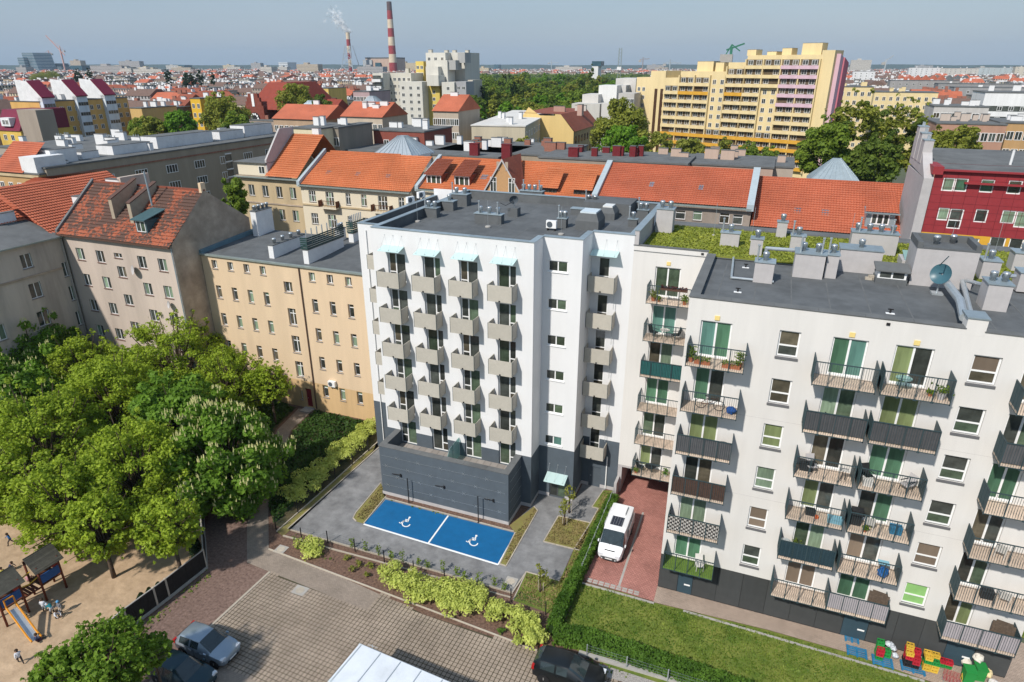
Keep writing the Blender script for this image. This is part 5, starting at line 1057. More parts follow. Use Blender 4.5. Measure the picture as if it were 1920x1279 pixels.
def tree(kind, u, v, zc, rx, rz, label, nclump=46, per=130, size=.26, name=None, group=None, candles=0, seed=1, limbs=True, rr=(.16, .30), cat='tree', z0=0.0, shell=(.55, 1.0)):
    t = thing(name or kind + '_tree', label, cat, u, v, z0, 0, group); cl = [(x, y, z + zc - z0, r) for x, y, z, r in crown_clumps(rx, rz, nclump, rr[0] * rx, rr[1] * rx, seed)]
    th = max(.5, zc - z0 - rz * .45); tr = max(.07, rx * .055); mb = MB().tube((0, 0, -.1), (0, 0, th * .6), tr * 1.25, 8, tr * .95).tube((0, 0, th * .6), (.05 * rx, -.03 * rx, th), tr * .95, 8, tr * .7); mb.build('trunk', m_bark, t, True)
    if limbs:
        lb_ = MB()
        for (x, y, z, r) in cl[::2]: lb_.tube((.04 * rx, 0, th * .75), (x * .45, y * .45, th + (z - th) * .5), tr * .45, 5, tr * .28).tube((x * .45, y * .45, th + (z - th) * .5), (x, y, z), tr * .28, 4, tr * .08)
        o = lb_.build('limbs', m_bark, t); o['kind'] = 'stuff'
    C, N_, S = clump_leaves(cl, per, size, shell=shell); leaf_object('crown', C, N_, S, LM[kind], t)
    if candles:
        mb = MB(); r_ = random.Random(seed + 9); k = 0
        for (x, y, z, r) in cl:
            for _ in range(candles):
                a, e = r_.uniform(0, 6.28), r_.uniform(.1, 1.3); d = Vector((math.cos(a) * math.cos(e), math.sin(a) * math.cos(e), math.sin(e))); p = Vector((x, y, z)) + d * r * 1.0
                if (p - Vector((0, 0, zc))).length < rx * .62: continue
                mb.tube(p, p + Vector((0, 0, .25)) + d * .05, .06, 5, .015)
        o = mb.build('blossoms', m_flower, t); o['kind'] = 'stuff'
    return t
def tree_px(kind, px, py, zc, rpx, label, rzf=.75, **k):
    u, v = Z(px, py, zc); q = W(u, v); d = math.sqrt(q.x ** 2 + q.y ** 2 + (CAMH - zc) ** 2); rx = rpx * d / FPX * .93; return tree(kind, u, v, zc, rx, rx * rzf, label, **k)
TL = [('chestnut', 60, 668, 9.5, 92, 'dark chestnut with pale blossom candles beside the grey wing', dict(candles=6, rzf=.8)), ('chestnut', 5, 770, 8.5, 95, 'dark flowering chestnut at the upper edge of the sand', dict(candles=5)),
 ('locust', 330, 690, 9.0, 96, 'tall pale green tree in front of the pink tenement gable', dict(rzf=.95)), ('locust', 425, 722, 8.5, 72, 'pale green tree reaching over the peach tenement windows', dict(rzf=.9)), ('locust', 215, 770, 8.5, 100, 'broad yellow green tree in the middle of the courtyard grove', {}),
 ('locust', 85, 850, 8.0, 105, 'wide spreading green tree over the left part of the sand', {}), ('chestnut', 418, 862, 8.0, 106, 'flowering chestnut covered in candles beside the walkway', dict(candles=12, rzf=.85)), ('locust', 255, 895, 7.5, 104, 'drooping green tree shading the middle of the playground', {}),
 ('locust', 120, 950, 6.5, 82, 'lower green tree branching towards the climbing tower', {}), ('locust', 318, 985, 6.0, 58, 'green tree leaning over the thuja row', {}), ('locust', 505, 720, 6.0, 40, 'small pale tree by the peach tenement path', dict(rzf=.9)), ('maple', 200, 1242, 5.0, 80, 'rounded bright green maple behind the dark parked car', {}), ('maple', 110, 1262, 4.5, 42, 'small bright maple at the lower edge of the sand', {}), ('maple', 285, 1222, 3.6, 30, 'low maple branch mass by the timber fence end', {}), ('locust', 160, 700, 8.5, 66, 'green tree between the flowering chestnut and the pink tenement', {}), ('chestnut', 340, 800, 7.5, 90, 'dark leafy tree behind the candle covered chestnut', {}), ('locust', 185, 985, 5.5, 60, 'low green tree with branches hanging over the sand', {}), ('locust', 40, 905, 6.5, 72, 'green tree at the bare edge of the sand', {})]
for i, (k, px, py, zc, rp, lab, kw) in enumerate(TL):
    kw = dict(kw); ch = k == 'chestnut'
    kw['rzf'] = 1.08 if zc > 5.2 else .85
    tree_px(k, px, py, min(zc, 4.6) if zc > 5.2 else zc, rp, lab, nclump=95 if ch else 190, per=260 if ch else 280, size=.25 if ch else .165, seed=20 + i, group='trees in the courtyard grove', rr=(.13, .28) if ch else (.07, .2), shell=(.45, 1.05) if ch else (.15, 1.15), **kw)
# saplings on the lawn corners
for i, (px, py, h, lab) in enumerate(((1067, 962, 2.6, 'young staked sapling beside the entrance path'), (1058, 985, 2.3, 'young staked sapling in the square grass island'), (1013, 1110, 2.2, 'young sapling on the lawn corner by the pale cover'))):
    u, v = Z(px, py); t = tree('sapling', u, v, h * .78, .55, .8, lab, nclump=14, per=240, size=.13, seed=60 + i, name='sapling_tree', group='saplings round the drive', rr=(.3, .5), shell=(.2, 1.1))
    for k in range(2): MB().tube((.18 - .36 * k, .1, 0), (.18 - .36 * k, .1, 1.2), .025, 5).build('stake', m_kerb, t)
# shrubs
def bush(kind, u, v, r, h, label, name='spirea_bush', group=None, per=420, size=.12, seed=0, cat='bush'):
    t = thing(name, label, cat, u, v, 0, 0, group); r_ = random.Random(seed); cl = []
    for i in range(11): a = r_.uniform(0, 6.28); q = r_.uniform(0, .68) ** .6 * r; cl.append((q * math.cos(a), q * math.sin(a), h * r_.uniform(.35, .72), r * r_.uniform(.30, .45)))
    C, N_, S = clump_leaves(cl, per, size, up=.8, shell=(.5, 1.05), jit=.5); C[:, 2] = np.maximum(C[:, 2], .04); leaf_object('foliage', C, N_, S, LM[kind], t)
    mb = MB()
    for (x, y, z, q) in cl: mb.tube((x * .15, y * .15, 0), (x, y, z), .02, 4, .008)
    mb.build('stems', m_bark, t)['kind'] = 'stuff'; return t
FB = [(735, 1084, 25), (760, 1094, 24), (783, 1107, 27), (806, 1112, 25), (833, 1121, 28), (858, 1131, 27), (880, 1131, 25), (843, 1106, 22), (869, 1113, 22), (895, 1119, 20), (932, 1150, 20), (951, 1152, 22), (975, 1168, 23), (994, 1186, 25), (988, 1205, 18)]
for i, (px, py, r) in enumerate(FB):
    u, v = Z(px, py + 6); bush('spirea', u, v, r * .051, 1.05, 'dense yellow green spirea bush in the bed beside the grid paving', seed=i, group='spirea bushes along the grid paving')
u, v = Z(577, 1036); bush('spirea', u, v, 1.35, .95, 'lone low yellow green bush next to the inspection cover', seed=40)
for i, (px, py, r) in enumerate(((556, 938, 27), (578, 920, 27), (598, 900, 27), (618, 884, 27), (636, 866, 26), (654, 850, 26), (671, 834, 24), (687, 819, 22), (700, 806, 19))):
    u, v = Z(px, py); bush('spirea', u, v, r * .054, 1.6, 'olive green spirea bush in the row between the garden and the service drive', seed=50 + i, group='spirea bushes along the service drive', per=330)
for i, (px, py, r) in enumerate(((650, 1050, 9), (672, 1062, 10), (695, 1065, 10), (715, 1071, 8), (661, 1072, 8), (688, 1081, 7), (942, 1188, 8))):
    u, v = Z(px, py); bush('sapling' if i < 6 else 'hedge', u, v, r * .035, .45, 'straggly half bare shrub on the open mulch of the bed', name='sparse_shrub', seed=70 + i, group='straggly shrubs on the mulch', per=260)
for i in range(13):
    px, py = 665 + (945 - 665) * i / 12 + rnd.uniform(-5, 5), 1028 + (1106 - 1028) * i / 12; u, v = Z(px, py); t = thing('young_shrub', 'thin young upright shrub in the mulch strip along the drive', 'shrub', u, v, 0, 0, 'young shrubs along the drive fence'); h = rnd.uniform(.6, 1.1)
    n = 60; C = np.column_stack([NR.normal(0, .1, n), NR.normal(0, .1, n), NR.uniform(.1, h, n)]); leaf_object('foliage', C, NR.normal(size=(n, 3)) + [0, 0, .4], NR.uniform(.06, .12, n), LM['mid'], t); MB().tube((0, 0, 0), (0, 0, h), .012, 4, .005).build('stem', m_bark, t)
for i, (px, py) in enumerate(((369, 1050), (354, 1078), (338, 1092), (318, 1106), (302, 1118), (285, 1127), (269, 1134), (366, 1030))):
    u, v = Z(px, py); t = thing('thuja_bush', 'small dark conical thuja in the row inside the timber fence', 'bush', u, v, 0, 0, 'thujas along the playground fence'); h = rnd.uniform(.85, 1.2) * (1.7 if i in (0, 7) else 1); n = 700
    zz = NR.uniform(.0, 1, n); a = NR.uniform(0, 6.28, n); q = .46 * (1 - zz ** 1.6 * .85) * NR.uniform(.75, 1.05, n); C = np.column_stack([q * np.cos(a), q * np.sin(a), zz * h]); leaf_object('foliage', C, np.column_stack([np.cos(a), np.sin(a), np.full(n, .5)]) + NR.normal(size=(n, 3)) * .4, NR.uniform(.07, .14, n), LM['thuja'], t); MB().tube((0, 0, 0), (0, 0, h * .7), .03, 5).build('stem', m_bark, t)
# clipped hedge round the lawn
def hedge(pts, wd, h, label, per=420):
    t = thing('hedge', label, 'hedge', *Z(*pts[0]), 0); o0 = Z(*pts[0]); q = [Z(*p) for p in pts]; C, N_, S = [], [], []; core = MB()
    for a, b in zip(q, q[1:]):
        a, b = Vector(a) - Vector(o0), Vector(b) - Vector(o0); d = b - a; L = d.length; d.normalize(); n_ = Vector((-d.y, d.x)); n = int(per * L * (wd + 2 * h) * .55)
        s = NR.uniform(-.1, L + .1, n); f = NR.random(n); side = np.where(f < .42, 0, np.where(f < .71, -1, 1)); off = np.where(side == 0, NR.uniform(-wd / 2, wd / 2, n), side * wd / 2) + NR.normal(0, .05, n); z = np.where(side == 0, h, NR.uniform(.05, h, n)) + NR.normal(0, .045, n) + .05 * np.sin(s * 5)
        C.append(np.column_stack([a.x + d.x * s + n_.x * off, a.y + d.y * s + n_.y * off, np.maximum(z, .03)])); N_.append(np.column_stack([n_.x * side, n_.y * side, np.where(side == 0, 1.0, .35)]) + NR.normal(size=(n, 3)) * .5); S.append(NR.uniform(.07, .14, n))
        w2 = wd / 2 - .12; core.prism([(a.x + n_.x * w2, a.y + n_.y * w2), (b.x + n_.x * w2, b.y + n_.y * w2), (b.x - n_.x * w2, b.y - n_.y * w2), (a.x - n_.x * w2, a.y - n_.y * w2)], 0, h - .12)
    core.build('branches', LM['thuja'], t)['kind'] = 'stuff'; leaf_object('foliage', np.concatenate(C), np.concatenate(N_), np.concatenate(S), LM['hedge'], t); return t
hedge([(1150, 945), (1118, 1010), (1082, 1088), (1052, 1150), (1036, 1192)], .75, .95, 'clipped bright green hedge between the service drive and the brick drive')
hedge([(1040, 1198), (1100, 1208), (1190, 1238), (1300, 1275), (1420, 1318)], 1.05, .9, 'shaggy green hedge along the wire fence below the lawn')
# ground cover and grass
def scatter(name, polys, dens, size, m, up=1.2, h=(0.02, .08), parent=None, z0=0.0, kind='grass', label=None, uvp=False, aspect=1.6):
    P = []
    for poly in polys:
        q = poly if uvp else [Z(*p) for p in poly]; xs, ys = [p[0] for p in q], [p[1] for p in q]; A_ = (max(xs) - min(xs)) * (max(ys) - min(ys)); n = int(A_ * dens)
        X = np.column_stack([NR.uniform(min(xs), max(xs), n), NR.uniform(min(ys), max(ys), n)]); P.append(np.array([p for p in X if inside(p, q)]))
    P = np.concatenate([p for p in P if len(p)]); n = len(P); C = np.column_stack([P, NR.uniform(h[0], h[1], n) + z0]); o = leaf_object(name, C, NR.normal(size=(n, 3)) + np.array([[0, 0, up]]), NR.uniform(.6, 1.4, n) * size, m, parent, aspect=aspect)
    if parent is None: put(o, 0, 0); tag(o, label, kind)
    return o
g_mat = leafmat('grass_blade', (0.062, 0.155, 0.010), (0.165, 0.205, 0.032), .2); d_mat = leafmat('dry_grass_blade', (0.20, 0.175, 0.055), (0.27, 0.205, 0.09), .2); s_mat = leafmat('sedum_leaf', (0.17, 0.235, 0.022), (0.26, 0.275, 0.04), .1)
LAWN = [(1045, 1190), (1062, 1165), (1093, 1096), (1174, 1116), (1225, 1133), (1280, 1146), (1440, 1186), (1589, 1228), (1733, 1279), (1700, 1300), (1380, 1300), (1200, 1240)]
scatter('lawn_grass', [LAWN, [(1907, 1190), (1925, 1110), (1990, 1130), (1990, 1225)]], 110, .085, g_mat, up=.25, label='short patchy green and straw coloured lawn grass')
scatter('island_grass', [[(668, 970), (716, 910), (722, 931), (684, 978)], [(1003, 954), (1006, 960), (950, 1058), (942, 1054), (966, 1002)], [(1049, 970), (1104, 982), (1086, 1029), (1022, 1014)], [(989, 1077), (1046, 1094), (1062, 1066), (1068, 1092), (1034, 1148), (968, 1124)], [(1131, 924), (1148, 924), (1125, 962), (1088, 1050), (1056, 1086), (1078, 1031), (1110, 981)]], 110, .085, d_mat, up=.25, z0=.03, label='dry yellowish grass on the islands round the drive')
scatter('ground_cover', [[(515, 980), (505, 950), (514, 900), (550, 810), (592, 772), (700, 797), (700, 815), (600, 885), (535, 965)], [(300, 720), (490, 740), (552, 768), (515, 800), (470, 925), (300, 860)]], 55, .22, LM['ivy'], up=1.3, h=(.03, .3), kind='ground cover', label='dark green low ground cover between the path and the bushes')
scatter('mulch_weeds', [[(728, 938), (800, 957), (880, 978), (800, 960)], [(540, 992), (560, 1000), (640, 1060), (560, 1035)], [(1080, 1225), (1180, 1262), (1170, 1275), (1080, 1240)], [(398, 1080), (392, 1066), (250, 1190), (262, 1196)]], 16, .13, g_mat, up=.8, label='sparse weeds along the fences and mulch edges')
sb = bpy.data.objects['sedum_bed']; scatter('sedum_plants', [[(.5, 10.3), (5.3 + WD - .4, 10.3), (5.3 + WD - .4, 18.8), (.5, 18.8)]], 75, .10, s_mat, up=.8, parent=sb.parent, z0=21.5, uvp=True)
# ================================================================ vehicles
m_tyre = mat('tyre', (0.016, 0.016, 0.017), .85, .1); m_rim = mat('alloy_rim', (0.45, 0.46, 0.47), .3, .08, 4, metal=.7)
m_cglass = mat('car_glass', (0.020, 0.032, 0.036), .05, .3, 2, spec=.8); m_lamp = mat('headlamp', (0.62, 0.64, 0.66), .12, .1, 9, spec=.7); m_tail = mat('tail_lamp', (0.35, 0.012, 0.012), .2, .1); m_plate = mat('number_plate', (0.72, 0.72, 0.70), .5, .02)
def paint(name, c, met=.3): return mat(name, c, .28, .04, 1.5, metal=met, spec=.6)
def loft(st, k=None):
    mb = MB(); rings = []
    for (x, w_, zb, zs, zl, wr, zt) in st:
        half = [(0, zb), (w_ * .86, zb), (w_ * .98, zb + .10), (w_, zs), (w_ * .965, zl), (wr, zt - .05), (wr * .82, zt - .008), (0, zt)]
        ring = [(x, y, z) for y, z in half] + [(x, -y, z) for y, z in half[-2:0:-1]]; rings.append([len(mb.v) + i for i in range(len(ring))]); mb.v += ring
    n = len(rings[0])
    for a, b in zip(rings, rings[1:]):
        for i in range(n): j = (i + 1) % n; mb.f.append((a[i], a[j], b[j], b[i]))
    mb.f.append(tuple(rings[0][::-1])); mb.f.append(tuple(rings[-1])); return mb, rings
def quadpanel(mb, v4, inset, off, ref):
    """window panel just proud of a body quad, shrunk towards its middle"""
    V = [Vector(p) for p in v4]; c = sum(V, Vector()) / 4; n = (V[2] - V[0]).cross(V[3] - V[1]).normalized()
    if n.dot(c - ref) < 0: n = -n
    mb.poly([p + (c - p).normalized() * min(inset, (c - p).length * .45) + n * off for p in V])
def car(name, label, u, v, rot, st, col_m, screen, rearw, sides, axles, wr_=.30, lower=None, cat='car'):
    t = thing(name, label, cat, u, v, 0, rot); mb, rg = loft(st); body = mb.build('body', col_m, t, True)
    me = body.data
    try: me.set_sharp_from_angle(angle=R(38))
    except Exception: pass
    P = mb.v; ref = Vector((0, 0, .8)); n = len(rg[0]); h = n // 2     # half indices: 5 roof edge, 6 shoulder, 7 centre; mirrored 9,8
    def panel(nm, i, idx):
        q = MB(); a, b = rg[i], rg[i + 1]
        for k0, k1 in zip(idx, idx[1:]): quadpanel(q, (P[a[k0]], P[a[k1]], P[b[k1]], P[b[k0]]), .0, .012, ref)
        return q.build(nm, m_cglass, t)
    panel('windscreen', screen, [5, 6, 7, 8, 9]); 
    if rearw is not None: panel('rear_window', rearw, [5, 6, 7, 8, 9])
    for i in sides:
        for (k0, k1) in ((4, 5), (10, 9)):
            q = MB(); a, b = rg[i], rg[i + 1]; quadpanel(q, (P[a[k0]], P[a[k1]], P[b[k1]], P[b[k0]]), .07, .012, ref); q.build('side_window', m_cglass, t)
    W2 = max(s[1] for s in st)
    for ax in axles:
        for sy in (-1, 1):
            w_ = MB().lathe([(wr_ * .62, -.1), (wr_ * .95, -.1), (wr_, -.06), (wr_, .06), (wr_ * .95, .1), (wr_ * .62, .1)], k=20).build('wheel', m_tyre, t, True, loc=(ax, sy * (W2 - .1), wr_)); w_.rotation_euler = (R(90), 0, 0); r_ = MB().lathe([(.04, .0), (wr_ * .62, .03), (wr_ * .64, -.05)], k=16)
            for k in range(5): a_ = k * 1.2566; r_.box(-.03, 0, .03, .03, wr_ * .6, .05) if k == 0 else None
            rm = r_.build('rim', m_rim, w_, loc=(0, 0, -.075 * sy)); rm.rotation_euler = (0 if sy < 0 else R(180), 0, 0)
            MB().lathe([(wr_ * 1.18, 0), (wr_ * 1.18, .02)], k=20).build('wheel_arch', m_black, t, loc=(ax, sy * (W2 - .005) - (.02 if sy > 0 else 0) * 1, wr_ + .02)).rotation_euler = (R(90), 0, 0)
    xf = st[-1][0]; xr = st[0][0]
    for sy in (-1, 1):
        MB().box(-.16, -.17, -.07, .05, .17, .07).build('headlight', m_lamp, t, loc=(st[-2][0] + .01, sy * st[-2][1] * .78, st[-2][4] - .03)); MB().box(-.05, -.12, -.14, .1, .12, .14).build('tail_light', m_tail, t, loc=(st[1][0], sy * st[1][1] * .88, st[1][4] - .02))
        MB().box(-.08, -.09 if sy < 0 else 0, 0, .1, 0 if sy < 0 else .09, .13).build('mirror', col_m, t, loc=(st[screen + 1][0] - .22, sy * (W2 + .02), st[screen + 1][4] + .02))
        for k, dx in enumerate((-.55, .35)): MB().box(-.09, -.012, -.02, .09, .012, .02).build('door_handle', col_m, t, loc=(dx, sy * (W2 + .004), st[3][4] - .14)); MB().box(-.006, -.008, 0, .006, .008, st[3][4] - .42).build('door_seam', m_black, t, loc=(dx + .28, sy * (W2 * .995), .36))
    MB().box(xf - .02, -.42, .30, xf + .035, .42, .40).build('grille', m_black, t); MB().box(xf + .02, -.26, .41, xf + .045, .26, .50).build('number_plate', m_plate, t); MB().box(xr - .03, -.26, .52, xr + .02, .26, .62).build('number_plate', m_plate, t)
    return t
HATCH = [(-1.97, .64, .42, .58, .80, .50, .92), (-1.90, .80, .28, .60, .92, .60, 1.06), (-1.52, .86, .20, .64, .96, .60, 1.40), (-.60, .87, .18, .66, .96, .62, 1.47), (.12, .87, .18, .66, .95, .60, 1.44), (.98, .86, .18, .66, .92, .68, .985), (1.50, .84, .20, .62, .85, .66, .90), (1.86, .76, .26, .56, .74, .56, .78), (1.98, .62, .34, .50, .60, .44, .62)]
def heading(p0, p1): a, b = Z(*p0), Z(*p1); return math.atan2(b[1] - a[1], b[0] - a[0])
hd = heading((347, 1227), (404, 1251)); m0 = lerp(Z(347, 1227), Z(404, 1251), .5); cu_, cv_ = m0[0] - .76 * math.sin(hd), m0[1] + .76 * math.cos(hd)
car('parked_car', 'silver blue hatchback parked at the edge of the grid paving', cu_, cv_, hd, HATCH, paint('silver_paint', (0.30, 0.36, 0.42), .5), 4, 1, (2, 3), (-1.25, 1.3))
fp = Z(386, 1276, .7); t = car('parked_car', 'dark teal car with raised tailgate half under the maple', fp[0] - 1.85 * math.cos(hd) + .1, fp[1] - 1.85 * math.sin(hd) - .05, hd, HATCH, paint('teal_paint', (0.018, 0.045, 0.060), .4), 4, 1, (2, 3), (-1.25, 1.3)); MB().box(-1.15, -.6, 0, 0, .6, .06).build('tailgate', MATS['teal_paint'], t, loc=(-1.5, 0, 1.45))
hb = heading((791, 1151), (1005, 1221)); fp = Z(1068, 1246, 1.2); SUV = [(x * 1.08, w_ * 1.03, zb + .05, zs + .08, zl + .1, wr * 1.02, zt + .14) for (x, w_, zb, zs, zl, wr, zt) in HATCH]
car('parked_car', 'black compact crossover with red tail light beside the bed corner', fp[0], fp[1], hb, SUV, paint('black_paint', (0.008, 0.011, 0.013), .2), 4, 1, (2, 3), (-1.32, 1.38), .33)
VAN = [(-2.42, .84, .40, .70, 1.05, .74, 1.86), (-2.36, .94, .30, .74, 1.10, .82, 1.94), (-1.2, .95, .26, .76, 1.12, .84, 1.98), (.30, .95, .26, .76, 1.12, .83, 1.97), (.95, .95, .26, .76, 1.12, .78, 1.90), (1.72, .94, .26, .76, 1.08, .84, 1.20), (2.14, .90, .30, .70, .92, .74, 1.00), (2.36, .80, .36, .60, .74, .60, .80), (2.42, .70, .40, .55, .66, .52, .70)]
vn = car('delivery_van', 'white camper van with roof hatch and solar panel on the brick drive', -7.32, 40.78, R(-90), VAN, paint('van_white', (0.72, 0.73, 0.74), .0), 4, None, (4,), (-1.5, 1.5), .33, cat='van')
MB().box(-1.95, -.42, 1.97, -.95, .42, 2.16).build('roof_hatch', m_frame, vn); MB().box(-.62, -.45, 1.985, .42, .45, 2.03).build('solar_panel', mat('solar_cell', (0.012, 0.018, 0.035), .2, .2, 8), vn)
mb = MB()
for i in range(5): mb.box(-.6, -.42 + .2 * i, 2.03, .4, -.41 + .2 * i, 2.034)
mb.build('panel_grid', m_galv, vn); MB().box(2.28, -.6, .34, 2.46, .6, .56).build('front_bumper', m_plinth, vn); MB().box(2.05, -.38, .955, 2.2, .38, 1.0).build('bonnet_badge_bar', m_black, vn)
for k in range(4): MB().box(-2.2 + k * .62, -.03, 1.978, -1.9 + k * .62, .03, 1.992).build('roof_rib', MATS['van_white'], vn)
for sy in (-1, 1):
    MB().tube((1.78, sy * .1, 1.19), (1.35, sy * .62, 1.52), .014, 5).build('wiper', m_black, vn); MB().box(-.01, -.012, .4, .01, .012, 1.75).build('door_seam', m_black, vn, loc=(.22, sy * .945, 0)); MB().box(-.01, -.012, .4, .01, .012, 1.8).build('door_seam', m_black, vn, loc=(-.95, sy * .945, 0)); MB().box(-2.1, -.03, .5, 1.5, .03, .62).build('side_moulding', m_plinth, vn, loc=(0, sy * .945, 0)); MB().lathe([(.05, 0), (.05, .03)], k=8).build('fog_lamp', m_lamp, vn, loc=(2.46, sy * .5, .44)).rotation_euler = (0, R(90), 0)
    for k in range(2): MB().box(0, -.006, 0, 1.15, .006, .62).build('panel_recess', MATS['van_white'], vn, loc=(-2.2 + 1.25 * k, sy * .957, 1.0))
# white container roof at the lower edge
a = Z(675, 1211, 2.6); t = thing('storage_container', 'white flat roofed container standing on the grid paving', 'container', a[0], a[1], 0, R(-4)); MB().box(0, -6.5, 0, 7, 0, 2.55).build('walls', m_stucco, t); MB().box(-.08, -6.58, 2.55, 7.08, .08, 2.66).build('roof', mat('white_sheet_roof', (0.66, 0.70, 0.74), .5, .03, 1, stain=.2), t)
for k in range(6): MB().box(.05 + k * 1.38, -6.5, 2.662, .1 + k * 1.38, .02, 2.69).build('roof_seam', m_galv, t)
MB().box(-.12, -.02, 2.5, 7.1, .12, 2.64).build('eaves_trim', m_galv, t)
u, v = Z(708, 1222); solo('antenna_pole', MB().tube((0, 0, 0), (0, 0, 2.9), .02, 6).tube((0, 0, 2.6), (.5, .2, 2.3), .012, 5).tube((-.3, 0, 2.8), (.35, 0, 2.8), .01, 5), m_galv, a[0] + .8, a[1] + .1, 0, 'thin aerial pole at the corner of the white container', 'antenna')

# ================================================================ fences
def wire_fence(pts, h, label, name='wire_fence', pm=None, rows=6, dx=.25, offs=None, zpost=None):
    q = [Z(*p) for p in pts]; t = thing(name, label, 'fence', q[0][0], q[0][1], 0); mb = MB()
    for p in q: MB().box(-.03, -.03, 0, .03, .03, (zpost or h)).build('post', pm or m_black, t, loc=(p[0] - q[0][0], p[1] - q[0][1], 0))
    for a, b in zip(q, q[1:]):
        a, b = Vector((a[0] - q[0][0], a[1] - q[0][1])), Vector((b[0] - q[0][0], b[1] - q[0][1])); n = max(2, int((b - a).length / dx))
        for r_ in range(rows): z = .08 + (h - .14) * r_ / (rows - 1); mb.tube((a.x, a.y, z), (b.x, b.y, z), .004, 3, cap=False)
        for i in range(1, n): p = a.lerp(b, i / n); mb.tube((p.x, p.y, .05), (p.x, p.y, h - .05), .003, 3, cap=False)
    o = mb.build('wire_mesh', pm or m_rail, t); return t
def along(p0, p1, n): return [(p0[0] + (p1[0] - p0[0]) * i / (n - 1), p0[1] + (p1[1] - p0[1]) * i / (n - 1)) for i in range(n)]
wire_fence([(518, 994), (559, 962), (595, 929), (629, 899), (661, 872), (691, 846)], 1.25, 'black post and wire fence between the bushes and the service drive'); wire_fence([(518, 994), (566, 1012), (615, 1018), (666, 1034), (721, 1056), (776, 1075), (834, 1093), (895, 1114), (958, 1128), (1023, 1153)], 1.15, 'black post and wire fence between the drive and the mulch bed')
wire_fence([(1100, 1231), (1174, 1254), (1251, 1278), (1330, 1303)], 1.0, 'galvanised wire fence on concrete kerb below the hedge', pm=m_galv, rows=5, dx=.6)
q0, q1 = (-8.78, 36.3), (-8.78, 47.2); t = thing('mesh_fence', 'grey welded mesh fence between hedge and brick drive', 'fence', *q0, 0); mb = MB()
for i in range(6): MB().box(-.025, -.025, 0, .025, .025, 1.25).build('post', m_galv, t, loc=(0, 10.9 * i / 5, 0))
for i in range(90): mb.box(-.004, .12 * i, .05, .004, .12 * i + .008, 1.2)
for k in range(6): mb.box(-.006, 0, .05 + .22 * k, .006, 10.9, .062 + .22 * k)
mb.build('wire_mesh', m_galv, t); MB().box(-.08, 0, -.02, .08, 10.9, .14).build('concrete_base', m_conc, t)
m_fenceb = mat('black_fence_board', (0.020, 0.017, 0.015), .85, .25, 5)
fp_ = [Z(*p) for p in ((176, 1237), (242, 1180), (296, 1139), (318, 1122), (388, 1066), (384, 1012), (380, 960))]; t = thing('timber_fence', 'tall dark board fence on a concrete footing round the playground', 'fence', *fp_[0], 0)
for i, (a, b) in enumerate(zip(fp_, fp_[1:])):
    a, b = Vector(a) - Vector(fp_[0]), Vector(b) - Vector(fp_[0]); d = b - a; L = d.length; an = math.atan2(d.y, d.x); nb = max(1, int(L / .5)); MB().box(0, -.09, 0, L, .09, .22).build('footing', m_conc, t, loc=(a.x, a.y, 0), rot=an); MB().box(-.05, -.07, .22, .07, .07, 1.75).build('post', m_kerb, t, loc=(a.x, a.y, 0), rot=an)
    for k in range(nb): MB().box(L * k / nb + .01, -.03, .24, L * (k + 1) / nb - .008, .03, 1.66).build('board', m_fenceb, t, loc=(a.x, a.y, 0), rot=an)
    MB().box(0, -.04, 1.67, L, .04, 1.72).build('top_rail', m_conc, t, loc=(a.x, a.y, 0), rot=an)

# ================================================================ playground
m_log_ = mat('red_brown_post', (0.14, 0.035, 0.016), .7, .25, 6); m_shing = mat('grey_shingle', (0.085, 0.080, 0.065), .9, .2, 5, rand=.2); m_or = mat('orange_plastic', (0.62, 0.25, 0.02), .4, .06); m_yl = mat('yellow_plastic', (0.66, 0.42, 0.04), .5, .06)
def play_tower(u, v, rot, label, zp=1.35, bars=True):
    t = thing('play_tower', label, 'play tower', u, v, 0, rot); s = .68
    for x in (-s, s):
        for y in (-s, s): MB().tube((x, y, 0), (x, y, 2.85), .075, 8).build('post', m_log_, t, True)
    MB().box(-s, -s, zp - .1, s, s, zp).build('platform', m_wood, t); MB().box(-s + .07, -s - .03, zp + .1, s - .07, -s + .03, zp + .75).build('side_board', mat('blue_board', (0.02, 0.09, 0.28), .6, .1), t); MB().box(s - .03, -s + .07, zp + .1, s + .03, s - .07, zp + .75).build('side_board', mat('red_board', (0.34, 0.03, 0.02), .6, .1), t)
    for sg in (-1, 1):
        for k in range(9):
            f0, f1 = k / 9, (k + 1) / 9 + .03; y0, y1 = sg * 1.0 * (1 - f0), sg * 1.0 * (1 - f1); z0, z1 = 2.55 + .95 * f0, 2.55 + .95 * f1; MB().poly([(-.95, y0, z0 + .03), (.95, y0, z0 + .03), (.95, y1, z1), (-.95, y1, z1)]).poly([(-.95, y0, z0), (-.95, y1, z1 - .03), (.95, y1, z1 - .03), (.95, y0, z0)]).build('shingle_row', m_shing, t)
    return t
p0 = Z(95, 1122); p1 = Z(119, 1106); ra = math.atan2(p1[1] - p0[1], p1[0] - p0[0]); tc = (lerp(p0, p1, .5)[0] - .68 * math.sin(ra) , lerp(p0, p1, .5)[1] + .68 * math.cos(ra)); play_tower(tc[0], tc[1], ra, 'wooden climbing tower with grey shingle roof and blue board')
p2 = Z(22, 1172); tb = (p2[0] - .75, p2[1] + .55); play_tower(tb[0], tb[1], ra, 'second wooden climbing tower carrying the orange slide')
t = thing('rope_bridge', 'wooden rope bridge with yellow rails linking the climbing towers', 'bridge', tb[0], tb[1], 0, math.atan2(tc[1] - tb[1], tc[0] - tb[0])); L = math.dist(tb, tc)
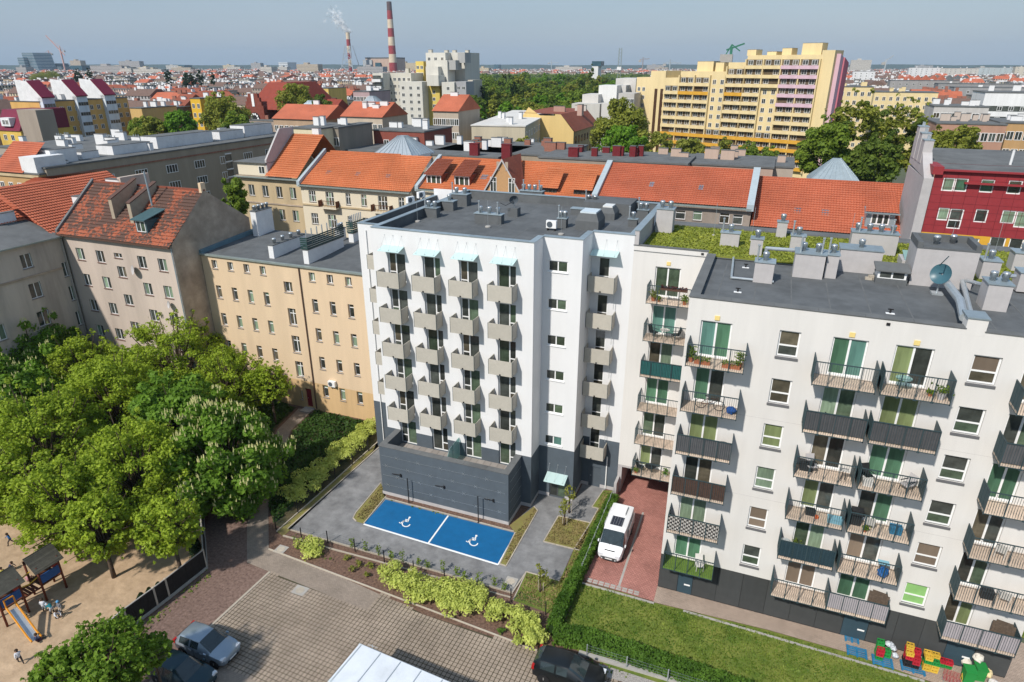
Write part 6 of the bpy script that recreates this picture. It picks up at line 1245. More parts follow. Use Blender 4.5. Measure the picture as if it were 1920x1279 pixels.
for k in range(int(L / .22)): 
    x = .7 + k * .22
    if x < L - .75: MB().box(x, -.45, 1.2 - .15 * math.sin(math.pi * x / L), x + .17, .45, 1.25 - .15 * math.sin(math.pi * x / L)).build('plank', m_log_, t)
for sy in (-.5, .5): MB().path([(.6, sy, 2.0), (L / 2, sy, 1.85), (L - .6, sy, 2.0)], .04, 6).build('rail', m_yl, t); MB().path([(.6, sy, 1.1), (L - .6, sy, 1.1)], .06, 6).build('beam', m_log_, t)
a, b = Z(24, 1142, 1.35), Z(68, 1200, .25); t = thing('slide', 'orange sided playground slide with grey metal bed', 'slide', a[0], a[1], 0, math.atan2(b[1] - a[1], b[0] - a[0])); L = math.dist(a, b)
MB().poly([(0, -.24, 1.35), (L * .85, -.24, .32), (L, -.24, .28), (L, .24, .28), (L * .85, .24, .32), (0, .24, 1.35)]).build('bed', m_galv, t)
for sy in (-.27, .27): MB().path([(-.1, sy, 1.6), (L * .85, sy, .5), (L + .15, sy, .42)], .06, 6).build('side', m_or, t); MB().prof([], 0, 0) if False else None
MB().tube((-.1, -.27, 1.55), (-.1, -.27, 2.2), .05, 6).tube((-.1, .27, 1.55), (-.1, .27, 2.2), .05, 6).tube((-.1, -.27, 2.2), (-.1, .27, 2.2), .05, 6).build('hoop', m_or, t)

# ================================================================ children at play
m_skin = mat('skin', (0.48, 0.28, 0.19), .6, .06); m_hair = mat('brown_hair', (0.05, 0.028, 0.015), .7, .2); m_shoe = mat('dark_shoe', (0.03, 0.025, 0.025), .7, .1)
POSE = {  # joints of a 1.15 m child: pelvis, chest, neck, head, (shoulder, elbow, hand) x2, (hip, knee, ankle, toe) x2
 'stand': dict(pel=(0, 0, .56), che=(0, .01, .80), nec=(0, .01, .91), hea=(0, .02, 1.02), a1=[(-.13, .0, .87), (-.17, .0, .70), (-.16, .08, .56)], a2=[(.13, 0, .87), (.18, .02, .70), (.15, .14, .60)], l1=[(-.07, 0, .54), (-.08, .02, .30), (-.08, 0, .05), (-.08, .1, .03)], l2=[(.07, 0, .54), (.08, .03, .30), (.08, 0, .05), (.08, .1, .03)]),
 'walk': dict(pel=(0, 0, .56), che=(0, .03, .80), nec=(0, .05, .91), hea=(0, .07, 1.01), a1=[(-.13, .03, .87), (-.18, -.08, .72), (-.16, -.10, .56)], a2=[(.13, .03, .87), (.18, .12, .72), (.13, .26, .68)], l1=[(-.07, 0, .54), (-.07, .16, .33), (-.07, .20, .06), (-.07, .30, .04)], l2=[(.07, 0, .54), (.08, -.05, .30), (.08, -.22, .10), (.08, -.16, .03)]),
 'crouch': dict(pel=(0, -.05, .24), che=(0, .06, .46), nec=(0, .12, .55), hea=(0, .18, .64), a1=[(-.13, .1, .51), (-.16, .24, .38), (-.10, .36, .22)], a2=[(.13, .1, .51), (.16, .24, .38), (.10, .36, .2)], l1=[(-.08, -.03, .23), (-.11, .2, .32), (-.1, .02, .06), (-.1, .13, .03)], l2=[(.08, -.03, .23), (.11, .2, .32), (.1, .02, .06), (.1, .13, .03)]),
 'sit': dict(pel=(0, -.05, .10), che=(0, -.02, .34), nec=(0, 0, .45), hea=(0, .03, .56), a1=[(-.13, 0, .41), (-.18, .1, .26), (-.1, .24, .2)], a2=[(.13, 0, .41), (.18, .1, .26), (.1, .24, .2)], l1=[(-.08, 0, .09), (-.12, .25, .16), (-.12, .46, .06), (-.12, .48, .14)], l2=[(.08, 0, .09), (.12, .25, .12), (.12, .46, .05), (.12, .48, .14)]),
 'bend': dict(pel=(0, -.08, .54), che=(0, .14, .66), nec=(0, .23, .66), hea=(0, .33, .66), a1=[(-.13, .18, .68), (-.15, .26, .48), (-.1, .32, .30)], a2=[(.13, .18, .68), (.15, .26, .48), (.1, .32, .28)], l1=[(-.08, -.06, .52), (-.09, .0, .28), (-.09, -.02, .05), (-.09, .09, .03)], l2=[(.08, -.06, .52), (.09, .02, .28), (.09, -.02, .05), (.09, .09, .03)])}
BODY = {}
def body_mesh(pose):
    if pose in BODY: return BODY[pose]
    p = POSE[pose]; V, E, Rr, G = [], [], [], []
    def add(c, r, g): V.append(c); Rr.append(r); G.append(g); return len(V) - 1
    pe = add(p['pel'], .10, 2); c0 = add(lerp(p['pel'], p['che'], .5), .095, 1); c = add(p['che'], .105, 1); n = add(p['nec'], .045, 0); h = add(p['hea'], .088, 0); ht = add(tuple(p['hea'][i] + (p['hea'][i] - p['nec'][i]) * .55 for i in range(3)), .07, 0); E += [(pe, c0), (c0, c), (c, n), (n, h), (h, ht)]
    for k in ('a1', 'a2'):
        s = add(p[k][0], .048, 1); e = add(p[k][1], .036, 1); w_ = add(p[k][2], .026, 0); E += [(c, s), (s, e), (e, w_)]
    for k in ('l1', 'l2'):
        s = add(p[k][0], .068, 2); e = add(p[k][1], .05, 2); w_ = add(p[k][2], .036, 3); t_ = add(p[k][3], .03, 3); E += [(pe, s), (s, e), (e, w_), (w_, t_)]
    me = bpy.data.meshes.new('child_body'); me.from_pydata(V, E, []); o = bpy.data.objects.new('tmp', me); col.objects.link(o); md = o.modifiers.new('s', 'SKIN'); sb_ = o.modifiers.new('d', 'SUBSURF'); sb_.levels = 1
    for i, sv in enumerate(me.skin_vertices[0].data): sv.radius = (Rr[i], Rr[i]); sv.use_root = (i == 0)
    bpy.context.view_layer.update(); dg = bpy.context.evaluated_depsgraph_get(); ev = o.evaluated_get(dg); out = bpy.data.meshes.new_from_object(ev); bpy.data.objects.remove(o)
    VV = [Vector(x) for x in V]; out.polygons.foreach_set('use_smooth', [True] * len(out.polygons))
    seg = [(VV[a], VV[b], max(G[a], G[b]) if 0 in (G[a], G[b]) and not (G[a] == 0 and G[b] == 0) else G[b]) for a, b in E]; gi = []
    for pl_ in out.polygons:
        best = (9, 0)
        for a, b, g in seg:
            d = b - a; t_ = max(0, min(1, (pl_.center - a).dot(d) / d.length_squared)); q_ = (pl_.center - a - d * t_).length
            if q_ < best[0]: best = (q_, g)
        gi.append(best[1])
    out.materials.clear(); BODY[pose] = (out, gi); return BODY[pose]
HANDM = None
def child(px, py, pose, face, shirt, trousers, label, hat=None, z=0.0, s=1.0):
    global HANDM
    u, v = Z(px, py, z); t = thing('person', label, 'child', u, v, z, face - AZ); me, gi = body_mesh(pose); me = me.copy()
    for m in (m_skin, shirt, trousers, m_shoe): me.materials.append(m)
    me.polygons.foreach_set('material_index', gi); b = link('body', me, t); b.scale = (s, s, s); p = POSE[pose]
    hd_ = Vector(p['hea']); ax = (hd_ - Vector(p['nec'])).normalized(); hm = MB().lathe([(.097, -.02), (.1, .03), (.085, .08), (.04, .115), (.01, .12)], k=12).build('hat' if hat else 'hair', hat or m_hair, t, True, loc=tuple((hd_ + ax * .005) * s)); hm.scale = (s, s, s); hm.rotation_euler = ax.to_track_quat('Z', 'Y').to_euler()
    if HANDM is None:
        hb_ = MB().box(-.022, -.012, -.045, .022, .012, 0)
        for k, (x, L) in enumerate(((-.018, .04), (-.006, .048), (.006, .045), (.018, .035))): hb_.tube((x, 0, -.045), (x, .006, -.045 - L * .6), .0055, 5).tube((x, .006, -.045 - L * .6), (x, .016, -.045 - L), .005, 5)
        hb_.tube((.02, 0, -.015), (.04, .01, -.045), .007, 5); HANDM = hb_.mesh('hand', m_skin)
    for k in ('a1', 'a2'): hh_ = link('hand', HANDM, t, tuple(Vector(p[k][2]) * s)); hh_.scale = (s, s, s)
    return t
def cl(name, c): return mat('cloth_' + name, c, .9, .1, 6)
KID = [(22, 1021, 'walk', 2.2, cl('blue', (.03, .12, .30)), cl('dark', (.05, .04, .04)), 'child in a blue jacket striding across the open sand', None), (6, 1078, 'sit', 1.0, cl('yellow', (.5, .45, .08)), cl('red', (.3, .06, .05)), 'child in yellow sitting on the sand', None), (20, 1070, 'crouch', -1.0, cl('navy', (.03, .04, .09)), cl('dark', (.05, .04, .04)), 'child in navy crouching beside the one in yellow', None), (29, 1110, 'stand', .8, cl('magenta', (.35, .02, .18)), cl('pink', (.5, .25, .28)), 'child in magenta standing behind the rope bridge', None), (55, 1090, 'sit', .5, cl('pink', (.5, .25, .28)), cl('dark', (.05, .04, .04)), 'child in pink sitting by the rope bridge', None), (50, 1158, 'crouch', 2.6, cl('white', (.6, .62, .66)), cl('olive', (.06, .09, .03)), 'child in white shirt crouching next to the slide', None), (85, 1147, 'stand', .2, cl('white', (.6, .62, .66)), cl('pale', (.45, .47, .5)), 'child in pale clothes standing with a yellow toy', None), (99, 1150, 'bend', 1.2, cl('teal', (.02, .16, .19)), cl('pale', (.45, .47, .5)), 'child in teal bending over in the small group', cl('cap', (.45, .55, .65))), (116, 1150, 'stand', 2.8, cl('grey', (.16, .17, .19)), cl('sand', (.5, .46, .40)), 'child with light blue hat standing in the small group', cl('bluehat', (.10, .30, .52))), (107, 1158, 'crouch', -2.0, cl('white', (.6, .62, .66)), cl('pale', (.45, .47, .5)), 'child in white crouching at the feet of the small group', None), (70, 1203, 'sit', -.6, cl('navy', (.03, .04, .09)), cl('plum', (.09, .03, .06)), 'child in dark clothes at the end of the slide', None), (40, 1244, 'walk', .9, cl('white', (.6, .62, .66)), cl('dark', (.05, .04, .04)), 'child in white top and dark trousers walking alone', None)]
for k in KID: child(*k[:7], hat=k[7])
child(72, 1084, 'stand', .4, cl('white', (.6, .62, .66)), cl('navy', (.03, .04, .09)), 'child in white standing on the tower platform', z=1.35, s=.95)

# ================================================================ crates and rubbish by the ground floor
CR = {}
def crate_me(m, w_=.4, d=.3, h=.27):
    k = (m.name, w_, d, h)
    if k not in CR:
        mb = MB().box(0, 0, 0, w_, d, .02)
        for y in (0, d - .02): mb.box(0, y, .02, w_, y + .02, h * .35).box(0, y, h * .75, w_, y + .02, h).box(0, y, h * .35, .06, y + .02, h * .75).box(w_ - .06, y, h * .35, w_, y + .02, h * .75).box(w_ * .44, y, h * .35, w_ * .56, y + .02, h * .75)
        for x in (0, w_ - .02): mb.box(x, .02, .02, x + .02, d - .02, h * .4).box(x, .02, h * .75, x + .02, d - .02, h).box(x, .02, h * .4, x + .02, .08, h * .75).box(x, d - .08, h * .4, x + .02, d - .02, h * .75)
        mb.box(w_ * .33, .02, .02, w_ * .35, d - .02, h * .8).box(w_ * .66, .02, .02, w_ * .68, d - .02, h * .8).box(.02, d * .5, .02, w_ - .02, d * .53, h * .8); CR[k] = mb.mesh('crate', m)
    return CR[k]
cY, cR, cG, cK = [mat('crate_' + n, c, .55, .08, 6, rand=.1) for n, c in (('yellow', (.62, .40, .05)), ('red', (.42, .02, .035)), ('green', (.02, .24, .05)), ('black', (.02, .02, .022)))]; cB = mat('pallet_blue', (.02, .16, .30), .8, .2, 5, rand=.1)
CN = {'Y': (cY, 'yellow'), 'R': (cR, 'red'), 'G': (cG, 'green'), 'K': (cK, 'black')}
def stack(px, py, cols_, lab, rot=R(0)):
    u, v = Z(px, py)
    for (dx, dy, st_) in cols_:
        for i, c in enumerate(st_):
            m, nm = CN[c]; o = link('drinks_crate', crate_me(m)); put(o, u + dx, v + dy, .14 + i * .272, rot + rnd.uniform(-.05, .05)); nn = len(st_); pos = 'on top of' if i == nn - 1 else ('at the bottom of' if i == 0 else 'inside'); tag(o, '%s drinks crate %s %s' % (nm, pos, lab), 'crate', 'drinks crates by the ground floor wall')
def pallet(px, py, label, rot=0.0, z=0.0, w_=1.15, d=.8):
    u, v = Z(px, py); t = thing('pallet', label, 'pallet', u, v, z, rot)
    for k in range(5): MB().box(0, d * k / 5 + .01, .1, w_, d * k / 5 + d / 5 - .05, .125).build('slat', cB, t)
    for k in range(3): MB().box(w_ * k / 2.2, 0, 0, w_ * k / 2.2 + .1, d, .1).build('runner', cB, t)
    return t
pallet(1588, 1228, 'blue slatted pallet lying empty on the pavers'); pallet(1584, 1202, 'small blue pallet leaning by the service door', w_=.8, d=.4); pallet(1636, 1246, 'blue pallet under the green crates and bags'); pallet(1690, 1257, 'blue pallet carrying the tall stacks of crates', w_=1.3)
stack(1640, 1240, [(0, .42, 'GGGG'), (0, .05, 'GRR'), (.45, .4, 'GG')], 'the stack beside the plastic bags'); stack(1692, 1252, [(.02, .38, 'KRRRY'), (.02, .04, 'KKRY'), (.44, .38, 'KRRR'), (.44, .04, 'KRR')], 'the red and black stack'); stack(1712, 1256, [(.45, .38, 'GGKY'), (.45, .04, 'YYGY'), (.87, .38, 'GGKY'), (.87, .04, 'YYG')], 'the yellow and green stack'); stack(1754, 1252, [(0, 0, 'GR'), (.42, .0, 'GR')], 'the low pair next to the service door')
m_bag = mat('clear_plastic_bag', (.34, .38, .42), .25, .35, 14, c2=(.6, .63, .66), spec=.6, bump=.8, bscale=9)
def lump(u, v, z, r, label, m, cat, name, seed=0, sq=.8, group=None):
    mb = MB(); q_ = random.Random(seed); rows, k = 7, 10
    for j in range(rows + 1):
        for i in range(k): th, ph = math.pi * j / rows, 2 * math.pi * i / k; rr = r * q_.uniform(.8, 1.12); mb.v.append((rr * math.sin(th) * math.cos(ph), rr * math.sin(th) * math.sin(ph), (rr * math.cos(th) + r * .9) * sq))
    for j in range(rows):
        for i in range(k): a_, b_ = j * k + i, j * k + (i + 1) % k; mb.f.append((a_, b_, b_ + k, a_ + k))
    return solo(name, mb, m, u, v, z, label, cat, group=group, smooth=False)
u, v = Z(1655, 1234)
for i, (dx, dy, z) in enumerate(((.15, .25, .85), (.5, .35, .55), (.62, .05, .3), (.3, .3, .8))): lump(u + dx, v + dy, z, .2, 'crumpled clear plastic bag of bottles on the crates', m_bag, 'bag', 'plastic_bag', i, group='clear bags on the crates')
u, v = Z(1818, 1278)
for i, (dx, dy, r, h, c, lab) in enumerate(((-.4, -.3, .0, 1.0, 'G', 'green wheeled bin at the end of the crates'), (.25, .15, 0, 1.05, 'G', 'second green bin with a slot lid holding white sacks'))):
    t = thing('waste_bin', lab, 'bin', u + dx, v + dy, 0, .1); MB().prof([(0.05, 0), (.5, 0), (.58, .9), (0, .9)], 0, .55).build('body', cG, t); MB().box(-.03, -.05, .9, .58, .63, .97).build('lid', cG, t); 
    for x in (.08, .47): MB().lathe([(.09, -.03), (.09, .03)], k=10).build('wheel', m_tyre, t, loc=(x, .55, .09)).rotation_euler = (0, R(90), 0)
for i, (dx, dy, z, c) in enumerate(((-.1, .9, .3, (.62, .58, .5)), (.35, .85, .95, (.66, .62, .55)), (.9, .5, .3, (.68, .55, .3)), (1.1, -.1, .15, (.66, .62, .58)))): lump(u + dx, v + dy, z, .3, ['dirty white sack behind the green bins', 'pale sack lying on the green slot bin', 'yellowish paper sack right of the bins', 'white sack on the apron edge'][i], cl('sack%d' % i, c), 'sack', 'rubbish_sack', 20 + i, .9)
u, v = Z(1765, 1277); t = thing('shopping_trolley', 'red and yellow wire shopping trolley by the lawn kerb', 'trolley', u, v, 0, -.2); mb = MB()
for k in range(6): mb.tube((0, -.25, .4 + .08 * k), (.85, -.25, .45 + .08 * k), .008, 4).tube((0, .25, .4 + .08 * k), (.85, .25, .45 + .08 * k), .008, 4).tube((.17 * k, -.25, .4), (.17 * k, -.25, .85), .008, 4).tube((.17 * k, .25, .4), (.17 * k, .25, .85), .008, 4).tube((.17 * k, -.25, .42), (.17 * k, .25, .42), .008, 4)
mb.build('basket', cR, t); MB().tube((.85, -.25, .95), (.85, .25, .95), .02, 6).tube((.85, -.25, .45), (.85, -.25, .95), .012, 5).tube((.85, .25, .45), (.85, .25, .95), .012, 5).build('handle', cY, t)
for x in (.05, .8):
    for y in (-.22, .22): MB().tube((x, y, .1), (x, y, .42), .012, 5).lathe([(.06, -.02), (.06, .02)], (x, y, .06), 8).build('wheel_leg', m_galv, t)

# ================================================================ things on the balconies
m_terra = mat('terracotta', (.42, .15, .07), .8, .1, 5); m_wplast = mat('white_plastic', (.62, .60, .56), .5, .05); m_blk = mat('black_plastic', (.02, .022, .024), .6, .1)
def planter(u, v, z, w_, label, m=None, fol='mid', h=.22, fh=.25):
    t = thing('flower_box', label, 'planter', u, v, z); MB().prof([(-.09, 0), (.09, 0), (.11, h), (-.11, h)], 0, w_).build('box', m or m_terra, t); n = int(110 * w_ + 30); C = np.column_stack([NR.uniform(0, w_, n), NR.normal(0, .07, n), NR.uniform(h, h + fh, n)]); leaf_object('plants', C, NR.normal(size=(n, 3)) + [0, 0, .5], NR.uniform(.05, .1, n), LM[fol], t); return t
def pot(u, v, z, label, r=.16, fh=.4, fol='mid', m=None):
    t = thing('potted_plant', label, 'plant pot', u, v, z); MB().lathe([(r * .7, 0), (r, r * 1.7), (r * 1.08, r * 1.75)], k=10).build('pot', m or m_terra, t); n = 110; C = np.column_stack([NR.normal(0, r * .8, n), NR.normal(0, r * .8, n), NR.uniform(r * 1.7, r * 1.7 + fh, n)]); leaf_object('plant', C, NR.normal(size=(n, 3)) + [0, 0, .5], NR.uniform(.06, .13, n), LM[fol], t); return t
def chair(u, v, z, label, m, rot=0.0, arms=True):
    t = thing('garden_chair', label, 'chair', u, v, z, rot); MB().box(-.25, -.25, .40, .25, .25, .44).build('seat', m, t); MB().prof([(.22, .42), (.26, .42), (.42, .98), (.38, .98)], -.25, .25).build('backrest', m, t)
    for x in (-.22, .22):
        for y in (-.22, .22): MB().tube((x, y, 0), (x, y, .4), .018, 5).build('leg', m_blk if m is not m_wplast else m, t)
        if arms: MB().box(x - .025, -.25, .62, x + .025, .3, .65).build('armrest', m_blk if m is not m_wplast else m, t)
    return t
def table(u, v, z, label, m, r=.35, round_=True):
    t = thing('balcony_table', label, 'table', u, v, z)
    (MB().lathe([(r, .70), (r, .73)], k=16) if round_ else MB().box(-r, -r * .7, .7, r, r * .7, .73)).build('tabletop', m, t)
    for a_ in range(4): c, s = math.cos(a_ * 1.5708 + .78), math.sin(a_ * 1.5708 + .78); MB().tube((r * .75 * c, r * .75 * s, 0), (r * .4 * c, r * .4 * s, .7), .014, 5).build('leg', m_blk, t)
    return t
def tub(u, v, z, label, m, w_=.5, h=.3): t = solo('storage_tub', MB().prof([(-.18, 0), (.18, 0), (.22, h), (-.22, h)], 0, w_).box(-.02, -.24, h, w_ + .02, .24, h + .04), m, u, v, z, label, 'tub'); return t
VB = 36.25; R0 = RF
planter(-2.75, VB, R0[0], .9, 'row of terracotta flower boxes on the top left balcony', fol='mid'); planter(-1.2, VB, R0[0], 1.0, 'second terracotta flower box at the right end of the top left balcony'); pot(-.25, 36.5, R0[0], 'tall straggly plant in the corner of the top left balcony', fh=.7); pot(-2.95, 36.4, R0[0], 'bushy potted plant behind the left railing of the top left balcony', fh=.7)
table(8.0, 36.7, R0[0], 'glass table on the top right balcony', m_screen, .4); pot(9.75, 36.3, R0[0], 'grey planter with a round shrub on the top right balcony', .22, .35, m=m_stucco); pot(9.3, 36.5, R0[0], 'orange ball shaped pot on the top right balcony', .12, .1)
b_ = thing('bicycle', 'dark bicycle lying against the second floor railing', 'bicycle', -2.1, 36.55, R0[1]); 
for x in (0, 1.05): MB().path([(x + .32 * math.cos(k * .5236), .0, .34 + .32 * math.sin(k * .5236)) for k in range(13)], .02, 5).build('wheel', m_tyre, b_)
MB().path([(0, 0, .34), (.4, 0, .35), (.85, 0, .75), (.35, 0, .72), (0, 0, .34)], .02, 5).path([(1.05, 0, .34), (.9, 0, .9)], .02, 5).path([(.4, 0, .35), (.3, 0, .85)], .02, 5).build('frame', m_wood, b_); MB().box(.2, -.06, .85, .42, .06, .9).build('saddle', m_blk, b_); MB().tube((.9, -.25, .95), (.9, .25, .95), .015, 5).build('handlebar', m_blk, b_)
lump(-.35, 36.5, R0[1], .3, 'blue bag hanging in the corner of the bicycle balcony', cl('bluebag', (.02, .08, .28)), 'bag', 'storage_bag', 5)
table(-.5, 36.6, R0[2], 'round dark table top above the grey balcony cloth', m_blk, .45); tub(-.9, 36.7, R0[3], 'orange cardboard box on the wicker screened balcony', mat('cardboard', (.5, .27, .08), .8, .1), .5, .5); table(4.3, 36.7, R0[1], 'dark round table behind the grey cloth of the middle column', m_blk, .45); chair(5.1, 36.7, R0[1], 'black chair next to the dark round table', m_blk, 2.0)
chair(4.5, 36.7, R0[2], 'grey folding chair by the rack balcony door', m_stucco, .4); tub(3.9, 36.8, R0[2], 'dark storage box in the corner of the chair balcony', m_blk, .7, .55); table(6.2, 36.4, R0[2], 'small white side table on the chair balcony', m_wplast, .22, False); chair(9.4, 36.6, R0[2], 'reclining grey garden chair at the right end of its balcony', m_stucco, -.9); tub(7.2, 36.4, R0[2], 'white plastic box at the left of the recliner balcony', m_wplast, .5, .4); chair(7.45, 36.8, R0[2], 'dark folding chair behind the white plastic box', m_blk, .5)
tub(4.7, 36.8, R0[3], 'black crate against the wall of the toy balcony', m_blk, .5, .3); tub(5.9, 36.5, R0[3], 'pale blue paddling tub on the toy balcony', mat('pale_blue_plastic', (.2, .42, .52), .5, .05), .75, .3); lump(5.3, 36.5, R0[3], .13, 'orange ball on the toy balcony', mat('orange_ball', (.6, .12, .03), .5, .05), 'ball', 'toy_ball', 3, 1.0); chair(8.1, 36.6, R0[3], 'cream plastic armchair beside the door', m_wplast, 3.0); tub(7.1, 36.8, R0[3], 'dark tall cabinet on the left of the armchair balcony', m_blk, .6, 1.0); tub(9.2, 36.7, R0[3], 'blue striped cushion box on the right of the armchair balcony', mat('blue_stripe', (.03, .16, .28), .7, .3, 9), .6, .45); pot(7.9, 36.2, R0[3], 'brown bottle shaped pot at the railing of the armchair balcony', .1, .25)
pot(4.55, 36.6, R0[4], 'large terracotta urn with palm behind the navy panel', .24, .6, 'dark'); table(3.95, 36.7, R0[4], 'wire round table beside the terracotta urn', m_galv, .35); lump(6.35, 36.5, R0[4], .22, 'red folded parasol behind the navy panel', cl('red', (.3, .06, .05)), 'parasol', 'folded_parasol', 8, 2.2); lump(9.4, 36.4, R0[4], .33, 'round blue plastic drum on the lower right balcony', mat('blue_plastic', (.015, .10, .30), .4, .1), 'drum', 'plastic_drum', 9, 1.1); table(9.4, 36.8, R0[4], 'small pale blue table behind the plastic drum', MATS['pale_blue_plastic'], .3, False)
chair(-.9, 36.6, R0[5], 'white chair on the artificial turf balcony', m_wplast, .3); pot(-6.9, 46.4, R0[0], 'round dry shrub on the top link balcony', .2, .45, 'olive'); pot(-6.5, 46.3, R0[0], 'red flowering pot on the top link balcony', .12, .2); pot(-4.65, 46.3, R0[0], 'leafy pot at the right end of the top link balcony', .16, .4); planter(-6.4, 46.12, R0[0] + 1.0, 1.9, 'flower box hooked on the top link railing', m_pipe_b, 'purple', .15, .18); table(-5.9, 46.7, R0[1], 'set table between dark armchairs on the link balcony', m_wplast, .35); chair(-6.7, 46.7, R0[1], 'dark wicker armchair left of the set table', m_blk, 1.2); chair(-5.1, 46.7, R0[1], 'dark wicker armchair right of the set table', m_blk, -1.2)
table(-6.0, 46.6, R0[5], 'round table with tableware on the lowest link balcony', m_blk, .45); chair(-6.8, 46.7, R0[5], 'black chair beside the tableware table', m_blk, 1.4); pot(-7.1, 46.3, R0[5], 'terracotta pot in the corner of the lowest link balcony', .16, .12); pot(-4.75, 46.6, R0[5], 'white pot with a small cypress on the lowest link balcony', .15, .45, 'bright', m_wplast); chair(14.6, 36.6, R0[3], 'white plastic chair with green cushion on the right column', m_wplast, 2.8); tub(14.4, 36.7, R0[4], 'black laundry tub over a teal crate on the right column', m_blk, .6, .5); chair(15.5, 36.6, R0[4], 'cream plastic lounge seat on the right column', m_wplast, 2.9); lump(-16.6, 42.2, FL[4], .16, 'red toy on the lowest boxed balcony of the white block', mat('red_toy', (.45, .02, .015), .4, .1), 'toy', 'red_toy', 4)
m_rdch0 = mat('crimson_chimney', (0.14, 0.015, 0.02), .8, .1, 2)
# ================================================================ the city behind
FW = {}
def far_window(wd, ht, fm, pm, style=2):
    """small distant window: frame bars and dark pane in one shared mesh with two materials"""
    k = (wd, ht, fm.name, pm.name, style)
    if k not in FW:
        mb = MB(); f = .09; mb.poly([(f, -.02, f), (wd - f, -.02, f), (wd - f, -.02, ht - f), (f, -.02, ht - f)]); n1 = 1
        mb.box(0, -.06, 0, wd, 0, f).box(0, -.06, ht - f, wd, 0, ht).box(0, -.06, f, f, 0, ht - f).box(wd - f, -.06, f, wd, 0, ht - f)
        for i in range(1, style): mb.box(wd * i / style - .04, -.06, f, wd * i / style + .04, 0, ht - f)
        me = mb.mesh('window', fm); me.materials.append(pm); me.polygons[0].material_index = 1; FW[k] = me
    return FW[k]
def put_windows(t, loc, rot, xs, zs, wd, ht, fm=None, pm=None, style=2, skip=0.0):
    c, s = math.cos(rot), math.sin(rot)
    for z in zs:
        for x in xs:
            if skip and rnd.random() < skip: continue
            link('window', far_window(wd, ht, fm or m_frame, pm or rnd.choice([m_gl, m_gl, m_gl2]), style), t, (loc[0] + x * c, loc[1] + x * s, z), rot)
def rng(a, b, n): return [a + (b - a) * i / max(1, n - 1) for i in range(n)]
WMATS = {}
def wallc(c, st=.2): 
    k = 'render_%02d%02d%02d' % tuple(int(x * 99) for x in c)
    return mat(k, c, .9, .06, .5, stain=st, streak=True)
def slab(name, label, cat, u, v, L, dp, h, c, roofc=None, rot=0.0, rows=4, cols=6, ww=1.2, wh=1.5, ztop=1.6, fl=3.0, right=0, roof='flat', chim=4, group=None, style=2, z0=0.0, chimc=None, rh=4.0, ridge_along=True):
    """building: wall, roof, windows on the front and (right) on the +x side, roof chimneys"""
    t = thing(name, label, cat, u, v, z0, rot, group); wm = wallc(c); MB().box(0, 0, 0, L, dp, h).build('wall', wm, t)
    rm = roofc or m_membrane2
    if roof == 'flat': MB().box(-.15, -.15, h, L + .15, dp + .15, h + .25).build('roof', rm, t)
    else:
        mb = MB()
        if ridge_along: mb.v = [(-.2, -.4, h), (L + .2, -.4, h), (L + .2, dp + .4, h), (-.2, dp + .4, h), (-.2, dp / 2, h + rh), (L + .2, dp / 2, h + rh)]; mb.f = [(0, 1, 5, 4), (2, 3, 4, 5), (1, 2, 5), (3, 0, 4), (3, 2, 1, 0)]
        else: mb.v = [(-.4, -.2, h), (L + .4, -.2, h), (L + .4, dp + .2, h), (-.4, dp + .2, h), (L / 2, -.2, h + rh), (L / 2, dp + .2, h + rh)]; mb.f = [(0, 1, 4), (2, 3, 5), (1, 2, 5, 4), (3, 0, 4, 5), (3, 2, 1, 0)]
        mb.build('roof', rm, t)
    zs = [h - ztop - wh - fl * i for i in range(rows)]
    if cols: put_windows(t, (0, 0, 0), 0, rng(L / cols * .5 - ww / 2, L - L / cols * .5 - ww / 2, cols), zs, ww, wh, style=style)
    if right: put_windows(t, (L, 0, 0), R(90), rng(dp / right * .5 - ww / 2, dp - dp / right * .5 - ww / 2, right), zs, ww, wh, style=style)
    for i in range(chim):
        cx, cy_ = rnd.uniform(.5, L - 2), rnd.uniform(dp * .25, dp - 1.2); zc = h + .2 if roof == 'flat' else h + rh * (1 - abs(cy_ - dp / 2) / (dp / 2)) * .8; roofbox(t, cx, cy_, zc, rnd.uniform(.8, 2.2) * (.6 if chimc is m_rdch0 else 1), rnd.uniform(.5, .8), rnd.uniform(.9, 1.8), chimc or m_wchim)
    return t
def at(px, py, d): return D(px, py, d)
# long grey-brown block on the left, its facade facing right
gb = slab('apartment_building', 'long soot brown block with white rooftop boxes and wide triple windows', 'apartment building', -106.3, 71.5, 61, 13, 19, (0.33, 0.28, 0.215), rot=R(90), rows=4, cols=9, ww=2.6, wh=1.5, ztop=2.3, fl=3.1, chim=0, style=4)
MB().box(0, -.14, 17.6, 61, 0, 17.85).build('brick_band', m_brick, gb)
for x, L, y, h in ((3, 4.5, 2.5, 2.2), (9, 3.2, 3.5, 1.2), (15, 8, 3.5, 1.6), (25, 14, 4.0, 2.2), (41, 7, 4.0, 1.8), (49, 9, 4.5, 2.4)): roofbox(gb, x, y, 19.2, L, 4, h, m_wchim)
for i in range(8): roofbox(gb, 5 + 7 * i, 9.5, 19.2, 2.0, .8, 1.9, m_wchim)
mb = MB()
for k in range(9): mb.box(0, -.1, 3.2 + k * 1.55, 1.6, 0, 4.4 + k * 1.55)
mb.build('stair_glazing', m_gl, gb, loc=(37.5, 0, 0)); mb = MB()
for k in range(10): mb.box(-.1, -.16, 3.0 + k * 1.55, 1.7, -.02, 3.2 + k * 1.55)
mb.build('stair_glazing_bar', m_frame, gb, loc=(37.5, 0, 0))
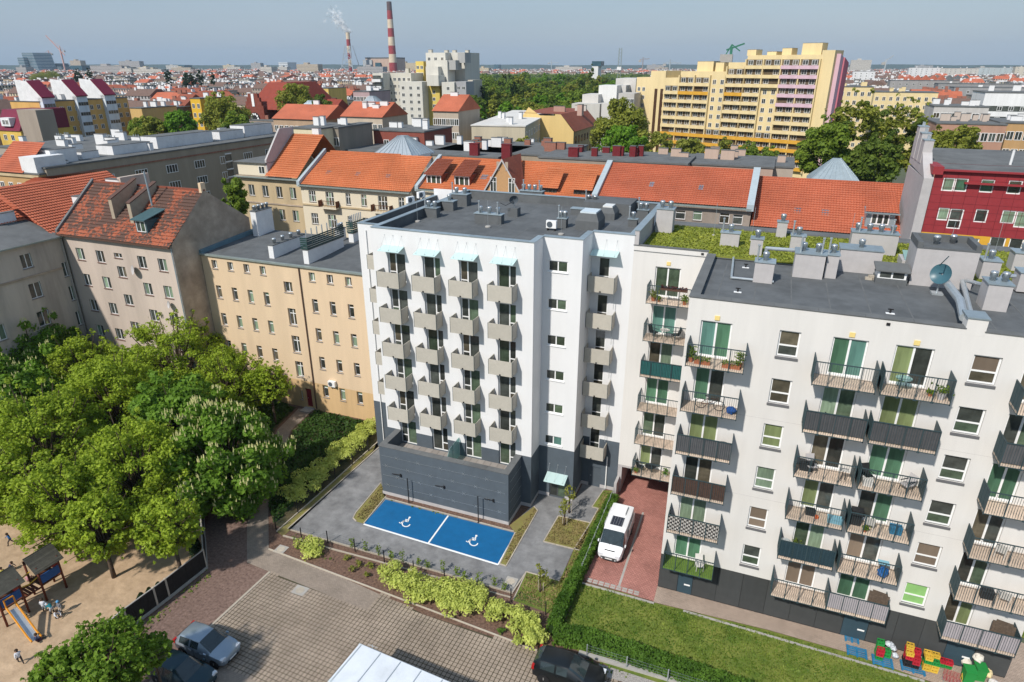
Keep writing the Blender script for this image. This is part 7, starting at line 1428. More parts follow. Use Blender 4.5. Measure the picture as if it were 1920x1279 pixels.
# ornate ochre tenement at the left edge
oz = slab('tenement_house', 'ochre brick tenement with arched rows of windows and a red mansard piece', 'tenement', -136, 70.5, 29.4, 14, 18.2, (0.47, 0.30, 0.14), rows=4, cols=14, ww=1.0, wh=1.9, ztop=1.5, fl=3.7, right=0, chim=3)
MB().box(0, -.2, 14.2, 29.4, 0, 14.4).build('string_course', m_sandy, oz); MB().box(0, -.25, 17.7, 29.4, 0, 18.1).build('cornice', m_sandy, oz); MB().box(23.5, -.9, 4, 27.5, 0, 15.2).build('bay', wallc((0.47, 0.30, 0.14)), oz); put_windows(oz, (23.5, -.9, 0), 0, [.8, 2.1], [12.2, 8.6], 1.1, 2.0); tiles(oz, (18.5, -.3, 18.3), (26, -.3, 18.3), (26, 4.5, 22.5), m_tile2)
MB().box(25.6, 0, 18.2, 29, 5, 20.8).build('firewall', m_wchim, oz)
fr = slab('tenement_house', 'wide flat dark roof crowded with white chimney boxes behind the ochre tenement', 'tenement', -150, 92, 42, 26, 18.4, (0.36, 0.31, 0.26), rows=0, cols=0, chim=0)
for i in range(22): roofbox(fr, rnd.uniform(1, 39), rnd.uniform(1, 23), 18.6, rnd.uniform(1.0, 3.0), .8, rnd.uniform(1.2, 2.2), m_wchim, pots=rnd.choice([0, 3]))
# ochre block with white stair towers and crimson roofs
p0, p1 = at(92, 250, 205), at(245, 250, 262); uT = at(160, 200, 215)[0]; vs = [FU(x, 200, uT)[0] for x in (77, 100, 142, 162, 195, 215, 242)]; p0 = (uT, vs[0] + 8); LT0 = vs[-1] - vs[0]; zO = FU(150, 188, uT)[1]
ot = slab('apartment_building', 'ochre block with three pale stair towers under crimson slanted roofs', 'apartment building', uT, vs[0], LT0, 13, zO, (0.62, 0.37, 0.12), rot=R(90), rows=6, cols=12, ww=1.2, wh=1.4, ztop=1.5, fl=2.9, chim=8)
m_crroof = mat('crimson_sheet', (0.16, 0.012, 0.035), .5, .1, 1); LT = LT0
for k, f in enumerate((0, 2, 4)):
    x = vs[f] - vs[0]; TW = vs[f + 1] - vs[f]; tw = MB().box(0, -1.2, 0, TW, 0.5, zO + 1.2).build('stair_tower', wallc((0.62, 0.68, 0.74)), ot, loc=(x, 0, 0)); put_windows(ot, (x, -1.2, 0), 0, [TW * (j + .3) / 4.3 for j in range(4)], [zO - 1.5 - 2.9 * i for i in range(6)], .75, 1.0, fm=m_sillg, style=1)
    MB().prof([(-1.5, zO + 1.1), (3.2, zO + 5.6), (3.2, zO + 5.9), (-1.5, zO + 1.4)], -.2, TW + .2).build('tower_roof', m_crroof, tw); MB().prof([(-1.1, zO + 1.2), (3.2, zO + 5.5), (8.5, zO + 6), (8.5, zO), (-1.1, zO)], .0, .35).build('gable_wall', m_wchim, tw); MB().prof([(-1.1, zO + 1.2), (3.2, zO + 5.5), (8.5, zO + 6), (8.5, zO), (-1.1, zO)], TW - .4, TW).build('gable_wall', m_wchim, tw)
a = at(40, 240, 190); gd = thing('tenement_house', 'house with crimson mansard, white dormer and a bare concrete gable', 'tenement', a[0], a[1], 0); MB().box(0, 0, 0, 7.5, 5, 22.8).build('gable_wall', wallc((0.33, 0.275, 0.225)), gd); MB().box(-9, -.5, 0, -.02, 15, 17.5).build('wall', wallc((0.66, 0.45, 0.10)), gd); MB().prof([(-.8, 17.2), (2.2, 22.6), (14, 22.6), (14, 17.2)], -9.3, .05).build('mansard_roof', m_crroof, gd); MB().box(-6.5, -.9, 18.4, -2.8, 2.2, 20.6).build('dormer', m_wchim, gd); put_windows(gd, (-6.2, -.9, 0), 0, [.5, 1.8], [18.8], 1.1, 1.3); put_windows(gd, (-9, -.5, 0), 0, [1.5, 4.5], [14.6, 11.2], 1.4, 1.5)
# white stepped tower complex
WTC = (0.58, 0.56, 0.50); d0 = 300
def tower_at(xl, xr, ytop, d, dp, c, label_parent=None, **k): 
    a, b = at(xl, ytop, d), at(xr, ytop, d); return a, b
wt = None
def wbox(t, org, xl, xr, ytop, dd, dp, c, rows=0, cols=0, ybot=None, **k):
    """one volume of a stepped tower, placed from its photo edges at distance dd"""
    a, b = at(xl, ytop, dd), at(xr, ytop, dd); z0 = 0 if ybot is None else at(xl, ybot, dd)[2]; L = math.hypot(b[0] - a[0], b[1] - a[1]) if False else b[0] - a[0]
    MB().box(0, 0, z0, L, dp, a[2]).build('block', wallc(c, .12), t, loc=(a[0] - org[0], a[1] - org[1], 0)); 
    if cols: put_windows(t, (a[0] - org[0], a[1] - org[1], 0), 0, rng(L / cols * .5 - .7, L - L / cols * .5 - .7, cols), [a[2] - 3.2 - 2.8 * i for i in range(rows)], k.get('ww', 1.4), 1.4)
    return a, b
o_ = at(700, 230, d0); wt = thing('apartment_building', 'pale grey stepped high rise with projecting boxes and yellow recesses', 'apartment building', o_[0], o_[1], 0)
wbox(wt, o_, 798, 884, 99, 318, 16, WTC, 0, 0); wbox(wt, o_, 798, 842, 99, 312, 8, WTC, 1, 3); wbox(wt, o_, 858, 874, 99, 306, 6, (0.36, 0.36, 0.35), 0, 0, 118); wbox(wt, o_, 838, 857, 113, 304, 6, (0.36, 0.36, 0.35), 0, 0, 131); wbox(wt, o_, 815, 843, 113, 305, 7, WTC, 0, 0); wbox(wt, o_, 798, 826, 125, 303, 7, WTC, 0, 0); wbox(wt, o_, 800, 826, 141, 299, 6, WTC, 0, 0, 161); wbox(wt, o_, 802, 828, 161, 302, 8, (0.62, 0.47, 0.12), 3, 1); wbox(wt, o_, 828, 856, 154, 298, 9, WTC, 2, 1); wbox(wt, o_, 855, 877, 153, 297, 8, (0.34, 0.34, 0.35), 1, 2); wbox(wt, o_, 877, 888, 150, 304, 10, (0.50, 0.46, 0.38), 0, 0); wbox(wt, o_, 748, 800, 153, 301, 10, WTC, 5, 3); wbox(wt, o_, 726, 780, 137, 308, 12, (0.55, 0.52, 0.44), 6, 5); wbox(wt, o_, 698, 722, 137, 304, 9, WTC, 0, 0); wbox(wt, o_, 779, 797, 115, 315, 8, (0.62, 0.47, 0.12), 2, 2)
a, b = at(699, 148, 303), at(719, 148, 303)
for k in range(6): MB().box(0, -1.0, a[2] - 1.2 - 2.75 * k, b[0] - a[0], 0, a[2] - .1 - 2.75 * k).build('balcony', m_wchim, wt, loc=(a[0] - o_[0], a[1] - o_[1], 0)); MB().box(.1, -.3, a[2] - .1 - 2.75 * k, b[0] - a[0] - .1, -.01, a[2] + 1.35 - 2.75 * k).build('balcony_window', m_gl, wt, loc=(a[0] - o_[0], a[1] - o_[1], 0))
for px, py in ((803, 97), (833, 98), (848, 98), (872, 98), (760, 132), (790, 138)): p = at(px, py, 316); roofbox(wt, p[0] - o_[0], p[1] - o_[1], p[2] - 1, 1.6, 1.6, 1.8, wallc((0.5, 0.47, 0.4)))
# big yellow slab with loggias
YEL = (0.70, 0.56, 0.31); ORA = (0.62, 0.33, 0.04); PNK = (0.60, 0.42, 0.48)
yr, yl = at(1580, 120, 214), at(1190, 150, 262); ya = math.atan2(yl[1] - yr[1], yl[0] - yr[0]) + math.pi
yb = thing('apartment_building', 'huge yellow apartment slab with rows of loggias and pink corner', 'apartment building', yl[0], yl[1], 0, ya)
YL = math.hypot(yl[0] - yr[0], yl[1] - yr[1])
def yloc(px): # local x along the facade for a photo column
    r = ray(px, 122); cx, sx_ = math.cos(ya), math.sin(ya); # solve yl + t*dir = k*ray
    det = r[0] * (-sx_) - r[1] * (-cx); k = (yl[0] * (-sx_) - yl[1] * (-cx)) / det; P = (r[0] * k, r[1] * k); return (P[0] - yl[0]) * cx + (P[1] - yl[1]) * sx_
SEG = [(1196, 1222, 145, YEL), (1222, 1250, 133, YEL), (1250, 1278, 146, YEL), (1278, 1366, 134, YEL), (1366, 1400, 117, YEL), (1400, 1538, 103, YEL), (1538, 1562, 94, YEL)]
def ztop(px, py):
    x = yloc(px); Pu, Pv = yl[0] + x * math.cos(ya), yl[1] + x * math.sin(ya); q = W(Pu, Pv); t = (py - 639.5) / FPX; return CAMH + (-sp * q.y - t * cp * q.y) / (cp - t * sp)
SX = []
for (xa, xb, yt, c) in SEG:
    A_, B_ = yloc(xa), yloc(xb); zt_ = ztop((xa + xb) / 2, yt); SX.append((A_, B_, zt_)); MB().box(A_, 0, 0, B_ - .01, 14 if xb < 1500 else 8, zt_).build('wall', wallc(c, .1), yb)
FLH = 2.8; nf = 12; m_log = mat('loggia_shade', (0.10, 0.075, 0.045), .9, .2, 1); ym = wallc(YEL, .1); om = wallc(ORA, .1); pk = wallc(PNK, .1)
for si, (A_, B_, zt_) in enumerate(SX):
    if si in (1, 6): continue
    n = max(1, round((B_ - A_) / 6.3)); wdt = (B_ - A_) / n
    for f in range(nf):
        z = 2.2 + f * FLH
        if z + 2.4 > zt_ - 1.0: break
        for k in range(n):
            x = A_ + k * wdt
            if si in (0,): put_windows(yb, (x, 0, 0), 0, [.6, 2.6], [z + .6], 1.2, 1.4); continue
            if si == 3 and k in (2, 3) and f > 3 or (si == 5 and k == 1 and f > 3 and f < 9): put_windows(yb, (x, 0, 0), 0, [.8, 3.6], [z + .6], 1.3, 1.5); continue
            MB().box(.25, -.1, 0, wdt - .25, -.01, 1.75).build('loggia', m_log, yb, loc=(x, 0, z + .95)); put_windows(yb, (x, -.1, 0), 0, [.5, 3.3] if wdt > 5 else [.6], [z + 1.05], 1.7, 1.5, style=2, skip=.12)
            pmx = om if f < 4 else ym
            if si == 5 and x > A_ + (B_ - A_) * .45 and f >= 7: pmx = pk
            if f == 8 and si in (3, 4): pmx = om
            MB().box(.02, -1.1, 0, wdt - .02, 0, 1.05).build('parapet', pmx, yb, loc=(x, 0, z - .1))
    for k in range(n + 1): MB().box(-.18, -1.0, 1.5, .18, -.01, min(zt_ - 1.2, 2.2 + nf * FLH)).build('fin', ym, yb, loc=(A_ + k * wdt, 0, 0)) if si > 2 else None
A_, B_, zt_ = SX[-1]; MB().prof([(2, 0), (8, 0), (8, zt_ - 3), (2, zt_ - 1)], B_ + .01, B_ + 1.2).build('end_wall', wallc((0.60, 0.40, 0.46), .1), yb); MB().prof([(5, 0), (9.5, 0), (9.5, zt_ - 3.5), (5, zt_ - 2)], B_ + 1.21, B_ + 1.6).build('end_wall', wallc((0.50, 0.16, 0.20), .1), yb)
MB().box(yloc(1222) + 2, -.05, 3, yloc(1222) + 3.2, .0, SX[1][2] - 6).box(yloc(1222) + 4.4, -.05, 3, yloc(1222) + 5.6, 0, SX[1][2] - 6).build('stair_glazing', mat('brown_glazing', (0.07, 0.035, 0.018), .4, .2), yb)
for px, py, h in ((1310, 134, 3.4), (1345, 134, 3.0), (1402, 103, 1.8), (1440, 103, 1.2), (1468, 103, 2.2), (1505, 103, 3.6)): x = yloc(px); z = ztop(px, py); roofbox(yb, x - 2, 3, z - .2, 6 if h > 3 else 3, 5, h, ym)
# grey-white stepped complex before it
gw = at(1090, 220, 262); gwt = thing('apartment_building', 'grey white stepped block with blank boxy upper storeys beside the yellow slab', 'apartment building', gw[0], gw[1], 0)
GWC = (0.56, 0.54, 0.51)
for (xl, xr, yt, dd, dp, c, r_, n_) in ((1155, 1196, 147, 270, 18, GWC, 0, 0), (1160, 1175, 160, 262, 9, GWC, 0, 0), (1123, 1160, 160, 258, 10, (.68, .68, .66), 0, 0), (1160, 1192, 175, 250, 12, (.46, .44, .41), 4, 4), (1092, 1125, 177, 255, 12, GWC, 0, 0), (1128, 1150, 194, 246, 10, GWC, 0, 0), (1072, 1130, 194, 250, 10, (.52, .50, .46), 0, 0), (1148, 1165, 194, 244, 12, (.42, .41, .39), 2, 2)): wbox(gwt, gw, xl, xr, yt, dd, dp, c, r_, n_)
# yellow gabled tenement and the cream flat-roofed one
a = at(1040, 250, 172); yt = thing('tenement_house', 'tenement with a huge blank yellow firewall and brown roof', 'tenement', a[0], a[1], 0); zg_ = at(1060, 222, 172)[2]; b = at(1080, 240, 172)
GL_ = b[0] - a[0]; MB().prof([(0, 0), (13, 0), (13, zg_ - 1), (0, zg_ - 1)], 0, 24).build('wall', wallc((0.42, 0.29, 0.14)), yt, loc=(GL_ - 24, 0, 0)) if False else None
MB().poly([(0, -.05, 0), (GL_, -.05, 0), (GL_, -.05, zg_ - 3), (GL_ - 3.5, -.05, zg_ + 1), (0, -.05, zg_ + 1)]).build('firewall', wallc((0.66, 0.48, 0.20), .08), yt); MB().poly([(0, 0, 0), (-9, 0, 0), (-9, 0, zg_), (-7, 0, zg_ + 2.5), (-4, 0, zg_ + .6), (0, 0, zg_ + .6)]).build('firewall', wallc((0.66, 0.48, 0.20), .08), yt)
MB().box(0, 0, 0, GL_, 24, zg_ - 3).build('wall', wallc((0.44, 0.33, 0.18)), yt); MB().prof([(0, 0), (24, 0), (24, .1), (0, .1)], 0, GL_).build('eaves', m_tile_br, yt, loc=(0, 0, zg_ - 3)); MB().poly([(GL_ + .3, -.1, zg_ - 3), (GL_ + .3, 24, zg_ - 3), (GL_ - 3.5, 24, zg_ + 1), (GL_ - 3.5, -.1, zg_ + 1)]).build('roof', m_tile_br, yt); MB().poly([(GL_ - 3.5, -.1, zg_ + 1), (GL_ - 3.5, 24, zg_ + 1), (-9, 24, zg_ + 1.2), (-9, -.1, zg_ + 1.2)]).build('roof', m_tile_br, yt)
put_windows(yt, (GL_, 0, 0), R(90), rng(1.5, 21, 8), [zg_ - 6 - 3.2 * i for i in range(4)], 1.2, 1.7, fm=m_sillbr); roofbox(yt, 4.5, 4, zg_ + .5, 1.2, 1.8, 2.6, wallc((.5, .33, .27))); roofbox(yt, -3, 8, zg_ + 1, 3, .8, 1.4, wallc((.4, .25, .2))); roofbox(yt, 1, 14, zg_ + 1, 3, .8, 1.4, wallc((.55, .5, .45)))
ce = at(1040, 300, 150); zc_ = at(1030, 232, 158)[2]
cf = slab('apartment_building', 'cream block with pale flat roof running away beside the yellow firewall', 'apartment building', at(1040, 232, 166)[0] - 1, at(965, 245, 142)[1] + 8, 52, 12, zc_, (0.52, 0.46, 0.34), roofc=wallc((0.62, 0.60, 0.56)), rot=R(101), rows=4, cols=13, ww=1.5, wh=1.4, chim=7, ztop=1.2, fl=3.0)
# dark flat roofs with brick chimneys, metal pyramid lanterns
m_brch = mat('brick_chimney', (0.27, 0.12, 0.085), .9, .15, 3); m_rdch = mat('crimson_chimney', (0.14, 0.015, 0.02), .8, .1, 2)
def flatroof(label, px, py, z, L, dp, c, n, chm, rot=0.0, cols=5, rows=2):
    u, v = Z(px, py, z); return slab('tenement_house', label, 'tenement', u, v, L, dp, z, c, rot=rot, rows=rows, cols=cols, chim=n, chimc=chm)
flatroof('dark felt roof crowded with brick chimneys behind the orange row', 815, 283, 19.5, 24, 18, (0.33, 0.27, 0.2), 12, m_brch); flatroof('flat roof with low white chimneys beside the metal pyramid', 650, 283, 19.5, 30, 17, (0.4, 0.36, 0.3), 10, m_wchim); flatroof('tan house with dark roof and green gutter before the cream block', 898, 282, 18.5, 16, 15, (0.36, 0.29, 0.2), 4, m_wchim); flatroof('dark roof behind the plain orange roof with crimson chimneys', 1010, 296, 19.9, 24, 10, (0.3, 0.25, 0.2), 8, m_rdch); flatroof('low dark roof with pinkish chimneys above the plain orange tiles', 1180, 303, 19.55, 22, 12, (0.4, 0.3, 0.24), 6, wallc((.48, .36, .29))); flatroof('dark felt roof with grey lift box above the plain orange tiles', 1290, 306, 19.3, 16, 12, (0.4, 0.34, 0.28), 5, wallc((.48, .36, .29)))
for i, (px, py, h) in enumerate(((880, 290, 1.8), (940, 292, 1.8), (1150, 295, 1.6), (1065, 297, 1.6))): flat = Z(px, py, 19.9); roof = solo('chimney_stack', MB().box(0, 0, -1, 1.6, .9, h).box(-.06, -.06, h, 1.66, .96, h + .1), m_rdch, *flat, 19.9, 'crimson painted chimney rising behind the orange ridge', 'chimney', group='crimson chimneys behind the ridge')
def pyramid(px, py, z, s, h, label, m=None):
    u, v = Z(px, py, z); t = thing('roof_lantern', label, 'roof lantern', u, v, z); mb = MB(); mb.v = [(-s, -s, 0), (s, -s, 0), (s, s, 0), (-s, s, 0), (-s * .15, -s * .15, h), (s * .15, -s * .15, h), (s * .15, s * .15, h), (-s * .15, s * .15, h)]; mb.f = [(0, 1, 5, 4), (1, 2, 6, 5), (2, 3, 7, 6), (3, 0, 4, 7), (4, 5, 6, 7)]; mb.build('metal_sheet', m or m_galv, t); r_ = MB()
    for k in range(9):
        f = -1 + k / 4; r_.tube((s * f, -s, .03), (s * .15 * f, -s * .15, h + .03), .05, 4); r_.tube((s, s * f, .03), (s * .15, s * .15 * f, h + .03), .05, 4)
    r_.build('seams', m_zinc, t)['kind'] = 'stuff'; MB().box(-s, -s, -3, s, s, 0).build('base', m_wchim, t); return t
pyramid(757, 287, 20.0, 3.9, 2.9, 'large grey metal pyramid roof behind the cream house'); pyramid(585, 210, 20, 4.0, 3.5, 'pale blue glass pyramid on the school roof', wallc((.5, .6, .68))); pyramid(700, 208, 22, 4.2, 4, 'grey metal pyramid beside the white high rise'); pyramid(1562, 338, 18, 3.6, 3.2, 'blue grey metal pyramid behind the wide red roof', m_zinc)
# brick church, school, other landmarks of the middle distance
a = at(466, 240, 235); m_chb = mat('church_brick', (0.20, 0.055, 0.038), .9, .12, 1, stain=.2); ch = thing('church', 'red brick church with stepped gable, rose window and steep red roof', 'church', a[0], a[1], 0); b = at(512, 240, 235); cw = b[0] - a[0]; zt_ = at(490, 175, 235)[2]; ze_ = at(490, 205, 235)[2]
MB().box(0, 0, 0, cw, 30, ze_).build('nave_wall', m_chb, ch); g_ = MB()
for k in range(4): g_.box(cw * .08 * k, -.3, ze_ + (zt_ - ze_) * k / 4, cw - cw * .08 * k, .6, ze_ + (zt_ - ze_) * (k + 1) / 4)
g_.box(0, -.3, 0, cw, .02, ze_); g_.build('stepped_gable', m_chb, ch); MB().lathe([(1.9, 0), (1.9, .3)], k=20).build('rose_window', m_black, ch, loc=(cw / 2, -.35, ze_ - 2.8)).rotation_euler = (R(90), 0, 0)
for k in range(10): tt = 2 * math.pi * k / 10; MB().lathe([(.36, 0), (.36, .35)], k=8).build('tracery', m_frame, ch, loc=(cw / 2 + 1.4 * math.cos(tt), -.38, ze_ - 2.8 + 1.4 * math.sin(tt))).rotation_euler = (R(90), 0, 0)
MB().box(cw / 2 - .5, -.5, ze_ + 1, cw / 2 + .5, -.31, ze_ + 5).build('niche', m_frame, ch); mb = MB(); zz = at(540, 152, 262)[2]; mb.v = [(-1, 1, ze_), (cw + 9, 1, ze_), (cw + 9, 30, ze_), (-1, 30, ze_), (cw * .55, 8, zz), (cw + 4, 8, zz), (cw + 4, 24, zz), (cw * .55, 24, zz)]; mb.f = [(0, 1, 5, 4), (1, 2, 6, 5), (2, 3, 7, 6), (3, 0, 4, 7), (4, 5, 6, 7)]; mb.build('nave_roof', mat('church_tile', (0.23, 0.045, 0.028), .8, .12, 1), ch)
wing = [('brown red roofed wing of the church beside its gable', 425, 466, 210, 240, (.2, .06, .04), 10), ('long brick church wing with red roof beside the grove', 560, 640, 192, 250, (.22, .06, .045), 12)]
for lab, xl, xr, yt_, dd, c, dp in wing: a, b = at(xl, yt_, dd), at(xr, yt_, dd); slab('church_wing', lab, 'church', a[0], a[1], b[0] - a[0], dp, a[2] - 3, c, roofc=MATS['church_tile'], rows=2, cols=5, chim=3, roof='gable', rh=4, chimc=m_chb)
def sl_px(name, lab, xl, xr, yt_, dd, dp, c, **k): a, b = at(xl, yt_, dd), at(xr, yt_, dd); return slab(name, lab, k.pop('cat', 'tenement'), a[0], a[1], b[0] - a[0], dp, a[2], c, **k)
sc_ = sl_px('school', 'long low building with red tiled roof and arched brick entrance', 512, 637, 222, 175, 12, (.42, .30, .2), roofc=m_tile2, roof='gable', rh=3.2, rows=1, cols=10, chim=4, cat='school')
MB().lathe([(3.6, 0), (3.6, .5)], k=22).build('arched_gable', m_brick, sc_, loc=(13, -.5, 15.5)).rotation_euler = (R(90), 0, 0)
sl_px('tenement_house', 'cream blank walled block beside the red tiled sandy house', 548, 614, 241, 122, 11, (.66, .58, .40), rows=0, cols=0, chim=3); sl_px('tenement_house', 'small dark roofed annexe next to the cream blank walls', 612, 640, 240, 124, 11, (.25, .22, .18), rows=2, cols=2, chim=1)
sl_px('tenement_house', 'lilac grey tenement with brown red roof', 318, 356, 200, 245, 12, (.36, .35, .40), roofc=m_tile_br, roof='gable', rows=3, cols=7, chim=3); sl_px('tenement_house', 'bright yellow narrow tenement beside the lilac one', 356, 382, 185, 240, 14, (.68, .42, .04), rows=5, cols=2, right=3, chim=2); sl_px('tenement_house', 'ochre building with a blank rounded end and white roof boxes', 243, 275, 203, 225, 14, (.58, .38, .15), rows=0, cols=0, chim=5); sl_px('tenement_house', 'sooty ruined looking tenement with black window holes', 275, 318, 203, 235, 14, (.15, .11, .09), rows=3, cols=8, chim=4)
sl_px('tenement_house', 'yellow tenements with curved gables behind the church', 528, 640, 165, 330, 14, (.66, .47, .14), rows=2, cols=12, chim=8); sl_px('tenement_house', 'lilac pink tenement left of the white high rise', 662, 700, 172, 250, 14, (.44, .32, .32), rows=2, cols=5, chim=5); sl_px('tenement_house', 'tenement with red mansard and ornamental gable before the white high rise', 812, 868, 208, 160, 12, (.45, .38, .3), roofc=m_tile2, roof='gable', rows=2, cols=6, chim=4, rh=3.4); sl_px('tenement_house', 'row of red roofs below the white high rise', 640, 735, 218, 170, 12, (.5, .42, .33), roofc=m_tile2, roof='gable', rows=1, cols=8, chim=8, rh=3.2); sl_px('tenement_house', 'long dark roofed house with maroon mansard', 700, 815, 245, 135, 12, (.24, .07, .05), rows=1, cols=2, chim=7)
sl_px('apartment_building', 'second yellow block behind the tall mistletoe trees', 1562, 1636, 163, 262, 14, YEL, rows=7, cols=6, chim=2, cat='apartment building', chimc=ym); sl_px('apartment_building', 'lower yellow block with stair heads right of the mistletoe trees', 1640, 1752, 173, 280, 14, YEL, rows=6, cols=9, chim=4, cat='apartment building', chimc=ym)
sl_px('tenement_house', 'peeling pink brick tenement with white cross windows', 1757, 1876, 232, 150, 14, (.42, .24, .17), rows=4, cols=9, ww=1.3, wh=1.8, chim=8, fl=3.6, chimc=wallc((.5, .42, .36))); sl_px('tenement_house', 'tan brick tenement joined to the peeling pink one', 1876, 1990, 231, 148, 14, (.45, .28, .13), rows=4, cols=8, ww=1.3, wh=1.8, chim=4, fl=3.6)
wm_ = sl_px('apartment_building', 'white modern block with grey ribbon windows', 1848, 1960, 174, 215, 16, (.74, .74, .74), rows=0, cols=0, chim=2, cat='apartment building')
for k in range(4): MB().box(1, -.1, 21 - 3.1 * k, 18, 0, 22.5 - 3.1 * k).build('ribbon_window', m_gl, wm_); put_windows(wm_, (0, -.1, 0), 0, rng(4, 16, 5), [21.1 - 3.1 * k], 1.3, 1.3)
sl_px('apartment_building', 'low grey and white terraced block with rust red panels', 1752, 1846, 200, 200, 14, (.50, .48, .46), rows=2, cols=7, chim=7, ww=1.6, cat='apartment building'); 
for i, (xl, xr, yt_, dd, c, r_, n_, lab) in enumerate(((1705, 1760, 127, 1150, (.62, .62, .62), 6, 6, 'white far slab block'), (1760, 1830, 128, 1180, (.50, .48, .44), 6, 8, 'grey beige far slab block'), (1830, 1905, 127, 1250, (.40, .45, .46), 6, 8, 'grey green far slab block'), (1905, 1990, 125, 1100, (.52, .48, .40), 6, 8, 'cream far slab block'), (1670, 1790, 151, 500, (.30, .29, .28), 1, 10, 'dark flat long block'), (1760, 1990, 157, 450, (.26, .26, .26), 1, 14, 'dark grey terraced block'), (1790, 1990, 164, 400, (.30, .30, .30), 1, 12, 'charcoal low block with white vents'), (1600, 1640, 134, 900, (.66, .66, .66), 3, 4, 'small white far block'))): sl_px('apartment_building', lab + ' on the right hand skyline', xl, xr, yt_, dd, 14, c, rows=r_, cols=n_, chim=3, cat='apartment building')
for i in range(9): a = at(1684 + 15 * i, 143, 760); slab('town_house', 'small white far house with steep red gable in a terrace', 'house', a[0], a[1], 8.5, 9, a[2] - 4, (.66, .62, .58), roofc=m_tile2 if i < 6 else m_membrane2, roof='gable', rows=1, cols=2, chim=0, ridge_along=False, rh=5, group='far terrace of gabled houses')
# skyline: glass towers, power station, masts, cranes
m_gt = mat('glass_tower', (0.07, 0.13, 0.17), .25, .25, .08, spec=.6); m_gt2 = mat('glass_tower_dark', (0.035, 0.085, 0.11), .3, .25, .08)
def far_tower(lab, xl, xr, yt_, dd, dp, m, skew=0.0, bands=0):
    a, b = at(xl, yt_, dd), at(xr, yt_, dd); t = thing('office_tower', lab, 'tower', a[0], a[1], 0); L = b[0] - a[0]; mb = MB(); s = skew * L; mb.v = [(0, 0, 0), (L + s, 0, 0), (L + s, dp, 0), (0, dp, 0), (0, 0, a[2]), (L, 0, a[2]), (L, dp, a[2]), (0, dp, a[2])]; mb.f = [(0, 1, 5, 4), (1, 2, 6, 5), (2, 3, 7, 6), (3, 0, 4, 7), (4, 5, 6, 7)]; mb.build('curtain_wall', m, t)
    for k in range(bands): z = a[2] * (k + .5) / bands; MB().box(-.3, -.5, z, L + s * (1 - z / a[2]) + .3, dp, z + a[2] / bands * .3).build('floor_band', m_galv, t)
    return t
far_tower('tall slanted glass office tower on the left skyline', 40, 72, 99, 2300, 60, m_gt, .30, 16); far_tower('lower glass tower attached to the slanted one', 32, 50, 108, 2290, 50, m_gt, 0, 12); far_tower('dark office block under the cranes', 86, 130, 125, 2350, 60, m_gt2, 0, 6); far_tower('dark stepped top of the office block under the cranes', 95, 113, 119, 2360, 40, m_gt2, 0, 0); far_tower('dark teal office block right of the cranes', 130, 164, 123, 2320, 60, m_gt2, 0, 0); far_tower('small blue tower beyond the rooftops', 335, 350, 122, 3000, 40, m_gt2); far_tower('white grey striped tower on the far skyline', 522, 544, 117, 2600, 50, wallc((.6, .62, .64)), 0, 6); far_tower('dark little block on the wooded horizon', 926, 936, 121, 4200, 40, m_gt2); far_tower('white block with green top on the wooded skyline', 1110, 1123, 124, 1100, 20, wallc((.66, .66, .64)), 0, 0)
MB().box(-.3, -.3, 0, 14, 20.3, 7).build('green_top', m_gt2, bpy.data.objects['office_tower.008'], loc=(0, 0, at(1110, 124, 1100)[2]))
ps = at(685, 110, 1900); pb_ = at(750, 110, 1900); t = thing('power_station', 'pinkish power station hall with dark glazed centre', 'power station', ps[0], ps[1], 0); L = pb_[0] - ps[0]; MB().box(0, 0, 0, L, 60, ps[2]).build('hall', wallc((.50, .36, .28)), t); MB().box(-6, -4, 0, L * .25, 40, ps[2] - 3).build('grey_hall', wallc((.40, .42, .43)), t); MB().box(L * .38, -6, 0, L * .56, 0, ps[2] - 10).build('glazing', m_gt2, t); MB().box(-.5, -.5, ps[2], L, 60, ps[2] + 3).build('roof_edge', m_membrane2, t)
m_cr = mat('chimney_red', (0.30, 0.035, 0.035), .85, .1, .05); m_cw = mat('chimney_cream', (0.62, 0.50, 0.36), .85, .1, .05); m_cd = mat('chimney_dark', (0.10, 0.06, 0.055), .85, .1, .05)
p = at(737, 122, 1850); zt_ = at(730, 3, 1850)[2]; t = thing('factory_chimney', 'very tall red and cream banded factory chimney', 'chimney', p[0], p[1], 0); nb = 9
for k in range(nb): r0, r1 = 11 - 5 * k / nb, 11 - 5 * (k + 1) / nb; MB().tube((0, 0, zt_ * k / nb), (0, 0, zt_ * (k + 1) / nb), r0, 20, r1).build('band', (m_cd if k == nb - 1 else [m_cr, m_cw][(k + 1) % 2 if k > 0 else 0]), t)
p = at(657, 122, 1850); zt_ = at(656, 61, 1850)[2]; t = thing('factory_chimney', 'shorter red and white chimney inside a steel lattice', 'chimney', p[0], p[1], 0)
for k in range(7): MB().tube((0, 0, zt_ * k / 7), (0, 0, zt_ * (k + 1) / 7), 5, 14, 5).build('band', [m_cw, m_cr][k % 2], t)
mb = MB()
for sx in (-1, 1):
    for sy in (-1, 1): mb.tube((sx * 22, sy * 22, 0), (sx * 7, sy * 7, zt_ * .72), 1.0, 5)
for k in range(5): s0 = 22 - 15 * k / 5; mb.tube((-s0, -s0, zt_ * .144 * k), (s0 - 3, -s0 + 3, zt_ * .144 * (k + 1)), .7, 4).tube((s0, -s0, zt_ * .144 * k), (-s0 + 3, -s0 + 3, zt_ * .144 * (k + 1)), .7, 4).tube((-s0, -s0, zt_ * .144 * k), (s0, -s0, zt_ * .144 * k), .7, 4)
mb.build('lattice', m_galv, t)
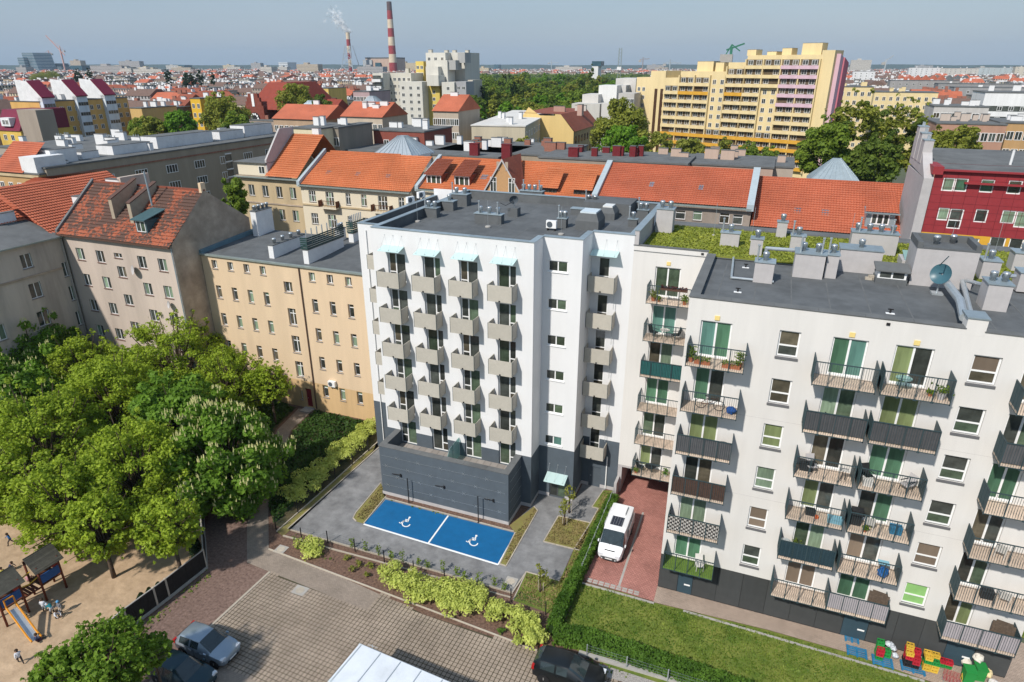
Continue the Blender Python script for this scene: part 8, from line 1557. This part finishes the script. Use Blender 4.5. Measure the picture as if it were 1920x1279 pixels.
def crane(lab, px, yb_, yt_, dd, jib, c, ang=.1, back=.3, w_=2.0):
    p = at(px, 122, dd); zt_ = at(px, yt_, dd)[2]; t = thing('tower_crane', lab, 'crane', p[0], p[1], 0, -AZ * 0); m = mat('crane_%d' % int(c[0] * 99), c, .6, .1, .1); MB().box(-w_ / 2, -w_ / 2, 0, w_ / 2, w_ / 2, zt_).build('mast', m, t)
    HT = abs(jib) * .18; MB().tube((-jib * back, 0, zt_ - abs(jib) * .1 - jib * back * ang), (jib, 0, zt_ - abs(jib) * .1 + jib * ang), w_ * .45, 4).build('jib', m, t); MB().tube((0, 0, zt_ + HT), (jib * .7, 0, zt_ - 4 + jib * .7 * ang), .4, 4).tube((0, 0, zt_ + HT), (-jib * back, 0, zt_ - 4), .4, 4).tube((0, 0, zt_ - 4), (0, 0, zt_ + HT), w_ * .4, 4).build('tie', m, t); MB().box(-jib * back - 3, -2, zt_ - 9, -jib * back + 4, 2, zt_ - 4).build('counterweight', m_conc, t); return t
crane('pinkish tower crane with raised jib above the dark office block', 120, 130, 92, 2200, -48, (.52, .30, .26), -.9, .3, 3.5); crane('smaller pinkish tower crane beside the slanted tower', 97, 122, 98, 2350, -32, (.52, .32, .26), 0, .4, 3.0); crane('green tower crane behind the yellow slab', 1368, 122, 88, 420, 7, (.03, .16, .10), .35, .4, 1.4); crane('thin tower crane over the distant rooftops on the right', 1256, 125, 116, 1600, 25, (.3, .34, .36), .0, .5, 2.5); crane('faint tower crane above the far trees', 1205, 125, 110, 2000, 18, (.25, .22, .22), .1, .5, 2.5); crane('hazy tower crane beyond the park', 1034, 125, 116, 3200, 35, (.35, .38, .4), 0, .4, 3); crane('tall thin crane by the far white block on the right', 1660, 122, 113, 1500, 12, (.35, .30, .3), .9, .4, 2.5)
p = at(1162, 122, 430); zt_ = at(1162, 90, 430)[2]; t = thing('radio_mast', 'slim steel lattice radio mast left of the yellow slab', 'mast', p[0], p[1], 0); mb = MB()
for sx, sy in ((-1, -1), (1, -1), (1, 1), (-1, 1)): mb.tube((sx * 1.2, sy * 1.2, 0), (sx * .7, sy * .7, zt_), .12, 4)
for k in range(24): z = zt_ * k / 24; mb.tube((-1.1, -1.1, z), (1.1, -1.1, z + zt_ / 24), .07, 4).tube((1.1, -1.1, z), (-1.1, -1.1, z + zt_ / 24), .07, 4)
mb.build('lattice', m_gutter, t); MB().box(-1.3, -1.4, zt_ * .72, 1.3, 1.4, zt_ * .76).build('antenna', m_wchim, t)

m_smoke = clear_glass('smoke_wisp', (0.9, 0.9, 0.9), .16); C = []
for i in range(14):
    f = i / 13; p = at(655 - 30 * f ** .8, 60 - 34 * f, 1850); C.append(NR.normal(size=(26, 3)) * (2 + 6 * f) + np.array([p]))
C = np.concatenate(C); o = leaf_object('smoke', C, NR.normal(size=C.shape), NR.uniform(4, 9, len(C)), m_smoke); put(o, 0, 0); tag(o, 'white smoke plume drifting from the latticed chimney', 'smoke', kind='stuff')
# ---------------------------------------------------------------- trees of the middle distance
def mtree(kind, px, py, dd, rpx, lab, n=34, per=52, size=.48, rzf=1.0, group=None, seed=0, rr=(.2, .36), shell=(.4, 1.05)):
    u, v, z = at(px, py, dd); rx = rpx * dd / FPX; z = max(z, rx * rzf * .7); return tree(kind, u, v, z, rx, rx * rzf, lab, nclump=n, per=per * (4 / max(rx, 1.5)) ** .8 * 1.6, size=size, seed=seed, group=group, rr=rr, limbs=False, shell=shell, name={'dark': 'dark_tree', 'mid': 'leafy_tree', 'olive': 'olive_tree', 'bright': 'bright_tree', 'purple': 'purple_tree', 'thuja': 'poplar_tree'}.get(kind))
MT = [('olive', 1600, 265, 128, 60, 'tall dark tree full of mistletoe balls before the yellow block', dict(rzf=1.35, n=95, rr=(.07, .19), shell=(.1, 1.2))), ('olive', 1682, 262, 130, 52, 'second tall mistletoe tree with thin yellow top', dict(rzf=1.4, n=90, rr=(.07, .19), shell=(.1, 1.2))), ('mid', 1545, 285, 122, 44, 'rounder leafy tree left of the mistletoe trees', dict(rzf=1.2, n=40)), ('olive', 1735, 290, 126, 40, 'half bare olive tree beside the crimson building', dict(rzf=1.2)), ('olive', 1800, 268, 135, 34, 'olive green tree before the peeling tenement', {}), ('dark', 1640, 310, 118, 46, 'dark undergrowth tree behind the blue grey pyramid', {}),
 ('olive', 1160, 250, 165, 52, 'broad olive green tree left of the yellow slab', dict(n=44)), ('bright', 1170, 272, 148, 42, 'vivid green round tree in front of the olive one', dict(rzf=.85)), ('olive', 1230, 278, 190, 30, 'olive tree at the foot of the yellow slab', {}), ('olive', 1290, 285, 205, 26, 'thin olive tree before the yellow loggias', {}), ('olive', 1350, 288, 205, 24, 'thin pale tree before the lower loggias', {}), ('mid', 1395, 292, 200, 24, 'leafy tree before the orange loggias', {}), ('mid', 1440, 298, 190, 20, 'small leafy tree by the car park', {}),
 ('olive', 425, 222, 200, 42, 'tall yellow green tree before the church', dict(rzf=.95, n=44)), ('mid', 450, 245, 190, 30, 'green tree at the church wall', {}), ('bright', 335, 245, 185, 32, 'bright green tree above the soot brown block', {}), ('olive', 285, 255, 180, 34, 'olive tree beside the ochre towers', {}), ('mid', 262, 243, 188, 18, 'small green tree beside the ochre rounded end', {}), ('olive', 552, 196, 230, 34, 'rounded olive tree beside the church roof', {}), ('dark', 600, 205, 225, 22, 'dark green tree behind the glass pyramid', {}), ('mid', 442, 370, 95, 22, 'ivy green tree between the soot brown block and the sandy house', dict(rzf=1.8)), ('sapling', 980, 275, 140, 15, 'pale green tree before the cream block', {}), ('sapling', 1040, 285, 138, 9, 'small pale tree by the yellow firewall', {}), ('olive', 90, 150, 900, 28, 'wide olive trees beyond the crimson towers', dict(rzf=.4)), ('thuja', 147, 148, 600, 7, 'slim dark poplar beyond the crimson towers', dict(rzf=2.4)), ('thuja', 170, 146, 620, 6, 'slim dark poplar beside another one behind the towers', dict(rzf=2.6))]
for i, (k, px, py, dd, r, lab, kw) in enumerate(MT):
    t = mtree(k, px, py, dd, r, lab, seed=100 + i, **kw)
    if 'mistletoe' in lab and i < 2:
        z = at(px, py, dd)[2]; rx = r * dd / FPX; cl_ = [(x, y, zz + z, rnd.uniform(.5, .85)) for x, y, zz, _ in crown_clumps(rx * .95, rx * 1.3, 22, .1, .2, 900 + i)]; C, N_, S = clump_leaves(cl_, 260, .3, shell=(.6, 1.0)); leaf_object('mistletoe', C, N_, S, LM['dark'], t)
for i, (px, py, dd, r, h) in enumerate(((963, 168, 300, 6, 3.8), (892, 165, 330, 6, 3.6), (1107, 150, 520, 8, 2.8), (905, 175, 310, 4, 4.0), (316, 148, 560, 6, 2.6), (375, 146, 600, 6, 2.4), (398, 148, 600, 5, 2.6), (355, 152, 560, 12, 1.2))): mtree('thuja' if i != 2 else 'dark', px, py, dd, r, 'tall slim dark poplar standing above the other trees', seed=150 + i, rzf=h, group='poplars of the middle distance', n=30)
# the park: trees one can tell apart in front, the wood behind as one mass
r_ = random.Random(3); pk_ = 0
for row, (y0_, dd, n, rp) in enumerate(((222, 235, 10, 17), (212, 262, 12, 17), (200, 300, 14, 16), (188, 350, 15, 15), (175, 420, 16, 14), (163, 520, 17, 12), (153, 650, 18, 10))):
    for i in range(n):
        px = 880 + (1085 - 880 + row * 16) * (i + r_.uniform(.1, .9)) / n
        if row < 2 and 905 < px < 935: continue
        k = r_.choice(['mid', 'mid', 'dark', 'bright', 'olive']); nm = {'mid': 'mid green', 'dark': 'dark green', 'bright': 'fresh green', 'olive': 'olive green'}[k]; mtree(k, px, y0_ + r_.uniform(-4, 4), dd * r_.uniform(.95, 1.05), rp * r_.uniform(.75, 1.2), nm + ' round crown among the park trees', seed=300 + row * 40 + i, n=22, per=34, size=.75, group='park trees, ' + nm)
def wood(name, lab, pts, kind, size, h):
    C = []
    for (px, py, dd, spread, n) in pts:
        u, v, z = at(px, py, dd); C.append(np.column_stack([NR.normal(u, spread, n), NR.normal(v, spread * .5, n), NR.uniform(2, h, n)]))
    C = np.concatenate(C); n = len(C); o = leaf_object(name, C, NR.normal(size=(n, 3)) + [0, -.3, .8], NR.uniform(.6, 1.4, n) * size, LM[kind]); put(o, 0, 0); tag(o, lab, 'wood', kind='stuff'); return o
wood('far_wood', 'band of far woodland before the horizon', [(x, 132, 1300 + 500 * ((x * 7) % 5) / 5, 60, 1300) for x in range(860, 1240, 24)], 'dark', 5.5, 15)
wood('far_wood', 'scattered far street trees among the roofs', [(rnd.uniform(0, 1920), rnd.uniform(134, 150), rnd.uniform(600, 1700), rnd.uniform(8, 20), 130) for _ in range(90)], 'mid', 4.0, 14)
# horizon: low wooded rise
mb = MB(); n = 60
for i in range(n + 1): a_ = R(-60) + R(120) * i / n; h = 37 + 3 * math.sin(i * .9) + 2.5 * math.sin(i * 2.3); x, y = 6000 * math.sin(a_), 6000 * math.cos(a_); mb.v += [(x, y, -1), (x * 1.05, y * 1.05, h), (x * 1.25, y * 1.25, h * .9)]
for i in range(n):
    for k in range(2): mb.f.append((i * 3 + k, (i + 1) * 3 + k, (i + 1) * 3 + k + 1, i * 3 + k + 1))
o = mb.build('hills', mat('wooded_hill', (0.035, 0.055, 0.035), .95, .3, .004)); o['kind'] = 'structure'
# ---------------------------------------------------------------- fill of city houses
EXC = [(-200, 100, 135), (60, 260, 285), (240, 400, 262), (400, 520, 285), (505, 650, 205), (640, 700, 215), (690, 895, 330), (880, 1090, 760), (1060, 1205, 560), (1185, 1600, 285), (1500, 1770, 300), (1740, 2200, 245), (640, 820, 180), (815, 1180, 235)]
def fmat(i):
    c = [(.50, .42, .32), (.42, .34, .26), (.58, .54, .48), (.34, .27, .22), (.46, .33, .2), (.60, .50, .34), (.40, .38, .37), (.52, .36, .30)][i]
    nm = 'far_facade_%d' % i
    if nm in MATS: return MATS[nm]
    m = bpy.data.materials.new(nm); m.use_nodes = True; N = m.node_tree.nodes; L = m.node_tree.links; b = N['Principled BSDF']; b.inputs['Roughness'].default_value = .8; tc = N.new('ShaderNodeTexCoord'); sx = N.new('ShaderNodeSeparateXYZ'); L.new(tc.outputs['Object'], sx.inputs[0]); ad = N.new('ShaderNodeMath'); ad.operation = 'ADD'; L.new(sx.outputs[0], ad.inputs[0]); L.new(sx.outputs[1], ad.inputs[1]); cb = N.new('ShaderNodeCombineXYZ'); L.new(ad.outputs[0], cb.inputs[0]); L.new(sx.outputs[2], cb.inputs[1])
    br = N.new('ShaderNodeTexBrick'); br.offset = 0; br.inputs['Scale'].default_value = 1; br.inputs['Brick Width'].default_value = 2.4; br.inputs['Row Height'].default_value = 3.3; br.inputs['Mortar Size'].default_value = .62; br.inputs['Color1'].default_value = (.035, .035, .035, 1); br.inputs['Color2'].default_value = (.10, .10, .10, 1); br.inputs['Mortar'].default_value = (*c, 1); L.new(cb.outputs[0], br.inputs[0]); L.new(br.outputs[0], b.inputs['Base Color']); MATS[nm] = m; return m
HM = {}; m_farbr = mat('far_brown_roof', (0.15, 0.095, 0.075), .85, .15, 1)
def house_mesh(i, gable, L, dp, h, rh):
    k = (i, gable, L, dp, h, rh)
    if k not in HM:
        wm = MB().box(0, 0, 0, L, dp, h).mesh('wall', fmat(i)); rm = [m_membrane2, m_tile2, m_farbr, m_tile][gable]; mb = MB()
        if gable: mb.v = [(0, -.3, h), (L, -.3, h), (L, dp + .3, h), (0, dp + .3, h), (0, dp * .4, h + rh), (L, dp * .4, h + rh), (L, dp * .7, h + rh), (0, dp * .7, h + rh)]; mb.f = [(0, 1, 5, 4), (4, 5, 6, 7), (2, 3, 7, 6), (1, 2, 6, 5), (3, 0, 4, 7)]
        else: mb.box(-.1, -.1, h, L + .1, dp + .1, h + .3)
        rme = mb.mesh('roof', rm); cm = MB(); q = random.Random(i * 7 + gable)
        for j in range(5): x = q.uniform(.3, L - 2.5); y = q.uniform(dp * .3, dp * .8); cm.box(x, y, h, x + q.uniform(1, 2.6), y + .7, h + (rh if gable else 0) + q.uniform(.8, 1.8))
        HM[k] = (wm, rme, cm.mesh('chimneys', m_wchim if q.random() < .75 else m_brch))
    return HM[k]
DESC = ['beige', 'tan', 'pale grey', 'brown', 'ochre', 'cream', 'grey', 'pinkish']; RD = ['flat felt roof', 'red tiled roof', 'brown tiled roof', 'orange tiled roof']
cand = []
BU, BV = 96, 74; q = random.Random(11)
for bi in range(-26, 27):
    for bj in range(-12, 40):
        ou, ov = bi * BU, 60 + bj * BV
        for k in range(10):       # perimeter of the block: two long rows, two short sides
            if k < 4: p = (ou + 6 + k * 19.2, ov, 18.8, 12.5, 0)
            elif k < 8: p = (ou + 6 + (k - 4) * 19.2, ov + 48, 18.8, 12.5, 0)
            else: p = (ou + (12.5 if k == 8 else 78), ov + 14, 33, 12.5, 1)
            c = W(p[0] + 8, p[1] + 8)
            if c.y < 112: continue
            d_ = c.y; dz = cp * c.y + sp * CAMH; px = 960 + FPX * c.x / dz
            if not -120 < px < 2040 or d_ > 2900: continue
            if any(a <= px <= b and d_ < m_ for a, b, m_ in EXC): continue
            if 880 < px < 1230 and d_ < 1500: continue
            if d_ > 1300 and q.random() < .35: continue
            if q.random() < .10: continue
            cand.append((d_, p, q.randrange(8), q.choice([0, 0, 0, 0, 0, 0, 0, 0, 2, 2, 1]), q.choice([15.5, 17, 18.5]), px))
cand.sort(key=lambda t: t[0])
bulk = {}
for n_, (d_, p, wi, gi, h, px) in enumerate(cand):
    wm, rm, cm = house_mesh(wi, gi, p[2], p[3], h, 3.4)
    if n_ < 290:
        t = thing('city_house', '%s tenement with %s in the dense city blocks' % (DESC[wi], RD[gi]), 'tenement', p[0], p[1], 0, R(90) if p[4] else 0, '%s city tenements with %s' % (DESC[wi], RD[gi])); link('wall', wm, t); link('roof', rm, t); link('chimneys', cm, t)['kind'] = 'stuff'
    else:
        L, dp = (p[2], p[3]) if not p[4] else (p[3], p[2]); x0_ = p[0] - (p[3] if p[4] else 0); bulk.setdefault(('w', wi), MB()).box(x0_, p[1], 0, x0_ + L, p[1] + dp, h)
        rb_ = bulk.setdefault(('r', gi), MB())
        if gi: rb_.v += [(x0_, p[1], h), (x0_ + L, p[1], h), (x0_ + L, p[1] + dp, h), (x0_, p[1] + dp, h), (x0_ + L * .1, p[1] + dp * .5, h + 3.5), (x0_ + L * .9, p[1] + dp * .5, h + 3.5)]; k0 = len(rb_.v) - 6; rb_.f += [(k0, k0 + 1, k0 + 5, k0 + 4), (k0 + 1, k0 + 2, k0 + 5), (k0 + 2, k0 + 3, k0 + 4, k0 + 5), (k0 + 3, k0, k0 + 4)]
        else: rb_.box(x0_ - .1, p[1] - .1, h, x0_ + L + .1, p[1] + dp + .1, h + .3)
        cb_ = bulk.setdefault(('c', 0), MB())
        for j in range(4 if d_ < 800 else 2): x = x0_ + q.uniform(0, L - 2); y = p[1] + q.uniform(.2, .8) * dp; cb_.box(x, y, h, x + q.uniform(1, 3), y + .8, h + (3.0 if gi else 0) + q.uniform(1, 2))
ci = thing('far_city', 'dense far city of tenements and chimneys up to the horizon', 'city', 0, 100, 0); ci['kind'] = 'stuff'
for (k, i), mb in bulk.items():
    o = mb.build({'w': 'far_walls', 'r': 'far_roofs', 'c': 'far_chimneys'}[k], fmat(i) if k == 'w' else [m_membrane2, m_tile2, m_farbr, m_tile][i] if k == 'r' else m_wchim, ci, loc=(0, -100, 0)); o['kind'] = 'stuff'
for i, (px, py, c, nm) in enumerate(((1535, 329, (.40, .02, .03), 'red'), (1482, 317, (.02, .025, .03), 'black'), (1500, 330, (.3, .32, .34), 'grey'), (1448, 318, (.10, .13, .17), 'blue grey'))):
    u, v = Z(px, py); car('parked_car', 'small %s car in the car park before the yellow slab' % nm, u, v, R(75), HATCH, paint('far_paint_%d' % i, c), 4, 1, (2, 3), (-1.25, 1.3))
# bigger pale blocks scattered on the far skyline
for i in range(46):
    px = q.uniform(0, 1920); dd = q.uniform(1500, 4200)
    if 900 < px < 1180 and q.random() < .8: continue
    a = at(px, 122, dd); L = q.uniform(30, 110); h = q.uniform(22, 38) if q.random() < .8 else q.uniform(40, 52); solo('far_block', MB().box(0, 0, 0, L, 20, h).box(L * .3, 4, h, L * .5, 14, h + 4), fmat(q.choice([2, 2, 6, 5, 0])), a[0], a[1], 0, 'pale large block low on the far skyline', 'apartment building', group='large blocks on the far skyline')
# ================================================================ hazy spring air
mh = bpy.data.materials.new('haze_air'); mh.use_nodes = True; N = mh.node_tree.nodes; L = mh.node_tree.links
N.remove(N['Principled BSDF']); pv = N.new('ShaderNodeVolumePrincipled'); pv.inputs['Color'].default_value = (0.58, 0.74, 0.90, 1); pv.inputs['Density'].default_value = 0.00008; pv.inputs['Anisotropy'].default_value = 0.0
L.new(pv.outputs[0], N['Material Output'].inputs['Volume'])
hz = MB().box(-9500, -400, -1.5, 9500, 9200, 250).build('haze', mh); put(hz, 0, 0); tag(hz, 'thin bluish haze of a warm day over the whole city', 'haze', kind='stuff')
